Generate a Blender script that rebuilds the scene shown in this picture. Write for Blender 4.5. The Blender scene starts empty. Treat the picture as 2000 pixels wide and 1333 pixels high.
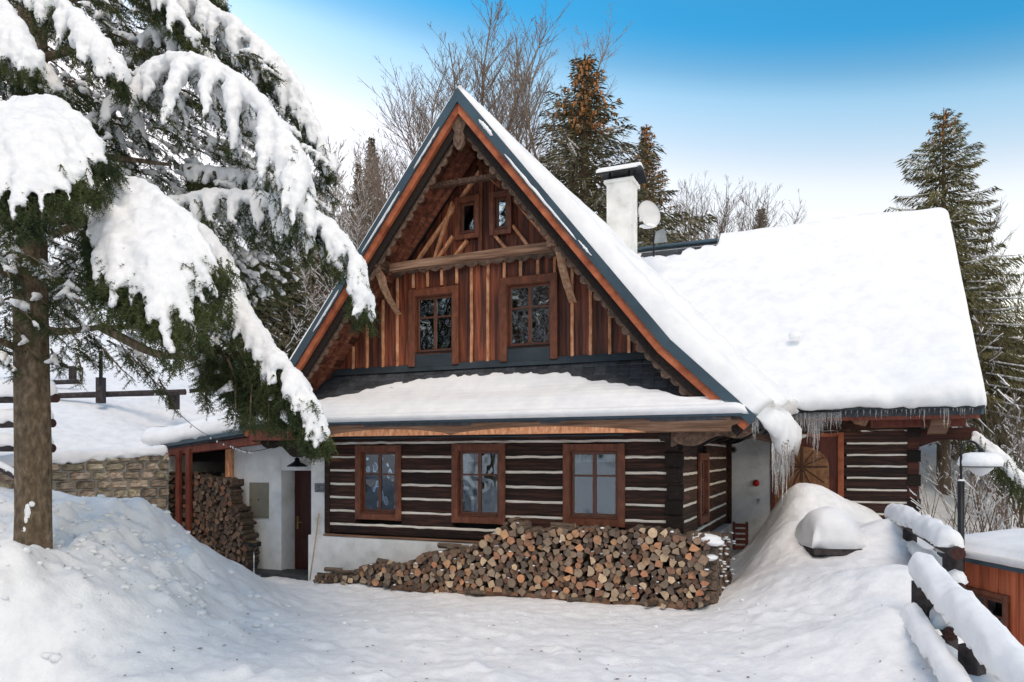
import bpy, math, random
import numpy as np
from mathutils import Vector, Matrix, Quaternion
R = math.radians
rng = random.Random(7)
nr = np.random.RandomState(11)
scene = bpy.context.scene

# ------------------------------------------------------------------ camera
EYE = 2.2
FPX = 1430.0
HOR = 893.0
cam_d = bpy.data.cameras.new('camera')
cam = bpy.data.objects.new('camera', cam_d)
scene.collection.objects.link(cam)
cam.location = (0, 0, EYE)
cam.rotation_euler = (R(90), 0, 0)
cam_d.sensor_width = 36
cam_d.lens = FPX / 2000 * 36
cam_d.shift_y = (HOR - 666.5) / 2000
cam_d.clip_end = 2000
scene.camera = cam

# ------------------------------------------------------------------ sky and sun
world = bpy.data.worlds.new('World')
scene.world = world
world.use_nodes = True
wn = world.node_tree
for n in list(wn.nodes): wn.nodes.remove(n)
w_out = wn.nodes.new('ShaderNodeOutputWorld')
w_bg = wn.nodes.new('ShaderNodeBackground')
w_sky = wn.nodes.new('ShaderNodeTexSky')
w_sky.sky_type = 'NISHITA'
w_sky.sun_disc = False
SUN_EL, SUN_AZ = 38, -62           # azimuth measured from the view direction, negative = left
w_sky.sun_elevation = R(SUN_EL)
w_sky.sun_rotation = R(SUN_AZ)
w_sky.altitude = 700
w_sky.air_density = 1.0
w_sky.dust_density = 0.6
w_sky.ozone_density = 3.0
# the air is pale low down and on the sun's side and turns a deep clean blue higher up; the unseen zenith is warmed to lessen blue on the snow
w_tc = wn.nodes.new('ShaderNodeTexCoord')
w_dot = wn.nodes.new('ShaderNodeVectorMath'); w_dot.operation = 'DOT_PRODUCT'; w_dot.inputs[1].default_value = (.15, 0, 1)
wn.links.new(w_tc.outputs['Generated'], w_dot.inputs[0])
w_cr = wn.nodes.new('ShaderNodeValToRGB'); _e = w_cr.color_ramp.elements
_e[0].position = .25; _e[0].color = (.74, .465, .285, 1)
_e[1].position = .80; _e[1].color = (.38, .32, .25, 1)
for _p, _c in ((.375, (.72, .44, .27)), (.415, (.50, .37, .25)), (.461, (.35, .36, .27)), (.487, (.18, .25, .215)), (.525, (.012, .21, .235)), (.60, (.09, .21, .215))):
    _q = _e.new(_p); _q.color = (*_c, 1)
w_cr.color_ramp.interpolation = 'B_SPLINE'
wn.links.new(w_dot.outputs['Value'], w_cr.inputs[0])
w_mul = wn.nodes.new('ShaderNodeVectorMath'); w_mul.operation = 'MULTIPLY'
wn.links.new(w_sky.outputs[0], w_mul.inputs[0]); wn.links.new(w_cr.outputs[0], w_mul.inputs[1])
w_sc = wn.nodes.new('ShaderNodeVectorMath'); w_sc.operation = 'SCALE'; w_sc.inputs['Scale'].default_value = 3.75
wn.links.new(w_mul.outputs[0], w_sc.inputs[0])
wn.links.new(w_sc.outputs[0], w_bg.inputs[0])
w_bg.inputs[1].default_value = 0.11
wn.links.new(w_bg.outputs[0], w_out.inputs[0])
sun_d = bpy.data.lights.new('sun', 'SUN')
sun_d.energy = .86
sun_d.angle = R(35)
sun_d.color = (1.0, 0.83, 0.66)
sun = bpy.data.objects.new('sun', sun_d)
scene.collection.objects.link(sun)
SUN_LAMP_EL, SUN_LAMP_AZ = 55, 172    # warm sun lamp added behind the camera to brighten house front and yard
_d = Vector((math.sin(R(SUN_LAMP_AZ)) * math.cos(R(SUN_LAMP_EL)), math.cos(R(SUN_LAMP_AZ)) * math.cos(R(SUN_LAMP_EL)), math.sin(R(SUN_LAMP_EL))))
sun.rotation_euler = (-_d).to_track_quat('-Z', 'Y').to_euler()
scene.view_settings.view_transform = 'Standard'
scene.view_settings.look = 'None'
scene.view_settings.exposure = 1.22
scene.view_settings.gamma = 1.0
scene.render.film_transparent = False
scene.cycles.max_bounces = 6
scene.cycles.transparent_max_bounces = 8

# ------------------------------------------------------------------ helpers
def pt(px, py, Y):
    """world point seen at photo pixel (px,py) at depth Y metres"""
    return Vector(((px - 1000) / FPX * Y, Y, EYE - (py - HOR) / FPX * Y))

UX, UY = .9177, -.3977
HX, HY = 2.61, 11.3
def hx(a, b, z): return Vector((HX + UX * a - UY * b, HY + UY * a + UX * b, z))
def A(px, b=0.0):
    """house coordinate a of photo column px on the plane b"""
    k = (px - 1000) / FPX
    x0, y0 = HX - UY * b, HY + UX * b
    return (k * y0 - x0) / (UX - k * UY)
def Z(px, py, b=0.0):
    a = A(px, b); Y = HY + UY * a + UX * b
    return EYE - (py - HOR) / FPX * Y

def link(o, parent=None):
    scene.collection.objects.link(o)
    if parent is not None: o.parent = parent
    return o
def tag(o, label=None, cat=None, group=None, kind=None):
    if label: o['label'] = label
    if cat: o['category'] = cat
    if group: o['group'] = group
    if kind: o['kind'] = kind
    return o
def empty(name, loc=(0, 0, 0), rz=0.0, label=None, cat=None, group=None, parent=None):
    o = bpy.data.objects.new(name, None)
    o.empty_display_size = .2
    link(o, parent)
    o.location = loc; o.rotation_euler = (0, 0, rz)
    return tag(o, label, cat, group)
def copy_tree(o, parent=None):
    c = o.copy(); scene.collection.objects.link(c)
    if parent is not None: c.parent = parent
    for ch in list(o.children): copy_tree(ch, c)
    return c

def _hash(ix, iy, iz, seed):
    n = (ix * 374761393 + iy * 668265263 + iz * 2147483647 + seed * 974634777) & 0xffffffff
    n = (n ^ (n >> 13)) * 1274126177 & 0xffffffff
    n = (n ^ (n >> 16)) & 0xffff
    return n / 65535.0
def vnoise(x, y, z=None, seed=0):
    x = np.asarray(x, float); y = np.asarray(y, float)
    z = np.zeros_like(x) if z is None else np.asarray(z, float)
    ix, iy, iz = [np.floor(t).astype(np.int64) for t in (x, y, z)]
    fx, fy, fz = x - ix, y - iy, z - iz
    fx, fy, fz = [t * t * (3 - 2 * t) for t in (fx, fy, fz)]
    r = 0
    for dx in (0, 1):
        for dy in (0, 1):
            for dz in (0, 1):
                w = (fx if dx else 1 - fx) * (fy if dy else 1 - fy) * (fz if dz else 1 - fz)
                r = r + w * _hash(ix + dx, iy + dy, iz + dz, seed)
    return r * 2 - 1
def fbm(x, y, z=None, octaves=4, seed=0, gain=.5):
    r = 0; amp = 1; f = 1
    for k in range(octaves):
        r = r + amp * vnoise(np.asarray(x) * f + 17.3 * k, np.asarray(y) * f - 9.1 * k, None if z is None else np.asarray(z) * f, seed + k)
        amp *= gain; f *= 2.03
    return r
def sstep(e0, e1, x):
    t = np.clip((x - e0) / (e1 - e0), 0, 1); return t * t * (3 - 2 * t)

class MB:
    """collects geometry that becomes ONE mesh"""
    def __init__(s): s.v = []; s.f = []; s.mi = []; s.m = None
    def add(s, vs, fs, mi=0):
        o = len(s.v)
        if s.m is not None: vs = [s.m @ Vector(p) for p in vs]
        s.v.extend([tuple(p) for p in vs]); s.f.extend([tuple(i + o for i in f) for f in fs]); s.mi.extend([mi] * len(fs)); return s
    def box(s, x0, x1, y0, y1, z0, z1, mi=0, c=0.0):
        if c <= 0:
            vs = [(x, y, z) for x in (x0, x1) for y in (y0, y1) for z in (z0, z1)]
            fs = [(0, 1, 3, 2), (4, 6, 7, 5), (0, 4, 5, 1), (2, 3, 7, 6), (0, 2, 6, 4), (1, 5, 7, 3)]
            return s.add(vs, fs, mi)
        # chamfered box: long axis decides the sweep
        L = (x1 - x0, y1 - y0, z1 - z0); ax = L.index(max(L))
        lo = [x0, y0, z0]; hi = [x1, y1, z1]
        p, q = [(1, 2), (2, 0), (0, 1)][ax]
        ring = [(lo[p] + c, lo[q]), (hi[p] - c, lo[q]), (hi[p], lo[q] + c), (hi[p], hi[q] - c), (hi[p] - c, hi[q]), (lo[p] + c, hi[q]), (lo[p], hi[q] - c), (lo[p], lo[q] + c)]
        vs = []
        for e in (lo[ax], hi[ax]):
            for (u_, v_) in ring:
                w = [0, 0, 0]; w[ax] = e; w[p] = u_; w[q] = v_; vs.append(tuple(w))
        fs = [(i, (i + 1) % 8, 8 + (i + 1) % 8, 8 + i) for i in range(8)] + [tuple(range(7, -1, -1)), tuple(range(8, 16))]
        return s.add(vs, fs, mi)
    def prism(s, poly, axis, t0, t1, mi=0):
        """poly: 2D points; axis 'y': (x,z) extruded along y; 'x': (y,z); 'z': (x,y)"""
        n = len(poly); vs = []
        for t in (t0, t1):
            for (p, q) in poly:
                vs.append({'y': (p, t, q), 'x': (t, p, q), 'z': (p, q, t)}[axis])
        fs = [(i, (i + 1) % n, n + (i + 1) % n, n + i) for i in range(n)] + [tuple(range(n - 1, -1, -1)), tuple(range(n, 2 * n))]
        return s.add(vs, fs, mi)
    def tube(s, pts, rad, n=8, mi=0, cap=True, flat=1.0):
        pts = [Vector(p) for p in pts]; k = len(pts)
        if not hasattr(rad, '__len__'): rad = [rad] * k
        vs = []; up = Vector((0, 0, 1))
        for i, p in enumerate(pts):
            d = (pts[min(i + 1, k - 1)] - pts[max(i - 1, 0)]).normalized()
            sx = d.cross(up)
            if sx.length < .05: sx = d.cross(Vector((0, 1, 0)))
            sx.normalize(); sy = sx.cross(d)
            for j in range(n):
                a_ = 2 * math.pi * j / n
                vs.append(p + sx * math.cos(a_) * rad[i] + sy * math.sin(a_) * rad[i] * flat)
        fs = [(i * n + j, i * n + (j + 1) % n, (i + 1) * n + (j + 1) % n, (i + 1) * n + j) for i in range(k - 1) for j in range(n)]
        if cap: fs += [tuple(range(n - 1, -1, -1)), tuple(range((k - 1) * n, k * n))]
        return s.add(vs, fs, mi)
    def beam(s, p0, p1, w, h, up=(0, 0, 1), c=.012, seg=1, jit=0.0, mi=0):
        """squared timber from p0 to p1, width w (sideways), height h (along up)"""
        p0, p1 = Vector(p0), Vector(p1); d = (p1 - p0).normalized()
        up = Vector(up); sx = d.cross(up).normalized(); sy = sx.cross(d).normalized()
        ring = [(-w/2 + c, -h/2), (w/2 - c, -h/2), (w/2, -h/2 + c), (w/2, h/2 - c), (w/2 - c, h/2), (-w/2 + c, h/2), (-w/2, h/2 - c), (-w/2, -h/2 + c)]
        vs = []
        for i in range(seg + 1):
            p = p0.lerp(p1, i / seg)
            jx, jy = [rng.uniform(-jit, jit) for _ in range(2)]
            for (q, r_) in ring:
                vs.append(p + sx * (q + jx + rng.uniform(-jit, jit) * .4) + sy * (r_ + jy + rng.uniform(-jit, jit) * .4))
        fs = [(i * 8 + j, i * 8 + (j + 1) % 8, i * 8 + 8 + (j + 1) % 8, i * 8 + 8 + j) for i in range(seg) for j in range(8)]
        fs += [tuple(range(7, -1, -1)), tuple(range(seg * 8, seg * 8 + 8))]
        return s.add(vs, fs, mi)
    def lathe(s, prof, n=20, mi=0, c=(0, 0, 0)):
        vs = [(c[0] + r * math.cos(2 * math.pi * j / n), c[1] + r * math.sin(2 * math.pi * j / n), c[2] + z) for (r, z) in prof for j in range(n)]
        k = len(prof)
        fs = [(i * n + j, i * n + (j + 1) % n, (i + 1) * n + (j + 1) % n, (i + 1) * n + j) for i in range(k - 1) for j in range(n)]
        fs += [tuple(range(n - 1, -1, -1)), tuple(range((k - 1) * n, k * n))]
        return s.add(vs, fs, mi)
    def mesh(s, name, mats, smooth=False):
        me = bpy.data.meshes.new(name)
        me.from_pydata(s.v, [], s.f)
        for m in (mats if isinstance(mats, (list, tuple)) else [mats]): me.materials.append(m)
        if any(s.mi): me.polygons.foreach_set('material_index', s.mi)
        if smooth: me.polygons.foreach_set('use_smooth', [True] * len(me.polygons))
        me.update()
        fix_normals(me)
        return me
    def build(s, name, mats, parent=None, smooth=False):
        return link(bpy.data.objects.new(name, s.mesh(name, mats, smooth)), parent)
import bmesh
def fix_normals(me):
    if len(me.polygons) > 60000: return
    bm = bmesh.new(); bm.from_mesh(me); bmesh.ops.recalc_face_normals(bm, faces=bm.faces); bm.to_mesh(me); bm.free()

def np_mesh(name, verts, faces, mats, smooth=False, mi=None, k=None):
    """fast mesh from numpy arrays; faces (n,3) or (n,4)"""
    me = bpy.data.meshes.new(name)
    verts = np.asarray(verts, np.float32); faces = np.asarray(faces, np.int32)
    n, m = faces.shape
    me.vertices.add(len(verts)); me.vertices.foreach_set('co', verts.ravel())
    me.loops.add(n * m); me.loops.foreach_set('vertex_index', faces.ravel())
    me.polygons.add(n); me.polygons.foreach_set('loop_start', np.arange(0, n * m, m, dtype=np.int32))
    if smooth: me.polygons.foreach_set('use_smooth', np.ones(n, bool))
    for q in (mats if isinstance(mats, (list, tuple)) else [mats]): me.materials.append(q)
    if mi is not None: me.polygons.foreach_set('material_index', np.asarray(mi, np.int32))
    me.update(calc_edges=True); me.validate()
    return me
def np_obj(name, *a, parent=None, **k):
    return link(bpy.data.objects.new(name, np_mesh(name, *a, **k)), parent)
def grid_faces(nu, nv):
    i, j = np.meshgrid(np.arange(nu - 1), np.arange(nv - 1), indexing='ij')
    a_ = (i * nv + j).ravel()
    return np.stack([a_, a_ + nv, a_ + nv + 1, a_ + 1], 1)

def remeshed(name, mb, voxel, mat, parent=None, disp=0.0, freq=6.0, smooth_it=2):
    """fuse overlapping blobs into one soft snow body"""
    me0 = mb.mesh(name, mat)
    o = bpy.data.objects.new(name, me0); scene.collection.objects.link(o)
    m = o.modifiers.new('r', 'REMESH'); m.mode = 'VOXEL'; m.voxel_size = voxel; m.use_smooth_shade = True
    if smooth_it:
        q = o.modifiers.new('s', 'SMOOTH'); q.iterations = smooth_it; q.factor = .5
    dg = bpy.context.evaluated_depsgraph_get()
    me = bpy.data.meshes.new_from_object(o.evaluated_get(dg))
    me.name = name
    bpy.data.objects.remove(o); bpy.data.meshes.remove(me0)
    if disp > 0 and len(me.vertices):
        n = len(me.vertices); co = np.empty(n * 3, np.float32); me.vertices.foreach_get('co', co); co = co.reshape(-1, 3)
        no = np.empty(n * 3, np.float32); me.vertex_normals.foreach_get('vector', no); no = no.reshape(-1, 3)
        d = fbm(co[:, 0] * freq, co[:, 1] * freq, co[:, 2] * freq, 4, 5, .62)
        co = co + no * (d * disp)[:, None]
        me.vertices.foreach_set('co', co.ravel()); me.update()
    if not me.materials: me.materials.append(mat)
    return link(bpy.data.objects.new(name, me), parent)

# ------------------------------------------------------------------ materials
def new_mat(name):
    m = bpy.data.materials.new(name); m.use_nodes = True
    nt = m.node_tree; b = nt.nodes['Principled BSDF']; return m, nt, b
def mat(name, stops, scale=(1, 1, 1), freq=4.0, detail=6, rough=.75, bump=.3, bdist=.01, rnd=0.0, hue=0.0, bfreq=None, metallic=0.0, spec=.3, contrast=None, gen=False):
    """noise-ramped principled material; rnd = brightness spread from piece to piece"""
    m, nt, b = new_mat(name)
    N, L = nt.nodes, nt.links
    tc = N.new('ShaderNodeTexCoord'); mp = N.new('ShaderNodeMapping'); mp.inputs['Scale'].default_value = scale
    L.new(tc.outputs['Object'], mp.inputs[0])
    oi = N.new('ShaderNodeObjectInfo')
    if rnd or hue:
        ad = N.new('ShaderNodeVectorMath'); ad.operation = 'SCALE'; ad.inputs[0].default_value = (13, 7, 5); L.new(oi.outputs['Random'], ad.inputs['Scale'])
        L.new(ad.outputs[0], mp.inputs['Location'])
    ns = N.new('ShaderNodeTexNoise'); ns.inputs['Scale'].default_value = freq; ns.inputs['Detail'].default_value = detail; ns.inputs['Roughness'].default_value = .6
    L.new(mp.outputs[0], ns.inputs[0])
    cr = N.new('ShaderNodeValToRGB'); el = cr.color_ramp.elements
    while len(el) > 1: el.remove(el[-1])
    el[0].position = stops[0][0]; el[0].color = (*stops[0][1], 1)
    for (p, c) in stops[1:]:
        e = el.new(p); e.color = (*c, 1)
    L.new(ns.outputs['Fac'], cr.inputs[0])
    out = cr.outputs[0]
    if rnd or hue:
        hs = N.new('ShaderNodeHueSaturation')
        mr = N.new('ShaderNodeMapRange'); mr.inputs[3].default_value = 1 - rnd; mr.inputs[4].default_value = 1 + rnd
        L.new(oi.outputs['Random'], mr.inputs[0]); L.new(mr.outputs[0], hs.inputs['Value'])
        if hue:
            ml = N.new('ShaderNodeMath'); ml.operation = 'MULTIPLY'; ml.inputs[1].default_value = 7.31; L.new(oi.outputs['Random'], ml.inputs[0])
            fr = N.new('ShaderNodeMath'); fr.operation = 'FRACT'; L.new(ml.outputs[0], fr.inputs[0])
            m2 = N.new('ShaderNodeMapRange'); m2.inputs[3].default_value = .5 - hue; m2.inputs[4].default_value = .5 + hue
            L.new(fr.outputs[0], m2.inputs[0]); L.new(m2.outputs[0], hs.inputs['Hue'])
        L.new(out, hs.inputs['Color']); out = hs.outputs[0]
    L.new(out, b.inputs['Base Color'])
    b.inputs['Roughness'].default_value = rough; b.inputs['Metallic'].default_value = metallic
    b.inputs['Specular IOR Level'].default_value = spec
    if bump:
        n2 = ns
        if bfreq:
            n2 = N.new('ShaderNodeTexNoise'); n2.inputs['Scale'].default_value = bfreq; n2.inputs['Detail'].default_value = 5; L.new(mp.outputs[0], n2.inputs[0])
        bp = N.new('ShaderNodeBump'); bp.inputs['Strength'].default_value = bump; bp.inputs['Distance'].default_value = bdist
        L.new(n2.outputs['Fac'], bp.inputs['Height']); L.new(bp.outputs[0], b.inputs['Normal'])
    return m

def snow_mat(name, f1, f2, s1, s2, dirt=0.0):
    m, nt, b = new_mat(name); N, L = nt.nodes, nt.links
    tc = N.new('ShaderNodeTexCoord')
    b.inputs['Roughness'].default_value = .62; b.inputs['Specular IOR Level'].default_value = .25
    n1 = N.new('ShaderNodeTexNoise'); n1.inputs['Scale'].default_value = f1; n1.inputs['Detail'].default_value = 7; n1.inputs['Roughness'].default_value = .62
    n2 = N.new('ShaderNodeTexNoise'); n2.inputs['Scale'].default_value = f2; n2.inputs['Detail'].default_value = 3
    for n in (n1, n2): L.new(tc.outputs['Object'], n.inputs[0])
    b1 = N.new('ShaderNodeBump'); b1.inputs['Strength'].default_value = s1; b1.inputs['Distance'].default_value = .03
    b2 = N.new('ShaderNodeBump'); b2.inputs['Strength'].default_value = s2; b2.inputs['Distance'].default_value = .006
    L.new(n1.outputs['Fac'], b1.inputs['Height']); L.new(n2.outputs['Fac'], b2.inputs['Height'])
    L.new(b1.outputs[0], b2.inputs['Normal']); L.new(b2.outputs[0], b.inputs['Normal'])
    cr = N.new('ShaderNodeValToRGB')
    cr.color_ramp.elements[0].position = .3; cr.color_ramp.elements[0].color = (.76 - dirt, .77 - dirt, .79 - dirt, 1)
    cr.color_ramp.elements[1].position = .6; cr.color_ramp.elements[1].color = (.87, .875, .88, 1)
    L.new(n1.outputs['Fac'], cr.inputs[0]); L.new(cr.outputs[0], b.inputs['Base Color'])
    return m
M = {}
M['snow'] = snow_mat('snow', 3.0, 60, .45, .35)
M['snow_ground'] = snow_mat('trodden_snow', 5.0, 34, .9, .9, .02)
M['snow_tree'] = snow_mat('bough_snow', 9.0, 90, .5, .35)
GRX = (.5, 9, 9)   # grain along x
GRZ = (9, 9, .5)
GRY = (9, .5, 9)
M['log'] = mat('hewn_log_wood', [(.3, (.009, .005, .004)), (.5, (.032, .014, .010)), (.65, (.095, .035, .02)), (.8, (.19, .08, .045))], GRX, 3.2, 9, .72, .8, .03, rnd=.45, spec=.35)
M['log_y'] = mat('hewn_log_wood_side', [(.3, (.012, .006, .005)), (.5, (.04, .017, .01)), (.68, (.11, .042, .022)), (.8, (.17, .07, .04))], GRY, 3.2, 9, .72, .7, .02, rnd=.35)
M['log_red'] = mat('red_stained_log', [(.3, (.022, .007, .005)), (.55, (.062, .018, .011)), (.75, (.13, .04, .022))], GRX, 3.2, 9, .7, .6, .02, rnd=.3)
M['end'] = mat('log_end_wood', [(.3, (.008, .006, .005)), (.6, (.02, .013, .01)), (.8, (.06, .035, .025))], (9, 9, 9), 3, 6, .85, .6, .02, rnd=.4)
M['chink'] = mat('chinking_batten', [(.28, (.40, .27, .16)), (.42, (.74, .67, .56)), (.6, (.88, .84, .77))], GRX, 5, 5, .7, .3, .006)
M['board'] = mat('gable_board', [(.28, (.018, .007, .005)), (.44, (.07, .020, .011)), (.60, (.21, .055, .024)), (.78, (.36, .12, .055))], GRZ, 1.6, 9, .62, .5, .01, rnd=.45, spec=.4)
M['batten'] = mat('gable_batten', [(.3, (.30, .11, .05)), (.5, (.58, .26, .13)), (.7, (.75, .44, .26))], (4, 4, 1.6), 4, 8, .7, .4, .008, rnd=.15)
M['soffit'] = mat('soffit_board', [(.3, (.045, .018, .012)), (.5, (.13, .042, .024)), (.7, (.24, .095, .055)), (.82, (.36, .2, .13))], GRY, 1.6, 6, .7, .2, .004, rnd=.5)
M['beam'] = mat('weathered_beam', [(.3, (.075, .042, .026)), (.5, (.20, .11, .068)), (.7, (.34, .21, .14))], GRX, 3, 9, .8, .6, .012, rnd=.15)
M['beam_y'] = mat('weathered_beam_across', [(.3, (.05, .03, .02)), (.5, (.12, .065, .042)), (.7, (.24, .15, .10))], GRY, 3, 9, .8, .6, .012, rnd=.2)
M['carved'] = mat('carved_bargeboard_wood', [(.3, (.05, .033, .025)), (.5, (.12, .075, .052)), (.72, (.22, .14, .10))], (5, 5, 5), 3, 9, .85, .6, .01, rnd=.2)
M['fresh'] = mat('fresh_carved_wood', [(.3, (.22, .10, .05)), (.55, (.42, .25, .15)), (.75, (.6, .42, .3))], (6, 6, 2), 3, 8, .75, .4, .008)
M['orange'] = mat('orange_stained_board', [(.3, (.20, .045, .018)), (.55, (.42, .12, .05)), (.75, (.55, .19, .09))], (1.5, 1.5, 1.5), 3, 7, .6, .2, .006, rnd=.12)
M['casing'] = mat('window_casing_wood', [(.3, (.085, .027, .013)), (.55, (.17, .055, .027)), (.75, (.25, .09, .045))], (3, 3, 1.5), 4, 8, .5, .25, .005, rnd=.12, spec=.4)
M['sash'] = mat('window_sash_wood', [(.3, (.075, .026, .014)), (.6, (.14, .05, .026))], (4, 4, 2), 4, 6, .4, .15, .004, spec=.5)
M['blue'] = mat('blue_grey_sheet_metal', [(.35, (.035, .062, .082)), (.65, (.055, .095, .125))], (1, 1, 1), 1.5, 5, .42, .15, .005, rnd=.05, metallic=.25, spec=.5)
M['flash'] = mat('dark_flashing_metal', [(.35, (.028, .038, .045)), (.65, (.05, .065, .075))], (1, 1, 1), 1.5, 5, .5, .15, .005, metallic=.2)
M['shingle'] = mat('slate_shingle', [(.3, (.028, .031, .036)), (.6, (.055, .06, .068)), (.8, (.09, .095, .10))], (2, 2, 2), 5, 8, .7, .5, .006, rnd=.35)
M['plaster'] = mat('white_plaster', [(.28, (.50, .50, .48)), (.42, (.66, .665, .65)), (.6, (.78, .78, .77))], (1, 1, 1), 2.5, 9, .9, .35, .006, bfreq=40)
M['dark'] = mat('dark_metal', [(.3, (.012, .013, .015)), (.7, (.03, .032, .035))], (1, 1, 1), 4, 4, .45, .1, .003, metallic=.5)
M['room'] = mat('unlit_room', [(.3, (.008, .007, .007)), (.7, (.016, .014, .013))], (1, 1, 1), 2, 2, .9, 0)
M['curtain'] = mat('white_curtain', [(.3, (.45, .47, .49)), (.7, (.68, .70, .71))], (12, 2, .6), 3, 3, .9, .5, .02)
M['redwood'] = mat('red_brown_painted_wood', [(.3, (.085, .022, .014)), (.6, (.17, .045, .028)), (.8, (.23, .07, .045))], (4, 4, 1), 3, 7, .6, .25, .005, rnd=.2)
M['door'] = mat('front_door_wood', [(.3, (.028, .008, .006)), (.65, (.07, .018, .012))], GRZ, 3, 7, .45, .25, .005)
M['oak_dark'] = mat('carved_door_rib', [(.3, (.06, .025, .012)), (.7, (.13, .055, .026))], (3, 3, 3), 4, 6, .55, .2, .004)
M['oak'] = mat('carved_door_wood', [(.3, (.17, .07, .028)), (.55, (.30, .14, .06)), (.75, (.42, .22, .10))], (3, 3, 3), 4, 8, .55, .3, .006, rnd=.1)
M['stone'] = mat('sandstone_block', [(.25, (.17, .13, .085)), (.42, (.33, .26, .18)), (.58, (.46, .39, .30)), (.75, (.56, .50, .42))], (1, 1, 1), 5, 10, .9, .8, .03, rnd=.35, hue=.02)
M['mortar'] = mat('wall_mortar', [(.3, (.34, .32, .29)), (.7, (.48, .46, .42))], (1, 1, 1), 12, 6, .95, .6, .01)
M['bark'] = mat('spruce_bark', [(.25, (.05, .035, .022)), (.5, (.15, .11, .07)), (.68, (.27, .21, .145)), (.85, (.40, .34, .26))], (1, 1, .5), 17, 12, .92, 1.0, .08)
M['bark_far'] = mat('forest_bark', [(.3, (.07, .05, .036)), (.6, (.16, .12, .085)), (.8, (.25, .2, .15))], (1, 1, .3), 5, 6, .9, .6, .03, rnd=.2)
M['twig'] = mat('bare_twig_bark', [(.3, (.11, .085, .07)), (.7, (.26, .205, .17))], (1, 1, 1), 6, 3, .9, 0, rnd=.2)
M['rail'] = mat('weathered_rail', [(.3, (.022, .018, .018)), (.6, (.055, .045, .045)), (.8, (.10, .085, .08))], (2, 2, 2), 6, 7, .85, .5, .01, rnd=.2)
M['rail_end'] = mat('cut_rail_end', [(.3, (.03, .012, .01)), (.6, (.07, .028, .022))], (2, 2, 2), 20, 5, .8, .5, .006)
M['fire_side'] = mat('firewood_bark_side', [(.3, (.045, .032, .024)), (.55, (.13, .095, .07)), (.8, (.24, .18, .13))], (5, 1, 5), 6, 8, .9, .8, .012, rnd=.4)
M['paving'] = mat('wet_paving', [(.3, (.03, .032, .034)), (.7, (.07, .072, .075))], (1, 1, 1), 8, 6, .6, .4, .01)
M['white'] = mat('white_enamel', [(.3, (.55, .56, .57)), (.7, (.66, .67, .68))], (1, 1, 1), 2, 3, .4, 0)
M['meter'] = mat('beige_meter_door', [(.3, (.18, .17, .13)), (.7, (.24, .225, .175))], (1, 1, 1), 2, 3, .5, .05, .003)
M['redmetal'] = mat('red_enamel', [(.3, (.30, .012, .010)), (.7, (.42, .02, .016))], (1, 1, 1), 2, 3, .4, 0)
M['brass'] = mat('brass', [(.3, (.35, .24, .10)), (.7, (.5, .36, .16))], (1, 1, 1), 2, 3, .35, 0, metallic=.9)
M['stick'] = mat('pale_wood_handle', [(.3, (.40, .25, .13)), (.7, (.58, .40, .24))], (1, 1, .3), 8, 5, .6, .1, .003)
M['cedar'] = mat('orange_shed_board', [(.3, (.30, .07, .03)), (.55, (.52, .14, .06)), (.75, (.62, .22, .11))], GRZ, 2, 9, .6, .35, .006, rnd=.15)

def ring_mat(name, cols):
    """sawn firewood face: growth rings, radial cracks and a tone of its own"""
    m, nt, b = new_mat(name); N, L = nt.nodes, nt.links
    tc = N.new('ShaderNodeTexCoord'); oi = N.new('ShaderNodeObjectInfo')
    wv = N.new('ShaderNodeTexWave'); wv.wave_type = 'RINGS'; wv.rings_direction = 'Y'; wv.inputs['Scale'].default_value = 22; wv.inputs['Distortion'].default_value = 3; wv.inputs['Detail'].default_value = 2
    L.new(tc.outputs['Object'], wv.inputs[0])
    ns = N.new('ShaderNodeTexNoise'); ns.inputs['Scale'].default_value = 22; ns.inputs['Detail'].default_value = 6
    L.new(tc.outputs['Object'], ns.inputs[0])
    cr = N.new('ShaderNodeValToRGB'); cr.color_ramp.interpolation = 'LINEAR'; el = cr.color_ramp.elements
    while len(el) > 1: el.remove(el[-1])
    el[0].position = 0; el[0].color = (*cols[0], 1)
    for i, c in enumerate(cols[1:]):
        e = el.new((i + 1) / (len(cols) - 1)); e.color = (*c, 1)
    L.new(oi.outputs['Random'], cr.inputs[0])
    mx = N.new('ShaderNodeMix'); mx.data_type = 'RGBA'; mx.blend_type = 'MULTIPLY'; mx.inputs[0].default_value = .25
    L.new(cr.outputs[0], mx.inputs[6]); L.new(wv.outputs[0], mx.inputs[7])
    m2 = N.new('ShaderNodeMix'); m2.data_type = 'RGBA'; m2.blend_type = 'OVERLAY'; m2.inputs[0].default_value = .6
    L.new(mx.outputs[2], m2.inputs[6]); L.new(ns.outputs['Fac'], m2.inputs[7])
    L.new(m2.outputs[2], b.inputs['Base Color']); b.inputs['Roughness'].default_value = .85
    bp = N.new('ShaderNodeBump'); bp.inputs['Strength'].default_value = .6; bp.inputs['Distance'].default_value = .008
    L.new(ns.outputs['Fac'], bp.inputs['Height']); L.new(bp.outputs[0], b.inputs['Normal'])
    return m
M['fire_end'] = ring_mat('firewood_cut_face', [(.17, .13, .10), (.62, .30, .15), (.12, .09, .07), (.46, .33, .22), (.72, .52, .33), (.13, .10, .075), (.50, .22, .12), (.28, .22, .16), (.10, .075, .06), (.64, .47, .31), (.22, .17, .13), (.60, .33, .17), (.10, .075, .055)])

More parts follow.
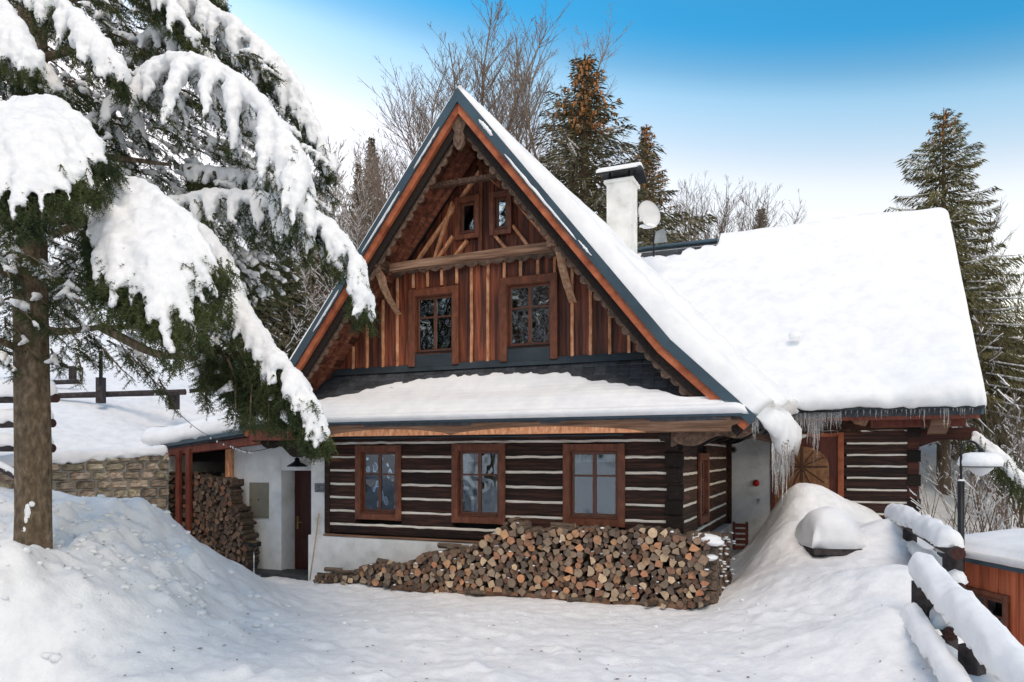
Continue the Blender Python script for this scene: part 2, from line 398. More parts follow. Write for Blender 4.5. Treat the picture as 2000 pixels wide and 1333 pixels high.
def glass_mat():
    m, nt, b = new_mat('window_glass'); N, L = nt.nodes, nt.links
    gl = N.new('ShaderNodeBsdfGlossy'); gl.inputs['Roughness'].default_value = .01; gl.inputs['Color'].default_value = (.85, .92, 1, 1)
    tr = N.new('ShaderNodeBsdfTransparent'); tr.inputs[0].default_value = (.8, .84, .84, 1)
    mx = N.new('ShaderNodeMixShader'); fr = N.new('ShaderNodeFresnel'); fr.inputs[0].default_value = 2.1
    tc = N.new('ShaderNodeTexCoord'); ns = N.new('ShaderNodeTexNoise'); ns.inputs['Scale'].default_value = 3.5; ns.inputs['Detail'].default_value = 1
    L.new(tc.outputs['Object'], ns.inputs[0])
    bp = N.new('ShaderNodeBump'); bp.inputs['Strength'].default_value = .6; bp.inputs['Distance'].default_value = .03
    L.new(ns.outputs['Fac'], bp.inputs['Height']); L.new(bp.outputs[0], gl.inputs['Normal'])
    L.new(fr.outputs[0], mx.inputs[0]); L.new(tr.outputs[0], mx.inputs[1]); L.new(gl.outputs[0], mx.inputs[2])
    L.new(mx.outputs[0], N['Material Output'].inputs[0]); return m
M['glass'] = glass_mat()
def ice_mat():
    m, nt, b = new_mat('ice'); b.inputs['Base Color'].default_value = (.97, .97, .97, 1); b.inputs['Roughness'].default_value = .08
    b.inputs['IOR'].default_value = 1.31; b.inputs['Transmission Weight'].default_value = .88; return m
M['ice'] = ice_mat()
def leaf_mat(name, c0, c1, rnd=.2):
    m, nt, b = new_mat(name); N, L = nt.nodes, nt.links
    tc = N.new('ShaderNodeTexCoord'); ns = N.new('ShaderNodeTexNoise'); ns.inputs['Scale'].default_value = 2.3; ns.inputs['Detail'].default_value = 6; ns.inputs['Roughness'].default_value = .7
    L.new(tc.outputs['Object'], ns.inputs[0])
    cr = N.new('ShaderNodeValToRGB'); cr.color_ramp.elements[0].position = .35; cr.color_ramp.elements[0].color = (*c0, 1)
    cr.color_ramp.elements[1].position = .66; cr.color_ramp.elements[1].color = (*c1, 1)
    L.new(ns.outputs['Fac'], cr.inputs[0]); L.new(cr.outputs[0], b.inputs['Base Color']); b.inputs['Roughness'].default_value = .7; b.inputs['Specular IOR Level'].default_value = .2
    return m
M['needle'] = leaf_mat('spruce_needles', (.016, .030, .012), (.085, .10, .034))
M['needle_far'] = leaf_mat('far_spruce_needles', (.055, .062, .035), (.17, .145, .08))
M['needle_far2'] = leaf_mat('olive_spruce_needles', (.06, .06, .024), (.20, .175, .075))
M['cone'] = leaf_mat('sun_tinted_cones', (.26, .11, .04), (.55, .27, .11))  # cone orange also carries the warm sun on the treetops
M['dryneedle'] = leaf_mat('brown_twigs', (.07, .045, .03), (.17, .11, .075))
# ------------------------------------------------------------------ terrain
def _rbf(points):
    P = np.array([(p[0], p[1]) for p in points]); z = np.array([p[2] for p in points]); n = len(P)
    D = np.sqrt(((P[:, None] - P[None]) ** 2).sum(-1))
    K = -(np.sqrt(D ** 2 + .3 ** 2)) + 0 * D
    Am = np.zeros((n + 1, n + 1)); Am[:n, :n] = K + np.eye(n) * .004; Am[:n, n] = 1; Am[n, :n] = 1
    w = np.linalg.solve(Am, np.append(z, 0))
    def f(x, y):
        x = np.asarray(x, float); sh = x.shape; q = np.stack([x.ravel(), np.asarray(y, float).ravel()], 1)
        out = np.empty(len(q))
        for i in range(0, len(q), 20000):
            s_ = q[i:i + 20000]; d = np.sqrt(((s_[:, None] - P[None]) ** 2).sum(-1) + .3 ** 2)
            out[i:i + 20000] = -d @ w[:n] + w[n]
        return out.reshape(sh)
    return f
_front = [(0,1333,6.6),(200,1333,6.7),(500,1333,6.95),(1000,1333,7.15),(1500,1333,7.15),(1700,1333,7.0),
 (300,1250,7.4),(150,1150,7.35),(200,1100,8.2),(60,1125,7.2),(0,1200,6.8),(350,1150,8.9),(60,1085,7.6),(62,1058,8.0),(93,1048,8.4),(-150,1080,8.0),(0,985,9.4),(130,985,10.0),(225,970,10.5),(225,1050,9.3),(330,1012,11.0),(350,1042,11.2),(400,1072,11.5),(440,1092,11.7),
 (500,1127,11.9),(545,1154,12.0),(600,1185,11.3),(400,1200,9.2),(520,1215,9.6),(640,1230,9.2),
 (700,1143,13.0),(620,1137,13.7),(1000,1168,11.6),(1290,1182,11.0),(1380,1190,10.6),(1000,1250,8.95),(1350,1250,8.8),(800,1200,10.2),
 (1420,1150,11.3),(1440,1132,12.0),(1452,1102,12.8),(1478,1068,13.5),(1505,1022,14.2),(1540,958,14.4),(1560,978,13.7),(1600,1010,13.3),(1660,1005,13.4),(1640,1040,12.6),(1620,1085,11.5),(1500,1130,10.8),(1500,1250,8.4),(1650,1200,8.8),
 (1750,1085,11.0),(1800,1040,12.0),(1720,1030,12.7),(1790,1120,9.0),(1770,1200,8.0),(1770,1333,6.75),(1500,1060,12.4),(1550,1020,12.6)]
FP = [tuple(pt(*p)) for p in _front]
FP += [tuple(p) for p in [pt(350, 1000, 13.6).xyz[:2] + (.1,), pt(450, 1000, 13.8).xyz[:2] + (-.1,), pt(545, 1125, 14.3)[:2] + (-.16,), pt(590, 1130, 15)[:2] + (-.28,), pt(575, 1130, 13.6)[:2] + (-.15,), pt(250, 1000, 13.8)[:2] + (.7,), pt(100, 1000, 12.6)[:2] + (1.45,)]]
FP += [tuple(hx(a, b, 0))[:2] + (z,) for (a, b, z) in [(-1, 3, 0), (-4, 3, -.1), (-6, 6, -.1), (-3, 10, 1), (.4, 1.2, .0), (.35, 3.0, .08), (.4, 4.6, .2), (1.6, 5.5, 1.25), (3.0, 5.4, 1.0), (-9, 1.5, -.15), (-10.5, 1.5, .1)]]
FP += [(0, 4, 0), (-3, 4, .05), (3, 3.5, -.02), (0, 0, -.02), (-5, 0, .4), (4, 0, .0), (0, -6, .3), (-8, -6, 1.5), (8, -6, .0), (0, -14, 2.0), (-12, -16, 4.5), (14, -14, 1.0), (-7, 5, 1.2), (-12, 8, 2.2), (0, -40, 9), (-40, -40, 16), (40, -40, 6)]
# ground falling away beyond the fence on the right
FP += [(4.6, 6.3, .2), (4.8, 8.2, -.1), (5.2, 5.5, -.3), (6.0, 8.0, -.7), (6.6, 10, -.75), (8.5, 9, -1.0), (7.2, 12.5, -.6), (9.5, 14, -.8), (8.2, 15.5, .1), (12, 10, -1.6), (14, 17, -.6), (9.3, 18, .1), (11, 20, .2), (13.6, 20, .1), (20, 30, .9),
 (20, 32, .8), (28, 45, 3.0), (42, 60, 6.5), (30, 20, -1), (60, 60, 8), (30, 80, 12), (0, 80, 24), (0, 45, 9.5), (2, 30, 4.2), (9, 32, 3.0), (12, 42, 5), (-10, 130, 44), (60, 140, 24), (120, 140, 22), (120, 0, -4), (90, 60, 9)]
_up = [(335,882,15.5),(300,893,15.3),(240,902,15.0),(150,918,14.3),(60,925,13.6),(-60,928,13.0),(330,840,17),(450,800,17.5),(470,790,19),(200,805,17.2),(80,815,16.2),(0,850,14.6),(-200,860,14),(300,770,19),(100,768,18.5),(0,755,18.5),(-300,760,18),
 (100,700,25),(300,715,24),(500,700,24),(550,645,29),(0,640,30),(-400,600,32),(0,560,42),(600,600,35),(500,560,42),(600,450,62),(300,420,66),(0,420,70),(800,430,70),(-600,450,70)]
UP = [tuple(pt(*p)) for p in _up]
UP += [tuple(hx(-11.45, .8, 0))[:2] + (2.62,), tuple(hx(-11.5, 2.4, 0))[:2] + (3.0,), tuple(hx(-11.2, 4.4, 0))[:2] + (3.3,), tuple(hx(-9, 4.6, 0))[:2] + (3.45,), tuple(hx(-12.4, 1.4, 0))[:2] + (2.7,)]
UP += [(-10, 130, 44), (-90, 120, 44), (-90, 20, 20), (-30, 10, 6.0), (-14, 10.5, 2.6), (0, 80, 24), (30, 80, 12), (0, 45, 9.5), (60, 140, 24), (0, 30, 4.5)]
f_front, f_up = _rbf(FP), _rbf(UP)
# the retaining wall line: from W0 (left, near) to W1 (at the woodshed), then back along the shed
W0 = pt(-260, 950, 11.6); W1 = pt(330, 900, 15.25)
WALL = [(-40.0, 2.0), (W0.x, W0.y), (W1.x + .05, W1.y + .12), tuple(hx(-10.75, 2.7, 0))[:2], tuple(hx(-7.3, 2.9, 0))[:2], tuple(hx(-7.2, 12.2, 0))[:2], tuple(hx(5, 12.5, 0))[:2], (60.0, 30.0)]
def wall_dist(x, y):
    """signed distance to the wall polyline, positive on the uphill side"""
    best = np.full(np.shape(x), 1e9); sign = np.ones(np.shape(x))
    for (p, q) in zip(WALL[:-1], WALL[1:]):
        dx, dy = q[0] - p[0], q[1] - p[1]; L2 = dx * dx + dy * dy
        t = np.clip(((x - p[0]) * dx + (y - p[1]) * dy) / L2, 0, 1)
        d = np.hypot(x - p[0] - t * dx, y - p[1] - t * dy)
        s_ = np.sign(dx * (y - p[1]) - dy * (x - p[0]))
        m = d < best - 1e-9
        best = np.where(m, d, best); sign = np.where(m, s_, sign)
    return best * sign
_r3 = random.Random(77)
CH = []
for _ in range(420):          # lumps thrown up by the plough
    t_ = _r3.random()
    if t_ < .62: c_ = (_r3.gauss(-5.0, .75), _r3.gauss(9.3, .75))
    elif t_ < .8: c_ = (_r3.gauss(-5.6, .7), _r3.gauss(7.2, .5))
    else: c_ = (_r3.gauss(-1.5, 2.2), _r3.gauss(7.6, .9))
    r_ = _r3.uniform(.045, .15) * (1 if t_ < .8 else .6); CH.append((c_[0], c_[1], r_, r_ * _r3.uniform(.25, .85) * (1 if _r3.random() < .75 else -.8), _r3.uniform(.6, 1.5)))
def chunks(x, y):
    out = np.zeros(np.shape(x)); sh = out.shape; o = out.ravel(); X_, Y_ = np.ravel(x), np.ravel(y)
    m = np.where((np.abs(X_) < 9) & (Y_ > 5) & (Y_ < 13))[0]
    if len(m) == 0: return out
    xs, ys = X_[m], Y_[m]; acc = np.zeros(len(m))
    for (cx, cy, r, h, e) in CH:
        d2 = ((xs - cx) / r) ** 2 + ((ys - cy) / r / e) ** 2; k = np.where(d2 < 4)[0]
        acc[k] += h * np.maximum(0, 1 - d2[k] / 4) ** 2
    o[m] = acc; return o.reshape(sh)
def ground_z(x, y, detail=True):
    x = np.asarray(x, float); y = np.asarray(y, float)
    d = wall_dist(x, y)
    right = sstep(-1, 6, x)                     # on the right the two levels meet gently
    w = sstep(.05, .42 + right * 8, d - .0)
    zf, zu = f_front(x, y), f_up(x, y)
    z = zf * (1 - w) + zu * w
    if detail:
        near = 1 - sstep(14, 30, np.hypot(x, y - 6))
        drive = sstep(1.2, .2, np.abs(zf)) * sstep(14.5, 13.0, y)
        # rolls and lumps: soft on the banks, trodden on the drive, chunky on the ploughed heap
        z = z + near * .045 * fbm(x * .9, y * .9, None, 3, 3)
        heap = np.exp(-(((x + 5.3) / 1.9) ** 2 + ((y - 9.0) / 1.7) ** 2)) + .7 * np.exp(-(((x + 4.6) / 2.4) ** 2 + ((y - 6.9) / .9) ** 2))
        z = z + near * heap * (.05 * fbm(x * 2.1, y * 2.1, None, 3, 21) + .022 * fbm(x * 7, y * 7, None, 2, 33)) + chunks(x, y)
        rb = np.exp(-(((x - 4.5) / 1.6) ** 2 + ((y - 9.5) / 1.6) ** 2))
        z = z + near * rb * .035 * fbm(x * 2.6, y * 2.6, None, 4, 29)
        fine = vnoise(x * 11, y * 11, None, 41) * .5 + vnoise(x * 5, y * 5, None, 42)
        z = z + near * .013 * fine + near * .016 * np.abs(vnoise(x * 7.3, y * 7.3, None, 47))
        tr = np.exp(-((y - 8.6 - .25 * np.sin(x)) / .7) ** 2) + np.exp(-((x + 2.2 + .45 * (y - 7)) / .6) ** 2)
        z = z - near * .05 * tr * np.maximum(vnoise(x * 4.1, y * 3.1, None, 52) - .2, 0)
        z = z - near * .02 * np.maximum(vnoise(x * 3.3 + 5, y * 1.9, None, 55) - .35, 0) * 2
        far = sstep(20, 60, np.hypot(x, y))
        z = z + far * .8 * fbm(x * .08, y * .08, None, 3, 71)
    return z
def axis(lo, hi, d, far):
    a_ = list(np.arange(lo, hi, d)); s_ = d; p = lo; q = hi; L_, R_ = [], []
    while p > -far: s_ *= 1.13; p -= s_; L_.append(p)
    s_ = d
    while q < far: s_ *= 1.13; R_.append(q); q += s_
    return np.array(L_[::-1] + a_ + R_)
gx = axis(-8.5, 8.5, .043, 190); gy = axis(5.6, 15.8, .043, 190)
GX, GY = np.meshgrid(gx, gy, indexing='ij')
GZ = ground_z(GX, GY)
# paved strip in front of the door stays clear of snow
_a = (GX - HX) * UX + (GY - HY) * UY; _b = -(GX - HX) * UY + (GY - HY) * UX
ground = np_obj('snow_ground', np.stack([GX.ravel(), GY.ravel(), GZ.ravel()], 1), grid_faces(len(gx), len(gy)), M['snow_ground'], smooth=True)
tag(ground, kind='structure')
# ------------------------------------------------------------------ the log cottage
RZ = math.atan2(UY, UX)
house = empty('log_cottage', (HX, HY, 0), RZ, 'dark log cottage with a steep timber gable and deep snow on its roofs', 'cottage')
AC = -3.39
def Bq(px, a):
    k = (px - 1000) / FPX
    return (k * (HY + UY * a) - (HX + UX * a)) / (-UY - k * UX)
PROF = [(AC - 4.58, 2.75), (AC - 3.41, 3.87), (AC, 8.14), (AC + 3.41, 3.87), (AC + 4.58, 2.75)]
def off(d):
    """roof line moved inwards (down) by d, mitred"""
    P = [Vector(p) for p in PROF]; segs = []
    for p, q in zip(P[:-1], P[1:]):
        t = (q - p).normalized(); n = Vector((t.y, -t.x))
        segs.append((p + n * d, q + n * d))
    out = [segs[0][0]]
    for (s1, s2) in zip(segs[:-1], segs[1:]):
        p, r_ = s1[0], s1[1] - s1[0]; q, s_ = s2[0], s2[1] - s2[0]
        t = (q - p).cross(s_) / r_.cross(s_) if hasattr(r_, 'cross') else 0
        out.append(p + r_ * t)
    out.append(segs[-1][1])
    return [tuple(p) for p in out]
def under(a, d=.30):
    P = off(d)
    for p, q in zip(P[:-1], P[1:]):
        if p[0] <= a <= q[0]: return p[1] + (a - p[0]) / (q[0] - p[0]) * (q[1] - p[1])
    return P[0][1]
def inner(z, d=.34):
    P = off(d)
    for p, q in zip(P[2:-1], P[3:]):
        if q[1] <= z <= p[1]: return p[0] + (p[1] - z) / (p[1] - q[1]) * (q[0] - p[0])
    return P[-1][0]
def strip(name, d0, d1, b0, b1, m, parent=None, side=None):
    P, Q = off(d0), off(d1)
    for s_ in ((0, 1), (1, 2), (2, 3), (3, 4)):
        mb = MB(); i, j = s_
        mb.prism([P[i], P[j], Q[j], Q[i]], 'y', b0, b1); mb.build(name, m, parent or house)
BK = 13.0
# --- walls' core (behind logs and boards)
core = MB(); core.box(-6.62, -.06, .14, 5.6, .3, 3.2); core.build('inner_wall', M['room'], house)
pl = MB(); pl.box(A(602, -.14), .10, -.14, .14, -.6, .715, c=.015); pl.box(.10 - .24, .10, .14, 5.5, -.6, .715); pl.build('plinth', M['plaster'], house)
ledge = MB(); ledge.beam((-6.66, -.10, .735), (.08, -.10, .735), .11, .035, jit=.003, seg=12); ledge.build('sill_ledge', M['beam'], house)
ROWS = [2.46, 2.2 + .0, 1.9475, 1.695, 1.4425, 1.19, .9375]
# windows on the ground floor: casing (px0,px1,py_top,py_bot), glass columns
WIN = [(695, 784, 870, 1016), (883, 987, 867, 1023), (1100, 1221, 867, 1028)]
def win_rect(w, b):
    a0, a1 = A(w[0], b), A(w[1], b); zt = Z((w[0] + w[1]) / 2, w[2], b); zb = Z((w[0] + w[1]) / 2, w[3], b)
    return a0, a1, zb, zt
def window(x0, x1, z0, z1, loc, rz=0, cw=.115, deep=.10, panes=(2, 2), split=.36, curtain='side', apron=0.0, parent=house, room=True):
    """window: casing is the part, sash, bars, panes, sill, curtains its sub-parts; -y is outside"""
    w = MB(); t = .035
    w.box(x0, x0 + cw, -t, .02, z0 - apron, z1, c=.006); w.box(x1 - cw, x1, -t, .02, z0 - apron, z1, c=.006)
    w.box(x0 + cw, x1 - cw, -t + .003, .02, z1 - cw, z1 - .002, c=.006)
    if not apron: w.box(x0 + cw, x1 - cw, -t + .003, .02, z0 + .002, z0 + cw, c=.006)
    # reveal lining
    i0, i1, j0, j1 = x0 + cw, x1 - cw, z0 + (cw if not apron else .02), z1 - cw
    for (p, q, r_, s_) in ((i0 - .02, i0 + .012, j0, j1), (i1 - .012, i1 + .02, j0, j1)): w.box(p, q, -.01, deep, r_, s_)
    w.box(i0 + .012, i1 - .012, -.01, deep, j1 - .012, j1 + .015); w.box(i0 + .012, i1 - .012, -.01, deep, j0 - .015, j0 + .012)
    o = w.build('window', M['casing'], parent); o.location = loc; o.rotation_euler = (0, 0, rz)
    g0, g1, h0, h1 = i0 + .013, i1 - .013, j0 + .013, j1 - .013
    s = MB(); f = .045; y0, y1 = deep - .055, deep - .01
    s.box(g0, g0 + f, y0, y1, h0, h1, c=.005); s.box(g1 - f, g1, y0, y1, h0, h1, c=.005)
    s.box(g0 + f, g1 - f, y0 + .001, y1, h1 - f, h1, c=.005); s.box(g0 + f, g1 - f, y0 + .001, y1, h0, h0 + f * 1.5, c=.005)
    s.build('sash', M['sash'], o)
    cx = (g0 + g1) / 2
    zt = h1 - f - (h1 - h0 - 2.5 * f) * split
    if panes[0] == 2:
        b_ = MB(); b_.box(cx - .03, cx + .03, y0 - .008, y1, h0 + f * 1.5, h1 - f, c=.006); b_.build('mullion', M['sash'], o)
        b_ = MB(); b_.box(g0 + f, cx - .03, y0 + .004, y1, zt - .016, zt + .016, c=.004); b_.box(cx + .03, g1 - f, y0 + .004, y1, zt - .016, zt + .016, c=.004); b_.build('glazing_bar', M['sash'], o)
        cols = [(g0 + f, cx - .03), (cx + .03, g1 - f)]; rws = [(h0 + f * 1.5, zt - .016), (zt + .016, h1 - f)]
    else:
        cols = [(g0 + f, g1 - f)]; rws = [(h0 + f * 1.5, h1 - f)]
    for (p, q) in cols:
        for (r_, s_) in rws:
            g = MB(); g.box(p, q, y0 + .018, y0 + .022, r_, s_); g.build('pane', M['glass'], o)
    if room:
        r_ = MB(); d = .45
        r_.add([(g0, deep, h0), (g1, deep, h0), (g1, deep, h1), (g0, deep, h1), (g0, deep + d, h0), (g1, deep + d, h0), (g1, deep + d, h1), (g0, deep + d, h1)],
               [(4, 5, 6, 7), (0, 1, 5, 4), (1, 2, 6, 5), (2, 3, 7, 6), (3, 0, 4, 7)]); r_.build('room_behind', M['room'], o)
    if curtain:
        c_ = MB(); n = 40
        def drape(xa, xb, za, zb):
            k = len(c_.v)
            for i in range(n + 1):
                x = xa + (xb - xa) * i / n; y = y1 + .05 + .012 * math.sin(i * 1.1) + .006 * math.sin(i * 2.3)
                c_.v += [(x, y, za), (x, y, zb)]
            for i in range(n): c_.f.append((k + 2 * i, k + 2 * i + 2, k + 2 * i + 3, k + 2 * i + 1)); c_.mi.append(0)
        W_ = g1 - g0
        if curtain == 'side': drape(g0 + .04, g0 + W_ * .30, h0 + .02, h1); drape(g1 - W_ * .22, g1 - .04, h0 + .02, h1)
        if curtain == 'top': drape(g0, g1, h1 - .17, h1)
        c_.build('curtain', M['curtain'], o)
    sl = MB(); sl.box(i0 + .014, i1 - .014, -.03, y0 + .01, j0 + .013, j0 + .032, c=.004); sl.build('sill', M['dark'] if apron else M['sash'], o)
    return o
wr = [win_rect(w, -.03) for w in WIN]
for i, (a0, a1, z0, z1) in enumerate(wr):
    window(a0, a1, z0, z1, (0, -.03, 0), curtain=('top', 'side', 'top')[i])
def cut_out(segs, g0, g1):
    out = []
    for (p, q) in segs:
        if q <= g0 or p >= g1: out.append((p, q)); continue
        if g0 - p > .05: out.append((p, g0))
        if q - g1 > .05: out.append((g1, q))
    return out
# front logs, with notched corner ends, and the pale chinking between them
def logs(a0, a1, gaps, rows, bottom, top, plane, m, mend, ax='x', over=None):
    lv = [top] + rows + [bottom]
    for k in range(len(lv) - 1):
        zt, zb = lv[k] - .014, lv[k + 1] + .014
        segs = [(a0, a1)]
        for (g0, g1, h0, h1) in gaps:
            if zt > h0 + .03 and zb < h1 - .03:
                segs = cut_out(segs, g0, g1)
        for (p, q) in segs:
            mb = MB(); n = max(2, int((q - p) / .35))
            P0, P1 = (p, plane, (zt + zb) / 2), (q, plane, (zt + zb) / 2)
            if ax == 'y': P0, P1 = (plane, p, (zt + zb) / 2), (plane, q, (zt + zb) / 2)
            mb.beam(P0, P1, .17, zt - zb, c=.022, seg=n, jit=.006); mb.build('log', m, house)
        if k < len(rows):
            zc = lv[k + 1]; segs = [(a0 + .06, a1 - .2)]
            for (g0, g1, h0, h1) in gaps:
                if h0 - .0 < zc < h1: segs = cut_out(segs, g0, g1)
            for (p, q) in segs:
                mb = MB(); n = max(3, int((q - p) / .16)); yy = plane - .055 if ax == 'x' else plane + .055
                P0, P1 = (p, yy, zc), (q, yy, zc)
                if ax == 'y': P0, P1 = (yy, p, zc), (yy, q, zc)
                mb.beam(P0, P1, .05, .044, c=.008, seg=n, jit=.006); mb.build('chinking_strip', M['chink'], house)
logs(-6.67, -.02, wr, ROWS, .75, 2.72, .06, M['log'], M['end'])
B1 = 5.55
sw = (Bq(1365, .03), Bq(1388, .03), 1.02, 2.27)
sb0, sb1 = sorted(sw[:2]); sb1 = sb0 + 1.0
logs(.10, B1, [(sb0, sb1, sw[2], sw[3])], [r_ - .02 for r_ in ROWS], .75, 2.72, -.08, M['log_y'], M['end'], ax='y')
window(0, sb1 - sb0, sw[2], sw[3], (.03, sb0, 0), R(90), curtain=None)
cn = MB(); cn.box(-.165, .002, -.026, .14, .72, 2.72, c=.02); cn.build('corner_post', M['end'], house)
for k in range(8):                                          # notched log ends of the corner
    e = MB(); z = .78 + k * .2525 + (.0 if k % 2 else .01)
    e.box(-.20 - .02 * (k % 3), .03 + .015 * (k % 2), -.055 - .012 * (k % 2), .02, z, z + .235, c=.02); e.build('log_end', M['end'], house)
e = MB(); e.box(-6.72, -6.60, -.045, .1, .75, 2.7, c=.01); e.build('corner_board', M['log'], house)
wl = MB(); wl.beam((-6.6, -.055, 2.55), (-.9, -.055, 2.55), .02, .022, c=.004, seg=30, jit=.002); wl.build('drip_strip', M['blue'], house)

# --- pent roof between the storeys
PB0, PZ0, PZ1 = -.95, 2.80, 3.76
pn = (PZ1 - PZ0) / (-PB0)
def pz(b): return PZ1 + b * pn
deck = MB(); aw = inner(3.3) - AC
deck.add([(AC - 4.42, PB0, PZ0 - .015), (AC + 4.42, PB0, PZ0 - .015), (AC + 3.3, 0, PZ1 - .015), (AC - 3.3, 0, PZ1 - .015), (AC - 4.42, PB0, PZ0 - .09), (AC + 4.42, PB0, PZ0 - .09), (AC + 3.3, 0, PZ1 - .12), (AC - 3.3, 0, PZ1 - .12)],
         [(0, 1, 2, 3), (4, 7, 6, 5), (0, 4, 5, 1), (1, 5, 6, 2), (2, 6, 7, 3), (3, 7, 4, 0)]); deck.build('pent_roof', M['shingle'], house)
ml = math.hypot(1, pn); rowh = .115
sh_meshes = []
for q in range(4):
    s = MB(); w_ = .19; s.add([(0, 0, 0), (w_, 0, 0), (w_, rowh * 1.5 / ml, rowh * 1.5 * pn / ml), (0, rowh * 1.5 / ml, rowh * 1.5 * pn / ml)] + [(0, -.003, .014 + .003 * q), (w_ - .004, -.003, .013), (w_, rowh * 1.5 / ml, rowh * 1.5 * pn / ml + .002), (0, rowh * 1.5 / ml, rowh * 1.5 * pn / ml + .002)],
                          [(4, 5, 6, 7), (0, 4, 7, 3), (1, 2, 6, 5), (0, 1, 5, 4), (3, 2, 1, 0)])
    sh_meshes.append(s.mesh('shingle', M['shingle']))
nsh = 0
for r_ in range(8):
    bb = -.035 - (r_ + 1) * rowh / ml; zz = pz(bb); half = inner(zz + .05, .36) - AC - .02
    if half < .2: continue
    a = AC - half + (r_ % 2) * .095
    while a < AC + half - .08:
        skip = (r_ + 1) * rowh / ml / .95 > .04 + 1.15 * abs((a - AC) / 4.4) ** 2.1 + .16
        if not skip and nsh < 290:
            o = bpy.data.objects.new('shingle', sh_meshes[rng.randrange(4)]); link(o, house); o.location = (a, bb, zz + .001 + rng.random() * .004); nsh += 1
        a += .196
fl = MB(); fl.add([(AC - 3.32, -.045, PZ1 + .06), (AC + 3.32, -.045, PZ1 + .06), (AC + 3.4, -.09, PZ1 - .03), (AC - 3.4, -.09, PZ1 - .03), (AC - 3.32, -.02, PZ1 + .10), (AC + 3.32, -.02, PZ1 + .10)], [(3, 2, 1, 0), (0, 1, 5, 4)]); fl.build('flashing', M['flash'], house)
# eave beam with thin orange arcs along its face
e0, e1 = A(585, -.92), A(1446, -.92)
eb = MB(); eb.beam((e0, -.87, 2.655), (e1 - .12, -.87, 2.655), .16, .20, c=.012, seg=14, jit=.003)
eb.prism([(e1 - .12, 2.755), (e1 + .03, 2.75), (e1 - .0, 2.68), (e1 - .12, 2.63), (e1 - .2, 2.56), (e1 - .3, 2.555)], 'y', -.95, -.79)
eb.build('eave_beam', M['beam'], house)
for (p0, p1) in ((A(640, -.95), A(880, -.95)), (A(880, -.95), A(1262, -.95))):
    ar = MB(); n = 16; poly = [(p0 + (p1 - p0) * i / n, 2.565 + .10 * math.sin(math.pi * i / n) ** .7) for i in range(n + 1)]
    ar.prism([(p0, 2.556)] + poly[1:-1] + [(p1, 2.556)], 'y', -.957, -.949); ar.build('orange_arc', M['batten'], house)
gt = MB(); gt.box(AC - 4.45, AC + 4.40, -.985, -.93, 2.765, 2.80, c=.008); gt.build('eave_trim', M['blue'], house)
rb = MB(); rb.box(AC - 4.35, e0 - .02, -.93, -.86, 2.50, 2.76, c=.01); rb.build('eave_board', M['redwood'], house)
cs = MB(); cs.box(-6.9, .9, -.79, .0, 2.575, 2.60); cs.build('eave_ceiling', M['soffit'], house)
# carved beam ends carrying the eaves at both corners
def corbel(p, d, L, h, z, m, w=.15):
    """wavy-ended timber from p in direction d"""
    mb = MB(); n = 14; top = [(0, 0)]; poly = [(0, 0), (L, 0), (L, -h * .28)]
    for i in range(1, n): t = i / n; poly.append((L * (1 - t), -h * (.30 + .70 * t) - h * .16 * math.sin(t * 3.5 * math.pi)))
    poly.append((0, -h))
    P = Vector((p[0], p[1], 0)); D = Vector((d[0], d[1], 0)).normalized(); S = Vector((-D.y, D.x, 0)) * w / 2
    vs = [P + D * x + S * s_ + Vector((0, 0, z + y)) for s_ in (-1, 1) for (x, y) in poly]; k = len(poly)
    mb.add(vs, [(i, (i + 1) % k, k + (i + 1) % k, k + i) for i in range(k)] + [tuple(range(k - 1, -1, -1)), tuple(range(k, 2 * k))])
    mb.build('corbel', m, house)
for b in (-.62, -.08, .9, 2.0, 3.1, 4.2): corbel((-.02, b), (1, 0), 1.12, .27 if b < .5 else .22, 2.62 + (.06 if b > 0 else 0), M['end'] if b > -.3 else M['carved'])
for b in (-.62, -.1): corbel((-6.6, b), (-1, 0), 1.1, .42, 2.60, M['end'])
corbel((-.10, 0), (0, -1), .80, .30, 2.6, M['end']); corbel((-6.62, 0), (0, -1), .80, .36, 2.6, M['end'])
sp = MB(); sp.beam((.95, -.75, 2.62), (.95, 4.9, 2.62), .16, .2, jit=.004, seg=6); sp.build('side_purlin', M['beam_y'], house)
rp = [( .1, -.85), (1.1, -.85)]
so = MB(); P = off(.27); so.prism([(P[3][0] + .02, P[3][1]), P[4], (P[4][0], P[4][1] - .02), (P[3][0] + .02, P[3][1] - .02)], 'y', -.85, 4.7); so.build('eave_soffit', M['soffit'], house)

# --- gable wall above
gz0 = PZ1 + .02
zb_l, zb_r = Z(800, 533, -.05), Z(1085, 500, -.05); TIE = (zb_l + zb_r) / 2
wall = MB(); half0 = inner(gz0, .30) - AC
wall.prism([(AC - half0, gz0 - .1), (AC + half0, gz0 - .1), (AC, under(AC, .3))], 'y', .07, .14); wall.build('gable_wall', M['board'], house)
GW = [(800, 897, 562, 722), (978, 1090, 540, 716)]
gwr = []
for w in GW:
    a0, a1 = A(w[0], -.03), A(w[1], -.03); am = (w[0] + w[1]) / 2
    gwr.append((a0, a1, Z(am, w[3] - 12, -.03), Z(am, w[2] + 0, -.03)))
zt_ = (gwr[0][3] + gwr[1][3]) / 2; zbm = PZ1 + .26
for i, (a0, a1, z0, z1) in enumerate(gwr):
    o = window(a0, a1, zbm, zt_ + (.02 if i else -.02), (0, -.045, 0), cw=.125, deep=.11, apron=.20, curtain='side')
    ap = MB(); ap.box(a0 + .125, a1 - .125, -.01, .04, PZ1 + .05, zbm + .03); o2 = ap.build('apron_flashing', M['flash'], o)
bpx = [635, 662, 689, 716, 747, 775, 806, 834, 862, 891, 920, 952, 984, 1016, 1049.5, 1083, 1117, 1153, 1190.5, 1228, 1267, 1300]
